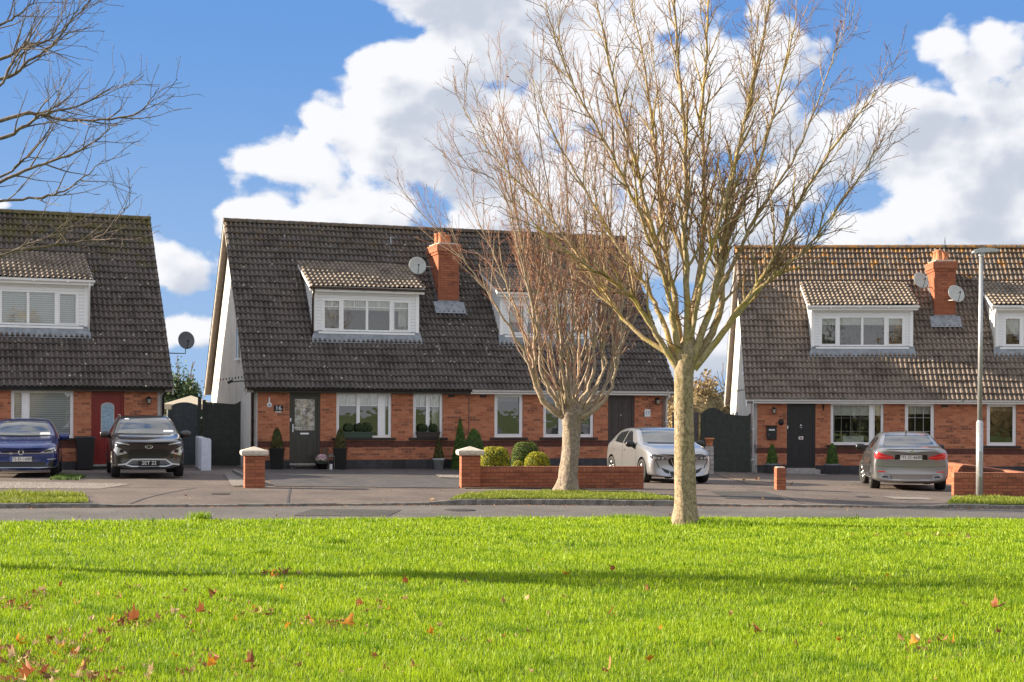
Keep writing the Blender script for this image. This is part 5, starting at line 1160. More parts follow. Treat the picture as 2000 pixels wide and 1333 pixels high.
def trunk_tube(tb, pts, rad, k=28, n=36, rough=.035, seed=1):
    P = spline(pts, n); r = np.interp(np.linspace(0, 1, n), np.linspace(0, 1, len(rad)), rad); P = np.asarray(P)
    th = np.arange(k) * 2 * np.pi / k; V = []
    for i in range(n):
        w = 1 + rough * (np.sin(th * 3 + i * .15 + seed) + .7 * np.sin(th * 7 + i * .4) + .5 * np.sin(th * 11 - i * .9)) + (.20 * np.maximum(0, 1 - i / 5) * (np.sin(th * 5 + seed) * .5 + .5))
        V.append(np.stack([P[i, 0] + r[i] * w * np.cos(th), P[i, 1] + r[i] * w * np.sin(th), np.full(k, P[i, 2])], 1))
    V = np.concatenate(V); i = np.arange(n - 1)[:, None] * k; j = np.arange(k)[None, :]; j2 = (j + 1) % k
    a, b, c, d = (i + j).ravel(), (i + j2).ravel(), (i + k + j2).ravel(), (i + k + j).ravel()
    tb.V.append(V); tb.F.append(np.concatenate([np.stack([a, b, c], 1), np.stack([a, c, d], 1)]) + tb.n); tb.n += len(V)

def maple():
    rnd = random.Random(21); x0, y0 = 2.79, 24.8; z0 = float(lawn_z(x0, y0)) - .03; s = 119.5
    e = empty('bare_maple_tree', (x0, y0, z0), 0, 'tall bare tree with mossy yellow limbs standing on the lawn edge', 'tree')
    def L3(q): return [((x - 1335) / s, dy, (1027 - y) / s) for x, y, dy in q]
    tr = Tubes(); trunk_tube(tr, L3([(1335, 1030, 0), (1336, 980, 0), (1334, 860, .0), (1333, 760, .01), (1334, 722, .0), (1338, 690, .0), (1342, 660, 0.02)]), [.235, .178, .158, .152, .158, .165, .10]); tr.build('trunk', BARK1, e)
    limbs = [ # (px, py, depth offset) ; start radius
        ([(1322, 722, 0), (1300, 690, -.05), (1268, 640, -.12), (1232, 590, -.2), (1190, 555, -.3), (1130, 520, -.5), (1060, 470, -.7), (1000, 405, -.85)], .085),
        ([(1316, 700, .05), (1290, 620, .2), (1262, 560, .35), (1205, 470, .6), (1150, 370, .8), (1085, 250, 1.0), (1040, 130, 1.1)], .07),
        ([(1325, 705, -.03), (1312, 640, -.1), (1296, 560, -.2), (1262, 440, -.4), (1222, 300, -.6), (1180, 150, -.8), (1150, 10, -.9)], .085),
        ([(1330, 700, .05), (1318, 600, .15), (1300, 480, .25), (1284, 330, .35), (1262, 160, .4), (1235, -10, .5)], .085),
        ([(1336, 695, -.05), (1338, 600, -.15), (1330, 490, -.3), (1330, 350, -.45), (1318, 180, -.5), (1300, 0, -.55), (1290, -120, -.6)], .09),
        ([(1342, 700, .04), (1352, 610, .1), (1368, 500, .2), (1376, 380, .3), (1372, 220, .5), (1385, 60, .6), (1390, -90, .7)], .10),
        ([(1348, 705, -.02), (1372, 640, -.1), (1392, 560, -.22), (1402, 470, -.35), (1420, 340, -.5), (1452, 200, -.6), (1480, 40, -.7), (1490, -60, -.7)], .095),
        ([(1350, 712, .03), (1388, 650, .12), (1408, 585, .2), (1410, 500, .3), (1450, 400, .5), (1500, 280, .7), (1540, 130, .9), (1570, 10, 1.0)], .10),
        ([(1352, 722, 0), (1392, 672, -.05), (1430, 620, -.1), (1470, 560, -.2), (1500, 505, -.3), (1530, 430, -.45), (1580, 340, -.6), (1630, 270, -.7), (1680, 205, -.8)], .085),
        ([(1405, 655, -.05), (1440, 600, -.15), (1500, 545, -.3), (1560, 490, -.5), (1600, 435, -.7), (1650, 360, -.9), (1690, 290, -1.0)], .05),
        ([(1300, 690, .0), (1255, 660, .15), (1215, 620, .3), (1175, 560, .5), (1120, 480, .7), (1050, 380, .95), (960, 290, 1.1), (900, 190, 1.2)], .06),
        ([(1392, 590, .1), (1440, 500, .3), (1480, 420, .5), (1560, 300, .8), (1620, 160, 1.0), (1660, 40, 1.1)], .055),
        ([(1296, 560, -.2), (1240, 430, -.55), (1170, 300, -.9), (1100, 180, -1.1), (1060, 60, -1.3)], .05),
        ([(1345, 640, .1), (1340, 520, .5), (1310, 380, .9), (1300, 220, 1.1), (1280, 60, 1.3)], .06),
        ([(1345, 660, -.1), (1365, 540, -.5), (1400, 400, -.9), (1430, 260, -1.2), (1450, 80, -1.4)], .06)]
    B = {'l': Tubes(), 't': Tubes()}
    opts = [dict(dens=5.0, start=.26, ang=(16, 36), len=1.2, fall=.5, seg=9, up=.60, wig=.22, kink=.07, r=.024, rmin=.0045, k=6, tube='l'),
            dict(dens=7.0, start=.12, ang=(20, 45), len=.55, fall=.4, seg=6, up=.55, wig=.3, kink=.10, r=.011, rmin=.0038, k=4, tube='t'),
            dict(dens=7.5, start=.1, ang=(28, 62), len=.24, fall=.35, seg=3, up=.3, wig=.5, kink=.14, r=.0045, rmin=.003, k=3, tube='t')]
    for pts, r in limbs:
        P = spline(L3(pts), 30); n = len(P)
        for i in range(3, n): P[i] += np.array([rnd.gauss(0, .012), rnd.gauss(0, .012), 0])
        Rr = r * .76 * (1 - np.linspace(0, 1, n) ** .8 * .88); B['l'].add(P, Rr, 10); grow(B, P, Rr, 0, rnd, opts)
    for k in range(14):                            # short twigs low on the fork
        p = np.array([rnd.uniform(-.2, .3), rnd.uniform(-.15, .15), rnd.uniform(2.7, 3.6)]); d = np.array([rnd.choice([-1, 1]) * rnd.uniform(.5, 1), rnd.uniform(-.5, .3), rnd.uniform(-.1, .6)]); P = [p + d * t + np.array([0, 0, .25 * t * t]) for t in np.linspace(0, .75, 6)]
        Rr = np.linspace(.010, .004, 6); B['t'].add(P, Rr, 4); grow(B, np.array(P), Rr, 2, rnd, opts)
    B['l'].build('limbs', LIMB1, e); B['t'].build('twigs', TWIG1, e)
    # last dry leaves in the crown
    pts = np.array([P_ for P_ in B['t'].V[::37]], dtype=object); q = np.array([v[-1] for v in B['t'].V[::61]]); leaf_cloud('dry_leaf', q[rng.random(len(q)) < .35], None, .032, LF[2], e, None, 'stuff')
maple()

def lime():
    rnd = random.Random(5); x0, y0 = 1.22, 33.9; z0 = pave_z(x0, y0) - .02; s = 90.0
    e = empty('bare_lime_tree', (x0, y0, z0), 0, 'bare vase-shaped tree with many reddish upright shoots on the verge', 'tree')
    def L3(q): return [((x - 1110) / s, dy, (962 - y) / s) for x, y, dy in q]
    tr = Tubes(); trunk_tube(tr, L3([(1108, 965, 0), (1112, 930, 0), (1117, 880, 0), (1118, 835, 0), (1120, 805, 0), (1122, 780, 0)]), [.31, .21, .188, .195, .25, .18], rough=.05, seed=4); tr.build('trunk', BARK2, e)
    limbs = [([(1112, 815, 0), (1085, 800, -.05), (1062, 780, -.1), (1048, 752, -.12), (1042, 715, -.15), (1045, 650, -.2), (1035, 560, -.3), (1010, 440, -.4), (990, 320, -.5), (975, 220, -.5)], .125),
        ([(1046, 745, -.12), (1030, 700, -.25), (1000, 645, -.4), (965, 590, -.55), (925, 530, -.7), (880, 480, -.8), (835, 430, -.9)], .06),
        ([(1062, 780, .05), (1038, 690, .3), (1010, 600, .5), (970, 500, .7), (930, 410, .8), (895, 320, .9)], .055),
        ([(1140, 815, .1), (1165, 790, .2), (1185, 750, .3), (1200, 700, .4), (1222, 640, .5), (1250, 570, .6), (1275, 480, .7)], .085),
        ([(1138, 812, -.1), (1172, 790, -.3), (1198, 740, -.45), (1208, 680, -.55), (1216, 600, -.6), (1230, 500, -.65), (1245, 390, -.7)], .08)]
    for i in range(13):
        f = i / 12; xa = 1108 + 28 * f; xm = 1056 + 142 * f + rnd.uniform(-5, 5); xt = 905 + 345 * f + rnd.uniform(-18, 18); yt = rnd.uniform(90, 300) + 160 * abs(f - .45); dy = rnd.choice([-1, 1]) * rnd.uniform(.15, .9)
        limbs.append(([(xa, 808, dy * .1), (xa * .55 + xm * .45, 775, dy * .3), (xm, 720, dy * .5), (xm + (xt - xm) * .07, 630, dy * .65), (xm + (xt - xm) * .25, 520, dy * .8), (xm + (xt - xm) * .55, 370, dy * .95), (xt, yt, dy * 1.1)], rnd.uniform(.055, .085)))
    B = {'l': Tubes(), 't': Tubes()}
    opts = [dict(dens=2.9, start=.36, ang=(10, 28), len=1.9, fall=.45, seg=10, up=.62, wig=.12, kink=.045, r=.026, rmin=.006, k=5, tube='l'),
            dict(dens=3.4, start=.15, ang=(16, 38), len=.75, fall=.4, seg=6, up=.5, wig=.2, kink=.07, r=.010, rmin=.0035, k=4, tube='t'),
            dict(dens=6, start=.1, ang=(28, 55), len=.26, fall=.3, seg=3, up=.4, wig=.4, kink=.12, r=.005, rmin=.003, k=3, tube='t')]
    for pts, r in limbs:
        P = spline(L3(pts), 28); n = len(P)
        for i in range(3, n): P[i] += np.array([rnd.gauss(0, .018), rnd.gauss(0, .018), 0])
        Rr = r * .8 * (1 - np.linspace(0, 1, n) ** .6 * .86); B['l'].add(P, Rr, 9); grow(B, P, Rr, 0, rnd, opts)
    for k in range(14):                            # crooked epicormic shoots round the head
        a = rnd.uniform(0, 6.28); p = np.array([.25 * math.cos(a), .25 * math.sin(a), rnd.uniform(1.7, 2.6)]); d = np.array([math.cos(a) * .6, math.sin(a) * .6, rnd.uniform(.5, 1.2)]); d /= np.linalg.norm(d); P = [p]
        for t in range(8): d = d + np.array([rnd.gauss(0, .12), rnd.gauss(0, .12), .07]); d /= np.linalg.norm(d); P.append(P[-1] + d * .22)
        Rr = np.linspace(.02, .007, 9); B['l'].add(P, Rr, 5); grow(B, np.array(P), Rr, 1, rnd, opts)
    B['l'].build('limbs', LIMB2, e); B['t'].build('twigs', TWIG2, e)
lime()

def left_tree():
    rnd = random.Random(11); x0, y0 = -8.6, 17.3; z0 = float(lawn_z(x0, y0)); s = 3000 / 17.3
    e = empty('bare_tree', (x0, y0, z0), 0, 'bare tree left of the frame with thin dark branches against the sky', 'tree')
    def L3(q): return [((x - 1000) / s - x0, dy, (803 - y) / s + 1.75 - z0) for x, y, dy in q]
    tr = Tubes(); tr_pts = [(0, 0, -.05), (.03, 0, .6), (0, 0, 1.6), (.05, .03, 2.4)]; trunk_tube(tr, tr_pts, [.27, .2, .18, .17]); tr.build('trunk', BARK3, e)
    B = {'l': Tubes(), 't': Tubes()}
    opts = [dict(dens=2.3, start=.3, ang=(18, 42), len=.85, fall=.5, seg=8, up=.22, wig=.25, kink=.08, r=.010, rmin=.0035, k=5, tube='l'),
            dict(dens=4.5, start=.12, ang=(25, 55), len=.42, fall=.4, seg=5, up=.28, wig=.4, kink=.12, r=.006, rmin=.0026, k=4, tube='t'),
            dict(dens=9, start=.1, ang=(30, 65), len=.10, fall=.3, seg=3, up=.3, wig=.6, kink=.2, r=.003, rmin=.0018, k=3, tube='t')]
    limbs = [([(-480, 420, 0), (-250, 300, .1), (0, 240, 0), (60, 225, 0), (110, 237, 0), (190, 240, -.05), (260, 232, -.1), (290, 210, -.1), (312, 178, -.1)], .055),
        ([(-470, 440, 0), (-220, 340, -.1), (0, 280, -.1), (50, 255, -.1), (90, 230, -.1), (150, 215, -.1), (200, 192, -.1), (225, 172, -.1)], .055),
        ([(-480, 470, 0), (-240, 420, .2), (-40, 365, .2), (40, 330, .2), (90, 312, .2), (140, 295, .2), (180, 268, .2), (205, 245, .2), (200, 232, .2)], .05),
        ([(-470, 520, 0), (-220, 450, -.1), (0, 405, -.2), (80, 396, -.2), (130, 383, -.2), (170, 357, -.2), (200, 330, -.2), (215, 315, -.2)], .04),
        ([(-480, 530, .1), (-240, 510, .4), (0, 482, .6), (80, 470, .6), (140, 462, .6), (185, 440, .6), (215, 400, .6), (228, 388, .6)], .045),
        ([(-470, 540, 0), (-240, 530, .2), (-40, 500, .4), (40, 470, .4), (95, 450, .4), (150, 415, .4)], .035),
        ([(-480, 300, 0), (-250, 230, 0), (0, 160, 0), (45, 130, 0), (90, 90, .1), (125, 50, .1), (150, 20, .1), (190, -30, .1)], .05),
        ([(-450, 330, 0), (-200, 220, .2), (0, 100, .3), (30, 80, .3), (75, 70, .3), (100, 30, .3), (112, -20, .3)], .05),
        ([(-440, 340, .1), (-220, 190, .3), (-60, 60, .4), (0, 20, .4), (40, -10, .4), (70, -60, .4)], .05),
        ([(-430, 380, -.1), (-200, 270, -.3), (0, 200, -.4), (40, 150, -.4), (60, 120, -.4), (110, 100, -.4), (160, 60, -.4), (200, 10, -.4)], .04),
        ([(-440, 460, .1), (-250, 400, .5), (-60, 340, .7), (0, 300, .7), (45, 255, .7), (70, 210, .7), (76, 180, .7)], .04)]
    for a in range(7): limbs.append(([(-480, 560, 0), (-560 - a * 30, 300, (a - 3) * .3), (-520 + a * 40, 0, (a - 3) * .6), (-600 + a * 90, -350, (a - 3) * .8)], .07))
    limbs += [([(-480, 560, 0), (-700, 380, .3), (-900, 250, .8), (-1100, 100, 1.2)], .07), ([(-480, 560, 0), (-520, 420, -.9), (-460, 250, -1.8), (-420, 60, -2.4)], .06), ([(-480, 560, 0), (-500, 420, .9), (-470, 250, 1.8), (-440, 60, 2.4)], .06)]
    for li, (pts, r) in enumerate(limbs):
        q = L3(pts); q[0] = (0.03, 0, 2.2); P = spline(q, 34); n = len(P)
        for i in range(3, n): P[i] += np.array([rnd.gauss(0, .008), rnd.gauss(0, .008), rnd.gauss(0, .006)])
        Rr = r * (.62 if li < 11 else .9) * (1 - np.linspace(0, 1, n) ** .7 * .88); B['l'].add(P, Rr, 7); grow(B, P, Rr, 0, rnd, opts)
    B['l'].build('limbs', BARK3, e); B['t'].build('twigs', BARK3, e)
left_tree()
def far_tree(x, y, h, label, seed, cnt=8, ivy=False):
    rnd = random.Random(seed); e = empty('far_bare_tree', (x, y, -.5), 0, label, 'tree'); B = {'l': Tubes(), 't': Tubes()}
    opts = [dict(dens=1.6, start=.2, ang=(20, 45), len=h * .22, fall=.4, seg=6, up=.3, wig=.2, kink=.08, r=.05, rmin=.02, k=4, tube='l'), dict(dens=2.2, start=.1, ang=(20, 50), len=h * .1, fall=.4, seg=4, up=.3, wig=.3, kink=.1, r=.02, rmin=.011, k=3, tube='t')]
    tr = Tubes(); tr.add(spline([(0, 0, -.3), (0, 0, h * .2), (.1, 0, h * .35)], 8), np.linspace(h * .03, h * .022, 8), 10); tr.build('trunk', BARK3, e)
    for k in range(cnt):
        a = k * 2.4; P = spline([(0.05, 0, h * .3), (math.cos(a) * h * .08, math.sin(a) * h * .08, h * .5), (math.cos(a) * h * .2, math.sin(a) * h * .2, h * rnd.uniform(.7, 1))], 12); Rr = np.linspace(h * .016, .02, 12); B['l'].add(P, Rr, 5); grow(B, P, Rr, 0, rnd, opts)
    B['l'].build('limbs', BARK3, e); B['t'].build('twigs', BARK3, e)
    if ivy: p = rng.normal(0, 1, (2500, 3)) * np.array([.5, .5, h * .17]) + np.array([0, 0, h * .5]); leaf_cloud('ivy', p, None, .08, CONE, e)
far_tree(-18.4, 85, 5.0, 'ivy covered bare tree far behind, between the left house and the white gable', 3, 8, True)
far_tree(-20.6, 92, 5.2, 'thin bare tree far behind, close to the dark satellite dish', 4)
far_tree(-16.2, 95, 4.6, 'thin bare tree far behind, against the white gable', 8)
far_tree(13.4, 92, 5.4, 'thin bare tree far behind the tan hedge mounds', 6)
# ================================================================ cars
def car_shell(st, name, paint, wheels, wr, clad=None, parent=None, W=.9, arch_extra=.05):
    """st: stations (y, bulge, [ring half: (x,z)*7]); subdivided cage with wheel arches cut out"""
    bm = bmesh.new(); rows = []
    for y, bl, ring in st:
        wmax = max(p[0] for p in ring); full = ring + [(-x, z) for x, z in ring[-2:0:-1]]
        rows.append([bm.verts.new((x, y + bl * (abs(x) / wmax) ** 2, z)) for x, z in full])
    n = len(rows[0])
    for a, b in zip(rows[:-1], rows[1:]):
        for j in range(n): bm.faces.new((a[j], a[(j + 1) % n], b[(j + 1) % n], b[j]))
    h = n // 2
    for row, fl in ((rows[0], 1), (rows[-1], 0)):
        for i in range(h):
            a, b, c, d = row[i], row[i + 1], row[(n - i - 1) % n], row[(n - i) % n]
            q = [v for k, v in enumerate((a, b, c, d)) if v not in (a, b, c, d)[:k]]
            if len(q) > 2: bm.faces.new(q if fl else q[::-1])
    cl = bm.edges.layers.float.get('crease_edge') or bm.edges.layers.float.new('crease_edge')
    for a, b in zip(rows[:-1], rows[1:]):
        for j, cv_ in ((4, .45), (n - 4, .45), (2, .4), (n - 2, .4), (5, .3), (n - 5, .3)):
            e_ = bm.edges.get((a[j], b[j]))
            if e_: e_[cl] = cv_
    bmesh.ops.recalc_face_normals(bm, faces=bm.faces)
    me = bpy.data.meshes.new(name); bm.to_mesh(me); bm.free(); me.materials.append(paint); me.materials.append(PLAST)
    o = bpy.data.objects.new(name, me); COL.objects.link(o)
    s = o.modifiers.new('s', 'SUBSURF'); s.levels = s.render_levels = 3
    cut = []
    for y in wheels:
        for sx in (-1, 1):
            m = MB(); m.tube([(sx * (W - .27), y, wr), (sx * (W + .2), y, wr)], wr + arch_extra, 36); c = m.build('c', [paint, PLAST]); 
            c.data.polygons.foreach_set('material_index', np.ones(len(c.data.polygons), np.int32)); cut.append(c)
            b = o.modifiers.new('b', 'BOOLEAN'); b.operation = 'DIFFERENCE'; b.object = c; b.solver = 'EXACT'
    for b in o.modifiers:
        if b.type == 'BOOLEAN': b.show_viewport = False
    bpy.context.view_layer.update(); dg = bpy.context.evaluated_depsgraph_get()
    e = o.evaluated_get(dg); em = e.to_mesh(); bvh = BVHTree.FromPolygons([v.co.copy() for v in em.vertices], [tuple(p.vertices) for p in em.polygons]); e.to_mesh_clear()
    for b in o.modifiers: b.show_viewport = True
    bpy.context.view_layer.update(); dg = bpy.context.evaluated_depsgraph_get()
    new = bpy.data.meshes.new_from_object(o.evaluated_get(dg)); o.modifiers.clear(); o.data = new
    for c in cut: bpy.data.objects.remove(c)
    bm = bmesh.new(); bm.from_mesh(new)
    if clad:
        bmesh.ops.bisect_plane(bm, geom=bm.verts[:] + bm.edges[:] + bm.faces[:], plane_co=(0, 0, clad), plane_no=(0, 0, 1))
        for f in bm.faces:
            if f.calc_center_median().z < clad: f.material_index = 1
    bm.to_mesh(new); bm.free(); new.polygons.foreach_set('use_smooth', np.ones(len(new.polygons), bool))
    try: new.set_sharp_from_angle(angle=R(35))
    except Exception: pass
    o.parent = parent; o.name = 'body'
    return o, bvh
def patch(bvh, poly, axis, off, matl, name, parent, step=.06, depth=.02, sx=1):
    """outline laid on the body: axis f/b = front/back view (x,z); s = side view (y,z) on side sx; t = top view (x,y)"""
    bm = bmesh.new(); bm.faces.new([bm.verts.new((p[0], p[1], 0)) for p in poly])
    for a in (0, 1):
        lo = min(p[a] for p in poly); hi = max(p[a] for p in poly); t = lo + step
        while t < hi - 1e-4:
            bmesh.ops.bisect_plane(bm, geom=bm.verts[:] + bm.edges[:] + bm.faces[:], plane_co=(t, 0, 0) if a == 0 else (0, t, 0), plane_no=(1, 0, 0) if a == 0 else (0, 1, 0)); t += step
    bmesh.ops.triangulate(bm, faces=[f for f in bm.faces if len(f.verts) > 4])
    D = {'f': Vector((0, 1, 0)), 'b': Vector((0, -1, 0)), 's': Vector((-sx, 0, 0)), 't': Vector((0, 0, -1))}[axis]
    last = None
    for v in bm.verts:
        u, w = v.co.x, v.co.y
        o = {'f': Vector((u, -3, w)), 'b': Vector((u, 8, w)), 's': Vector((sx * 3, u, w)), 't': Vector((u, w, 4))}[axis]
        hit = bvh.ray_cast(o, D)
        if hit[0] is None: hit = bvh.find_nearest(last if last else o + D * 3)
        nrm = hit[1] if hit[1].dot(D) < 0 else -hit[1]
        v.co = hit[0] + nrm * off; last = hit[0].copy()
    bm.normal_update()
    edges = [e for e in bm.edges if e.is_boundary]
    r = bmesh.ops.extrude_edge_only(bm, edges=edges); 
    for v in [x for x in r['geom'] if isinstance(x, bmesh.types.BMVert)]: v.co += D * (off + depth)
    bmesh.ops.recalc_face_normals(bm, faces=bm.faces)
    if sum(f.normal.dot(D) * f.calc_area() for f in bm.faces if len(f.verts)) > 0: bmesh.ops.reverse_faces(bm, faces=bm.faces)
    me = bpy.data.meshes.new(name); bm.to_mesh(me); bm.free(); me.materials.append(matl); me.polygons.foreach_set('use_smooth', np.ones(len(me.polygons), bool))
    try: me.set_sharp_from_angle(angle=R(35))
    except Exception: pass
    o = bpy.data.objects.new(name, me); COL.objects.link(o); o.parent = parent; return o
def strip(bvh, pts, w, axis, matl, name, parent, off=.004, sx=1, depth=.004):
    """thin line following the body along pts"""
    P = [Vector((p[0], p[1])) for p in pts]; L_, Rr = [], []
    for i, p in enumerate(P):
        t = (P[min(i + 1, len(P) - 1)] - P[max(i - 1, 0)]).normalized(); n = Vector((-t.y, t.x)) * w / 2; L_.append(p + n); Rr.append(p - n)
    return patch(bvh, [tuple(v) for v in L_] + [tuple(v) for v in Rr[::-1]], axis, off, matl, name, parent, .08, depth, sx)
def wheel(parent, x, y, r, w, rim, sx, steer=0, spokes=5, face=1.0):
    e = MB(); M = Matrix.Translation((x, y, r)) @ Matrix.Rotation(steer, 4, 'Z') @ Matrix.Rotation(R(90) * sx, 4, 'Y')
    h = w / 2; e.lathe([(r * .66, -h), (r * .93, -h), (r * .985, -h * .75), (r, -h * .4), (r, h * .4), (r * .985, h * .75), (r * .93, h), (r * .70, h), (r * .68, h * .8)], 0, 0, 40, 0, M)
    for k in range(60):
        pass
    wo = e.build('wheel', RUBBER, parent, True)
    m = MB(); m.lathe([(r * .68, h * .85), (r * .66, h * .88), (r * .62, h * .3), (.06, h * .1), (.001, h * .1)], 0, 0, 32, 1, M)
    for k in range(spokes):
        a = 2 * math.pi * k / spokes
        for da in (-.13, .13):
            p0 = M @ Vector((.05 * math.cos(a), .05 * math.sin(a), h * .72)); p1 = M @ Vector((r * .65 * math.cos(a + da), r * .65 * math.sin(a + da), h * .86)); m.tube([p0, p1], [.022, .018], 6, 0)
    m.lathe([(.001, h * .9), (.06, h * .85), (.065, h * .5), (.001, h * .5)], 0, 0, 14, 0, M); m.build('rim', [rim, PLASTG], wo, True)
    return wo
def mirrors(parent, x, y, z, paint, s=1.0):
    for sx in (-1, 1):
        m = MB(); Mx = Matrix.Translation((sx * (x + .12 * s), y, z)) @ Matrix.Diagonal((.13 * s, .07, .085 * s, 1)) 
        vs = []; 
        bm = bmesh.new(); bmesh.ops.create_icosphere(bm, subdivisions=3, radius=1)
        for v in bm.verts:
            p = v.co; q = Vector([math.copysign(abs(c) ** .75, c) for c in p]); q.x += -.12 * q.z * sx * 0; v.co = Mx @ q
        bm.faces.ensure_lookup_table(); me = bpy.data.meshes.new('door_mirror'); bm.to_mesh(me); bm.free(); me.materials.append(paint); me.polygons.foreach_set('use_smooth', np.ones(len(me.polygons), bool))
        o = bpy.data.objects.new('door_mirror', me); COL.objects.link(o); o.parent = parent
        MB().tube([(sx * (x - .02), y + .03, z - .09), (sx * (x + .08), y + .01, z - .05)], [.035, .025], 8).build('mirror_arm', PLAST, o)
def plate(parent, M, txt, dark=False, blue=True, w=.52, h=.112):
    p = MB(); p.box(-w / 2, w / 2, -.006, .006, -h / 2, h / 2); p.v = [tuple(M @ Vector(v)) for v in p.v]; po = p.build('number_plate', PLASTG if dark else PLATE, parent)
    if blue and not dark: q = MB(); q.box(-w / 2 + .003, -w / 2 + .05, -.008, -.005, -h / 2 + .004, h / 2 - .004); q.v = [tuple(M @ Vector(v)) for v in q.v]; q.build('country_band', PBLUE, po)
    text_mesh(txt, .108 if not dark else .125, M @ Matrix.Translation((.022 if not dark else 0, -.009, .0)), PAPER if dark else INK, 'registration', po, .003)
    return po
def ring_half(zb, wl, zl, wm, zm, ws, zs, wt, zt, zc): return [(0, zb), (wl * .80, zb), (wl, zl), (wm, zm), (ws, zs), (wt * 1.07, zt + .015), (wt * .6, zt * .3 + zc * .7), (0, zc)]
def T(ring_list): return ring_list
def sym(poly): return [(-x, z) for x, z in poly][::-1]
def paint_mat(name, col, metal=.5, rough=.28): return mat(name, col, rough, metal=metal, coat=1, spec=.6)

def windows(bvh, B, W, side, ws=None, rear=None, wsmat=CARGL2):
    if ws: patch(bvh, ws, 'f', .004, wsmat, 'windscreen', B, .07, .006)
    if rear: patch(bvh, rear, 'b', .004, CARGL, 'rear_window', B, .07, .006)
    for sx in (-1, 1):
        for s in side: patch(bvh, s, 's', .004, CARGL, 'side_window', B, .07, .006, sx)

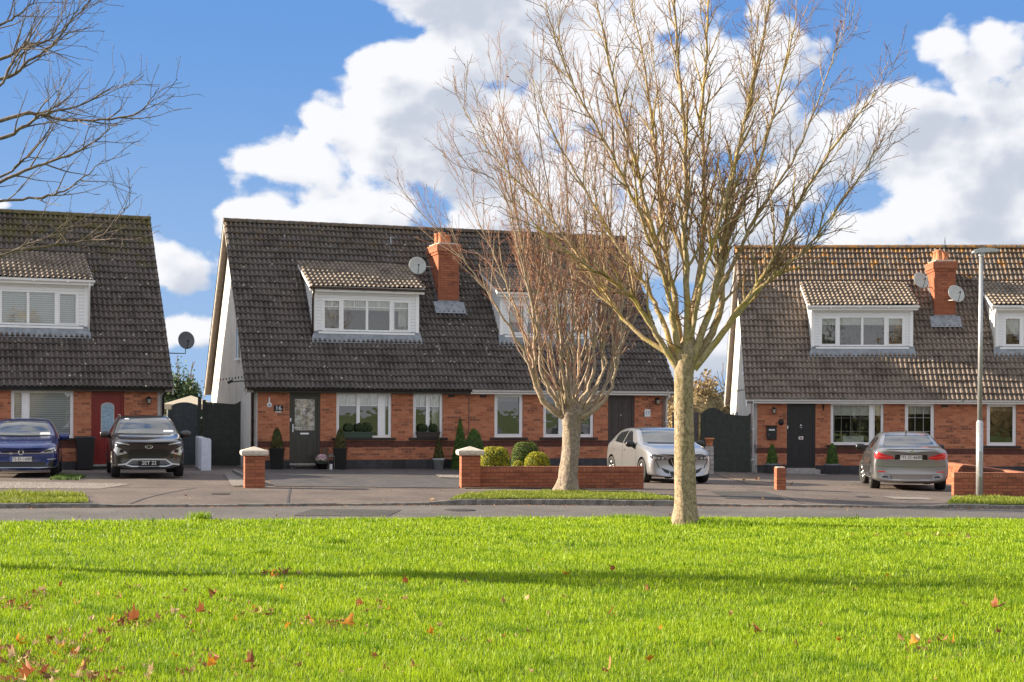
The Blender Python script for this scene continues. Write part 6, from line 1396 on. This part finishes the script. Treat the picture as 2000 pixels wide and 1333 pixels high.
# ---------- blue hatchback (front view)
def hatch():
    P = paint_mat('blue car paint', (.004, .022, .16), .3, .25)
    E = empty('parked_car', (-12.15, 38.0, float(gz(-12.1, 38))), R(15), 'metallic blue hatchback parked nose out at the left edge', 'car', 'cars parked in the driveways')
    r = ring_half
    st = [(0.0, .14, r(.22, .66, .30, .70, .50, .66, .66, .50, .71, .73)), (.05, .14, r(.20, .80, .27, .84, .48, .80, .70, .58, .755, .78)), (.30, .06, r(.18, .88, .26, .89, .55, .84, .80, .64, .86, .885)), (.75, 0, r(.18, .88, .26, .895, .6, .86, .88, .68, .935, .96)),
          (1.15, 0, r(.18, .88, .26, .895, .62, .875, .93, .74, .99, 1.01)), (1.32, 0, r(.18, .88, .26, .895, .62, .875, .945, .74, 1.02, 1.045)), (1.75, 0, r(.18, .88, .26, .895, .62, .88, .955, .66, 1.26, 1.30)), (2.1, 0, r(.18, .88, .26, .895, .62, .88, .96, .60, 1.41, 1.455)), (2.8, 0, r(.18, .88, .26, .895, .62, .88, .96, .59, 1.44, 1.485)),
          (3.45, 0, r(.18, .88, .26, .895, .62, .875, .96, .58, 1.42, 1.465)), (3.85, 0, r(.18, .88, .26, .89, .62, .86, .96, .57, 1.34, 1.39)), (4.12, -.05, r(.2, .86, .28, .87, .62, .83, .95, .6, 1.02, 1.05)), (4.26, -.12, r(.26, .76, .33, .80, .6, .74, .84, .5, .88, .9))]
    B, bvh = car_shell(st, 'body', P, (.86, 3.49), .315, None, E, .9)
    windows(bvh, B, .9, [[(1.75, 1.0), (2.55, .99), (2.55, 1.34), (2.2, 1.33)], [(2.62, .99), (3.4, 1.0), (3.35, 1.33), (2.62, 1.34)]], [(-.70, 1.035), (.70, 1.035), (.53, 1.40), (-.53, 1.40)], [(-.55, 1.05), (.55, 1.05), (.48, 1.34), (-.48, 1.34)])
    for hl in ([(.43, .60), (.82, .66), (.85, .755), (.70, .735), (.52, .665)],):
        for q in (hl, sym(hl)):
            h = patch(bvh, q, 'f', .006, GLASSH, 'headlight', B, .05, .01); cx = sum(p[0] for p in q) / 5
            strip(bvh, [(cx - .12, .655), (cx + .12, .69)], .035, 'f', PLASTG, 'lamp_unit', h, .010)
    strip(bvh, [(-.84, .625), (-.45, .612), (0, .61), (.45, .612), (.84, .625)], .016, 'f', SILVER, 'grille_strip', B, .010)
    patch(bvh, [(-.42, .625), (.42, .625), (.46, .665), (-.46, .665)], 'f', .005, PLASTG, 'grille', B)
    patch(bvh, [(-.62, .24), (.62, .24), (.58, .40), (-.58, .40)], 'f', .005, PLASTG, 'lower_intake', B); strip(bvh, [(-.82, .265), (-.4, .25), (.4, .25), (.82, .265)], .014, 'f', SILVER, 'splitter_trim', B, .010)
    for q in ([(.60, .27), (.84, .28), (.83, .45), (.68, .40)],):
        for z in (q, sym(q)): patch(bvh, z, 'f', .005, PLASTG, 'side_intake', B)
    for sx in (-1, 1): strip(bvh, [(sx * .62, .455), (sx * .83, .47)], .018, 'f', SILVER, 'intake_trim', B, .010)
    yb = bvh.ray_cast(Vector((0, -3, .64)), Vector((0, 1, 0)))[0].y
    badge = MB(); Mb = Matrix.Translation((0, yb - .012, .635)) @ Matrix.Rotation(R(90), 4, 'X'); ring = [Mb @ Vector((.062 * math.cos(t), .062 * math.sin(t), 0)) for t in np.linspace(0, 2 * math.pi, 25)]; badge.tube(ring, .008, 6)
    for a in ([(-.028, .052), (0, .008), (.028, .052)], [(-.052, .03), (-.022, -.048), (0, -.002), (.022, -.048), (.052, .03)]): badge.tube([Mb @ Vector((x, y, 0)) for x, y in a], .006, 5)
    badge.build('badge', CHROME, B); MB().lathe([(.001, -.006), (.06, -.006), (.06, -.003), (.001, -.003)], 0, 0, 24, 0, Mb).build('badge_disc', PLASTG, B)
    yp = bvh.ray_cast(Vector((0, -3, .46)), Vector((0, 1, 0)))[0].y; plate(B, Matrix.Translation((0, yp - .02, .465)), '172-D-16804')
    strip(bvh, [(-.28, .61), (-.20, .61)], .05, 'f', SILVER, 'letter_badge', B, .014)
    mirrors(B, .88, 1.52, 1.0, P); patch(bvh, [(.40, 1.05), (.66, 1.05), (.64, 1.10), (.42, 1.10)], 'f', .008, PAPER, 'tax_disc', B)
    strip(bvh, [(-.60, 1.03), (0, 1.02), (.60, 1.03)], .03, 'f', PLASTG, 'wiper_cowl', B, .008)
    for sx in (-1, 1):
        for y in (1.45, 2.58, 3.5): strip(bvh, [(y, .30), (y, .98)], .010, 's', PLAST, 'door_gap', B, .002, sx, .001)
        for y in (.86, 3.49): wheel(B, sx * .79, y, .315, .21, ALLOYD, sx, 0)
# ---------- black crossover
def crossover():
    P = paint_mat('black car paint', (.016, .013, .016), .3, .22)
    E = empty('parked_car', (-8.98, 38.05, float(gz(-9, 38)) + .02), R(17), 'black crossover with silver lower grille trim parked before the red door', 'car', 'cars parked in the driveways'); r = ring_half
    st = [(0.0, .15, r(.24, .66, .32, .74, .52, .70, .78, .52, .86, .88)), (.05, .15, r(.22, .82, .30, .85, .50, .80, .82, .60, .895, .92)), (.30, .07, r(.20, .87, .30, .885, .6, .84, .90, .66, .96, .985)), (.70, .0, r(.20, .87, .30, .89, .66, .86, .97, .70, 1.02, 1.045)),
          (1.02, 0, r(.20, .87, .30, .89, .66, .865, 1.0, .74, 1.06, 1.08)), (1.18, 0, r(.20, .87, .30, .89, .66, .865, 1.01, .74, 1.09, 1.12)), (1.6, 0, r(.2, .87, .30, .89, .66, .87, 1.03, .67, 1.33, 1.38)), (1.95, 0, r(.2, .87, .30, .89, .66, .87, 1.04, .62, 1.50, 1.545)), (2.7, 0, r(.2, .87, .30, .89, .66, .87, 1.05, .61, 1.53, 1.575)),
          (3.4, 0, r(.2, .87, .30, .89, .66, .865, 1.06, .60, 1.50, 1.55)), (3.8, 0, r(.2, .87, .30, .885, .66, .85, 1.06, .58, 1.42, 1.47)), (4.05, -.04, r(.24, .85, .34, .86, .66, .82, 1.0, .6, 1.10, 1.13)), (4.18, -.1, r(.3, .76, .38, .8, .62, .74, .9, .5, .94, .96))]
    B, bvh = car_shell(st, 'body', P, (.82, 3.40), .335, .34, E, .9, .06)
    windows(bvh, B, .9, [[(1.65, 1.08), (2.45, 1.08), (2.45, 1.44), (2.05, 1.42)], [(2.52, 1.08), (3.3, 1.10), (3.2, 1.42), (2.52, 1.44)]], [(-.71, 1.10), (.71, 1.10), (.56, 1.49), (-.56, 1.49)], [(-.55, 1.14), (.55, 1.14), (.48, 1.42), (-.48, 1.42)])
    for q in ([(.46, .815), (.78, .865), (.80, .895), (.50, .855)],):
        for z in (q, sym(q)): patch(bvh, z, 'f', .006, GLASSH, 'running_light', B, .05, .01)
    for q in ([(.52, .62), (.76, .56), (.845, .70), (.80, .79), (.62, .70)],):
        for z in (q, sym(q)):
            h = patch(bvh, z, 'f', .006, GLASSH, 'headlight', B, .05, .01); sg = 1 if z[0][0] > 0 else -1
            patch(bvh, [(sg * .66 + dx, .68 + dz) for dx, dz in ((-.05, -.05), (.05, -.05), (.06, .03), (-.04, .03))], 'f', .010, PLASTG, 'lamp_unit', h)
    patch(bvh, [(-.30, .46), (.30, .46), (.52, .60), (.46, .70), (.36, .715), (-.36, .715), (-.46, .70), (-.52, .60)], 'f', .006, PLASTG, 'grille', B)
    for z in (.52, .57, .62, .67): strip(bvh, [(-.36, z), (.36, z)], .012, 'f', PLAST, 'grille_bar', B, .012)
    strip(bvh, [(-.52, .60), (-.36, .46), (0, .455), (.36, .46), (.52, .60)], .02, 'f', PLAST, 'grille_frame', B, .012)
    strip(bvh, [(-.74, .33), (-.56, .345), (-.40, .46), (0, .465), (.40, .46), (.56, .345), (.74, .33)], .035, 'f', SILVER, 'bumper_trim', B, .016)
    strip(bvh, [(-.56, .33), (-.40, .285), (.40, .285), (.56, .33)], .03, 'f', SILVER, 'skid_trim', B, .016)
    yb = bvh.ray_cast(Vector((0, -3, .76)), Vector((0, 1, 0)))[0].y; Mb = Matrix.Translation((0, yb - .012, .775)) @ Matrix.Rotation(R(90), 4, 'X'); b = MB()
    b.tube([Mb @ Vector((.085 * math.cos(t), .042 * math.sin(t), 0)) for t in np.linspace(0, 2 * math.pi, 25)], .008, 6)
    for a in ([(-.045, -.028), (-.028, .028)], [(.028, -.028), (.045, .028)], [(-.037, -.004), (0, .004), (.037, .004)]): b.tube([Mb @ Vector((x, y, 0)) for x, y in a], .009, 5)
    b.build('badge', CHROME, B)
    yp = bvh.ray_cast(Vector((0, -3, .38)), Vector((0, 1, 0)))[0].y; plate(B, Matrix.Translation((0, yp - .07, .374)), '2ET 22', True)
    mirrors(B, .875, 1.40, 1.07, P, 1.05); patch(bvh, [(.42, 1.125), (.68, 1.125), (.665, 1.17), (.44, 1.17)], 'f', .008, PAPER, 'tax_disc', B); patch(bvh, [(-.50, 1.44), (-.40, 1.44), (-.40, 1.465), (-.50, 1.465)], 'f', .008, PAPER, 'toll_tag', B)
    strip(bvh, [(-.60, 1.085), (0, 1.075), (.60, 1.085)], .03, 'f', PLASTG, 'wiper_cowl', B, .008)
    for sx in (-1, 1):
        MB().tube([(sx * .60, 1.95, 1.50), (sx * .60, 2.1, 1.565), (sx * .60, 3.3, 1.56), (sx * .59, 3.5, 1.50)], .014, 6).build('roof_rail', PLAST, B)
        for y in (1.35, 2.48, 3.4): strip(bvh, [(y, .36), (y, 1.05)], .010, 's', PLAST, 'door_gap', B, .002, sx, .001)
        for y in (.82, 3.40): wheel(B, sx * .775, y, .335, .215, ALLOYD, sx, 0)
# ---------- silver hatchback 3/4
def silver():
    P = paint_mat('silver car paint', (.36, .37, .40), .7, .3)
    E = empty('parked_car', (4.36, 38.75, float(gz(4.4, 39)) - .01), R(14), 'silver hatchback parked behind the front tree trunk and the garden wall', 'car', 'cars parked in the driveways'); r = ring_half
    st = [(0.0, .20, r(.20, .60, .28, .66, .48, .62, .66, .48, .72, .74)), (.05, .20, r(.18, .76, .25, .80, .46, .77, .70, .56, .77, .79)), (.30, .10, r(.17, .85, .25, .87, .55, .82, .80, .62, .87, .90)), (.70, 0, r(.17, .86, .25, .875, .6, .84, .89, .67, .945, .965)),
          (1.05, 0, r(.17, .86, .25, .875, .62, .85, .93, .71, .99, 1.01)), (1.22, 0, r(.17, .86, .25, .875, .62, .85, .945, .71, 1.015, 1.04)), (1.6, 0, r(.17, .86, .25, .87, .62, .855, .955, .64, 1.22, 1.27)), (1.98, 0, r(.17, .86, .25, .87, .62, .855, .96, .585, 1.37, 1.415)), (2.6, 0, r(.17, .86, .25, .87, .62, .855, .97, .575, 1.39, 1.44)),
          (3.2, 0, r(.17, .86, .25, .87, .62, .85, .98, .56, 1.36, 1.41)), (3.6, 0, r(.17, .86, .25, .87, .64, .84, .98, .54, 1.27, 1.32)), (3.92, -.05, r(.2, .84, .3, .86, .64, .81, .93, .56, 1.0, 1.03)), (4.06, -.12, r(.28, .74, .34, .78, .6, .72, .82, .48, .86, .88))]
    B, bvh = car_shell(st, 'body', P, (.82, 3.36), .315, None, E, .88)
    windows(bvh, B, .88, [[(1.62, 1.0), (2.38, .99), (2.38, 1.30), (2.32, 1.33), (2.1, 1.30)], [(2.46, .99), (3.15, 1.03), (3.2, 1.18), (3.05, 1.27), (2.46, 1.33)]], [(-.68, 1.04), (.68, 1.04), (.52, 1.365), (-.52, 1.365)], [(-.5, 1.05), (.5, 1.05), (.44, 1.28), (-.44, 1.28)])
    for q in ([(.40, .62), (.66, .60), (.80, .66), (.81, .74), (.70, .755), (.48, .69)],):
        for z in (q, sym(q)):
            h = patch(bvh, z, 'f', .006, mat('lamp housing', (.05, .053, .06), .15, metal=.4, coat=1), 'headlight', B, .05, .01); sg = 1 if z[0][0] > 0 else -1
            for cx in (.52, .62, .71): patch(bvh, [(sg * cx + dx, .66 + dz) for dx, dz in ((-.038, -.03), (.034, -.03), (.04, .035), (-.03, .035))], 'f', .011, GLASSH, 'lamp_unit', h, .03)
    for sx in (-1, 1):
        strip(bvh, [(sx * .70, .60), (sx * .64, .50), (sx * .60, .40)], .016, 'f', PLASTG, 'fang_light', B, .008); patch(bvh, [(.34, .34), (.56, .42), (.46, .30), (.36, .26)] if sx > 0 else [(-.34, .34), (-.36, .26), (-.46, .30), (-.56, .42)], 'f', .006, PLASTG, 'side_intake', B)
    patch(bvh, [(-.20, .40), (.20, .40), (.34, .50), (.38, .62), (.30, .665), (-.30, .665), (-.38, .62), (-.34, .50)], 'f', .006, PLASTG, 'grille', B)
    for x in np.arange(-.30, .31, .075): strip(bvh, [(x * .7, .42), (x, .63)], .014, 'f', SILVER, 'grille_bar', B, .012)
    patch(bvh, [(-.30, .22), (.30, .22), (.34, .32), (-.34, .32)], 'f', .006, PLASTG, 'lower_intake', B)
    mirrors(B, .85, 1.45, .99, PLASTG, .95)
    strip(bvh, [(-.58, 1.03), (0, 1.02), (.58, 1.03)], .03, 'f', PLASTG, 'wiper_cowl', B, .008)
    MB().tube([(0, 2.9, 1.42), (0, 3.25, 1.78)], .006, 5).build('aerial', PLAST, B)
    for sx in (-1, 1):
        for y in (1.28, 2.42, 3.3): strip(bvh, [(y, .28), (y, .97)], .010, 's', PLAST, 'door_gap', B, .002, sx, .001)
        for y in (2.2, 3.12): strip(bvh, [(y, .83), (y + .16, .835)], .03, 's', P, 'door_handle', B, .018, sx)
        for y in (.82, 3.36): wheel(B, sx * .775, y, .315, .2, ALLOY, sx, 0)
# ---------- grey saloon, seen from behind
def saloon():
    P = paint_mat('grey car paint', (.27, .275, .285), .65, .28)
    E = empty('parked_car', (10.58, 42.55, float(gz(10, 40)) + .01), R(171), 'grey four-door saloon with red tail lamps, parked nose towards the house', 'car', 'cars parked in the driveways'); r = ring_half
    st = [(0.0, .2, r(.20, .62, .28, .70, .48, .64, .66, .5, .70, .72)), (.08, .15, r(.18, .82, .25, .85, .46, .80, .70, .6, .76, .78)), (.5, .05, r(.17, .90, .26, .92, .58, .87, .82, .66, .88, .90)), (1.2, 0, r(.17, .91, .26, .93, .62, .89, .92, .72, .97, .99)),
          (1.55, 0, r(.17, .91, .26, .93, .64, .90, .94, .74, 1.0, 1.02)), (2.0, 0, r(.17, .91, .26, .93, .64, .90, .95, .66, 1.26, 1.30)), (2.4, 0, r(.17, .91, .26, .93, .64, .90, .96, .60, 1.40, 1.44)), (3.0, 0, r(.17, .91, .26, .93, .64, .90, .97, .59, 1.42, 1.47)), (3.5, 0, r(.17, .91, .26, .93, .66, .90, .98, .58, 1.37, 1.42)),
          (3.95, 0, r(.17, .91, .27, .93, .68, .90, 1.0, .62, 1.19, 1.24)), (4.3, 0, r(.17, .90, .28, .93, .70, .89, 1.01, .70, 1.07, 1.09)), (4.72, -.03, r(.18, .89, .30, .92, .68, .86, 1.00, .66, 1.06, 1.075)), (4.88, -.10, r(.22, .86, .32, .90, .60, .83, .94, .62, 1.035, 1.045)), (4.93, -.14, r(.28, .72, .36, .80, .56, .76, .84, .52, .94, .95))]
    B, bvh = car_shell(st, 'body', P, (.86, 3.83), .34, None, E, .93)
    windows(bvh, B, .93, [[(1.95, 1.02), (2.75, 1.01), (2.75, 1.34), (2.4, 1.32)], [(2.82, 1.01), (3.65, 1.06), (3.5, 1.28), (2.82, 1.34)]], [(-.7, 1.04), (.7, 1.04), (.54, 1.38), (-.54, 1.38)], [(-.64, 1.10), (.64, 1.10), (.52, 1.37), (-.52, 1.37)], CARGL2)
    for q in ([(.40, .80), (.60, .775), (.86, .80), (.87, .925), (.78, .96), (.62, .90), (.44, .86)],):
        for z in (q, sym(q)):
            h = patch(bvh, z, 'b', .008, GLASSR, 'tail_light', B, .05, .012); sg = 1 if z[0][0] > 0 else -1
            strip(bvh, [(sg * .46, .83), (sg * .68, .85), (sg * .84, .88)], .014, 'b', mat('lamp bright red', (.8, .12, .10), .2), 'light_bar', h, .013)
    patch(bvh, [(-.40, .78), (.40, .78), (.38, .90), (-.38, .90)], 'b', .004, PLASTG, 'plate_recess', B)
    yp = bvh.ray_cast(Vector((0, 8, .83)), Vector((0, -1, 0)))[0].y; plate(B, Matrix.Translation((0, yp + .02, .83)) @ Matrix.Rotation(math.pi, 4, 'Z'), '191-D-46804', blue=False)
    yb = bvh.ray_cast(Vector((0, 8, .985)), Vector((0, -1, 0)))[0].y; Mb = Matrix.Translation((0, yb + .008, .985)) @ Matrix.Rotation(R(-90), 4, 'X')
    b = MB(); b.lathe([(.001, -.004), (.042, -.004), (.042, .004), (.001, .006)], 0, 0, 22, 0, Mb); bo = b.build('badge', CHROME, B); 
    for a0 in (0, math.pi): c = MB(); c.add([tuple(Mb @ Vector((0, 0, .008)))] + [tuple(Mb @ Vector((.026 * math.cos(a0 + t), .026 * math.sin(a0 + t), .008))) for t in np.linspace(0, math.pi / 2, 7)], [tuple(range(8))]); c.build('badge_quarter', PBLUE, bo)
    patch(bvh, [(-.60, .30), (.60, .30), (.66, .42), (-.66, .42)], 'b', .004, mat('bumper insert', (.11, .10, .10), .5), 'diffuser', B)
    for sx in (-1, 1):
        patch(bvh, [(sx * .50, .30), (sx * .70, .31), (sx * .74, .36), (sx * .66, .40), (sx * .52, .39)] if sx > 0 else [(sx * .50, .30), (sx * .52, .39), (sx * .66, .40), (sx * .74, .36), (sx * .70, .31)], 'b', .012, mat('exhaust metal', (.25, .25, .26), .3, metal=.8), 'exhaust_trim', B)
        patch(bvh, [(sx * .54, .325), (sx * .68, .33), (sx * .70, .36), (sx * .64, .378), (sx * .55, .37)] if sx > 0 else [(sx * .54, .325), (sx * .55, .37), (sx * .64, .378), (sx * .70, .36), (sx * .68, .33)], 'b', .018, PLASTG, 'exhaust_pipe', B)
        patch(bvh, [(sx * .60, .46), (sx * .80, .47), (sx * .79, .50), (sx * .62, .49)] if sx > 0 else [(sx * .60, .46), (sx * .62, .49), (sx * .79, .50), (sx * .80, .47)], 'b', .008, GLASSR, 'reflector', B)
        for y in (1.5, 2.78, 3.72): strip(bvh, [(y, .30), (y, 1.0)], .010, 's', PLAST, 'door_gap', B, .002, sx, .001)
        for y in (2.6, 3.5): strip(bvh, [(y, .90), (y + .18, .905)], .03, 's', P, 'door_handle', B, .016, sx)
        strip(bvh, [(sx * .84, .62), (sx * .5, .60), (0, .60)], .008, 'b', PLAST, 'bumper_gap', B, .002)
        for y in (.86, 3.83): wheel(B, sx * .80, y, .335, .24, ALLOYD if y > 1 else ALLOY, sx, R(10) if y < 1 else 0)
    strip(bvh, [(-.60, 1.03), (0, 1.045), (.60, 1.03)], .02, 'b', P, 'boot_lip', B, .016)
    mirrors(B, .90, 1.8, 1.02, PLASTG, 1.0)
    m = MB(); m.prism([(3.22, 1.43), (3.42, 1.42), (3.42, 1.50)], 'x', -.02, .02); m.build('roof_fin', P, B, bevel=.006)
hatch(); crossover(); silver(); saloon()
# ================================================================ fallen leaves
def leaf_mesh(seed, matl, r=.055):
    rr = random.Random(seed); n = 15; V = [(0, 0, .0)]; lob = [1, .62, .85, .6, .95, .6, .7, .55, .7, .6, .95, .6, .85, .62, 1][:n]
    curl = rr.uniform(.8, 2.2); ax = rr.uniform(0, 3.1)
    for i in range(n):
        a = math.pi / 2 + 2 * math.pi * i / n; q = r * lob[i] * rr.uniform(.8, 1.15); x, y = q * math.cos(a), q * math.sin(a); u = x * math.cos(ax) + y * math.sin(ax)
        V.append((x, y, curl * u * u / r + rr.uniform(-.006, .006)))
    V.append((0, -r * 1.5, .01)); V.append((.004, -r * .3, 0))
    F = [(0, i + 1, (i + 1) % n + 1) for i in range(n)] + [(0, n + 1, n + 2)]
    me = bpy.data.meshes.new('fallen_leaf'); me.from_pydata(V, [], F); me.materials.append(matl); finish(me, None, True)
    a = me.attributes.new('tint', 'FLOAT', 'POINT'); a.data.foreach_set('value', [rr.uniform(0, 1)] * len(V)); return me
LM = [(k, leaf_mesh(10 * k + s, LF[k], .030 + .008 * s)) for k in range(4) for s in range(4)]
lrnd = random.Random(4)
def put_leaf(x, y, k=None, sc=1.0, dz=.03):
    c = [m for m in LM if k is None or m[0] == k]; kk, me = lrnd.choice(c); o = bpy.data.objects.new('fallen_leaf', me); COL.objects.link(o)
    on = y < lawn_y(x); z = float(lawn_z(x, y)) + dz if on else max(pave_z(x, y), -9) + .015
    if not on and y < kerb_y(x): z = float(road_z(x)) + .012
    o.location = (x, y, z); o.rotation_euler = (lrnd.uniform(-.9, .9), lrnd.uniform(-.9, .9), lrnd.uniform(0, 6.3)); s = sc * lrnd.uniform(.7, 1.25); o.scale = (s, s, s)
    if on: tag(o, ['curled orange maple leaf lying in the lawn grass', 'dull brown dry leaf lying in the lawn grass', 'russet curled leaf lying in the lawn grass', 'pale tan dry leaf lying in the lawn grass'][kk], 'leaf', 'fallen leaves on the lawn')
    else: tag(o, ['orange leaf lying on the tarmac', 'dull brown leaf lying on the tarmac', 'russet leaf lying on the tarmac', 'pale tan leaf lying on the tarmac'][kk], 'leaf', 'fallen leaves on the tarmac')
def px2lawn(px, py): 
    v = 803 - py + .004 * (px - 1000); y = 3000 * 1.74 / -v; return (px - 1000) / 3000 * y, y
clus = [(50, 1290, 110, 34, 44), (140, 1255, 70, 26, 28), (250, 1215, 60, 15, 13), (370, 1215, 90, 20, 9), (500, 1200, 60, 18, 9), (640, 1215, 60, 14, 12), (30, 1180, 60, 12, 12), (80, 1165, 40, 10, 8), (330, 1160, 200, 24, 10),
        (540, 1118, 60, 5, 12), (730, 1180, 50, 14, 9), (400, 1300, 240, 26, 22), (650, 1300, 160, 26, 8), (930, 1220, 120, 50, 6), (1000, 1180, 500, 90, 8), (1500, 1200, 480, 110, 16), (1850, 1043, 90, 8, 10), (1650, 1040, 200, 10, 8), (1820, 1260, 160, 40, 8), (900, 1130, 500, 60, 9), (200, 1320, 260, 12, 16)]
cnt = 0
for cx, cy, sx, sy, n in clus:
    for _ in range(n):
        x, y = px2lawn(cx + lrnd.gauss(0, sx * .5), min(1345, cy + lrnd.gauss(0, sy * .5)))
        if 8.5 < y < 26: put_leaf(x, y, lrnd.choices([0, 1, 2, 3], [1.6, 7, 1.8, 3])[0], .74); cnt += 1
for px, py, k, sc in ((392, 1205, 2, 1.5), (38, 1258, 0, 1.1), (680, 1222, 0, 1.1), (1862, 1258, 0, 1.0), (1945, 1197, 2, 1.2), (1637, 1258, 0, 1.0), (150, 1190, 0, 1.0), (490, 1297, 2, 1.1), (1190, 1318, 1, 1.2), (415, 1300, 0, 1.0), (262, 1217, 2, 1.3), (60, 1318, 2, 1.3), (565, 1228, 0, 1.1)):
    x, y = px2lawn(px, py); put_leaf(x, y, k, sc, .05)
for _ in range(16): x = lrnd.uniform(-8, 10); put_leaf(x, lrnd.uniform(float(lawn_y(x)) + .6, 36), 1 if lrnd.random() < .6 else 3, .8)
for _ in range(14): put_leaf(lrnd.uniform(6.3, 7.2), lrnd.uniform(39, 47), 1, 1.2)

def litter():
    P = []; S_ = []
    for cx, cy, sx, sy, n in clus:
        for _ in range(n * 9):
            x, y = px2lawn(cx + lrnd.gauss(0, sx * .6), min(1350, cy + lrnd.gauss(0, sy * .7)))
            if 8.5 < y < 26: P.append((x, y, float(lawn_z(x, y)) + lrnd.uniform(.005, .035)))
    for _ in range(900):
        y = lrnd.uniform(9, 25); x = lrnd.uniform(-.36, .36) * y; P.append((x, y, float(lawn_z(x, y)) + lrnd.uniform(.0, .03)))
    P = np.array(P); leaf_cloud('leaf_litter', P, None, .014, LF[1], None, None, 'stuff')
    P2 = []
    for _ in range(1500): x = lrnd.uniform(-11, 13); P2.append((x, float(kerb_y(x)) - abs(lrnd.gauss(0, .10)) - .01, float(road_z(x)) + .006))
    for _ in range(500): x = lrnd.uniform(-11, 13); y = lrnd.uniform(33.5, 42); P2.append((x, y, pave_z(x, y) + .008))
    leaf_cloud('gutter_litter', np.array(P2), None, .018, LF[1], None, None, 'stuff')
litter()
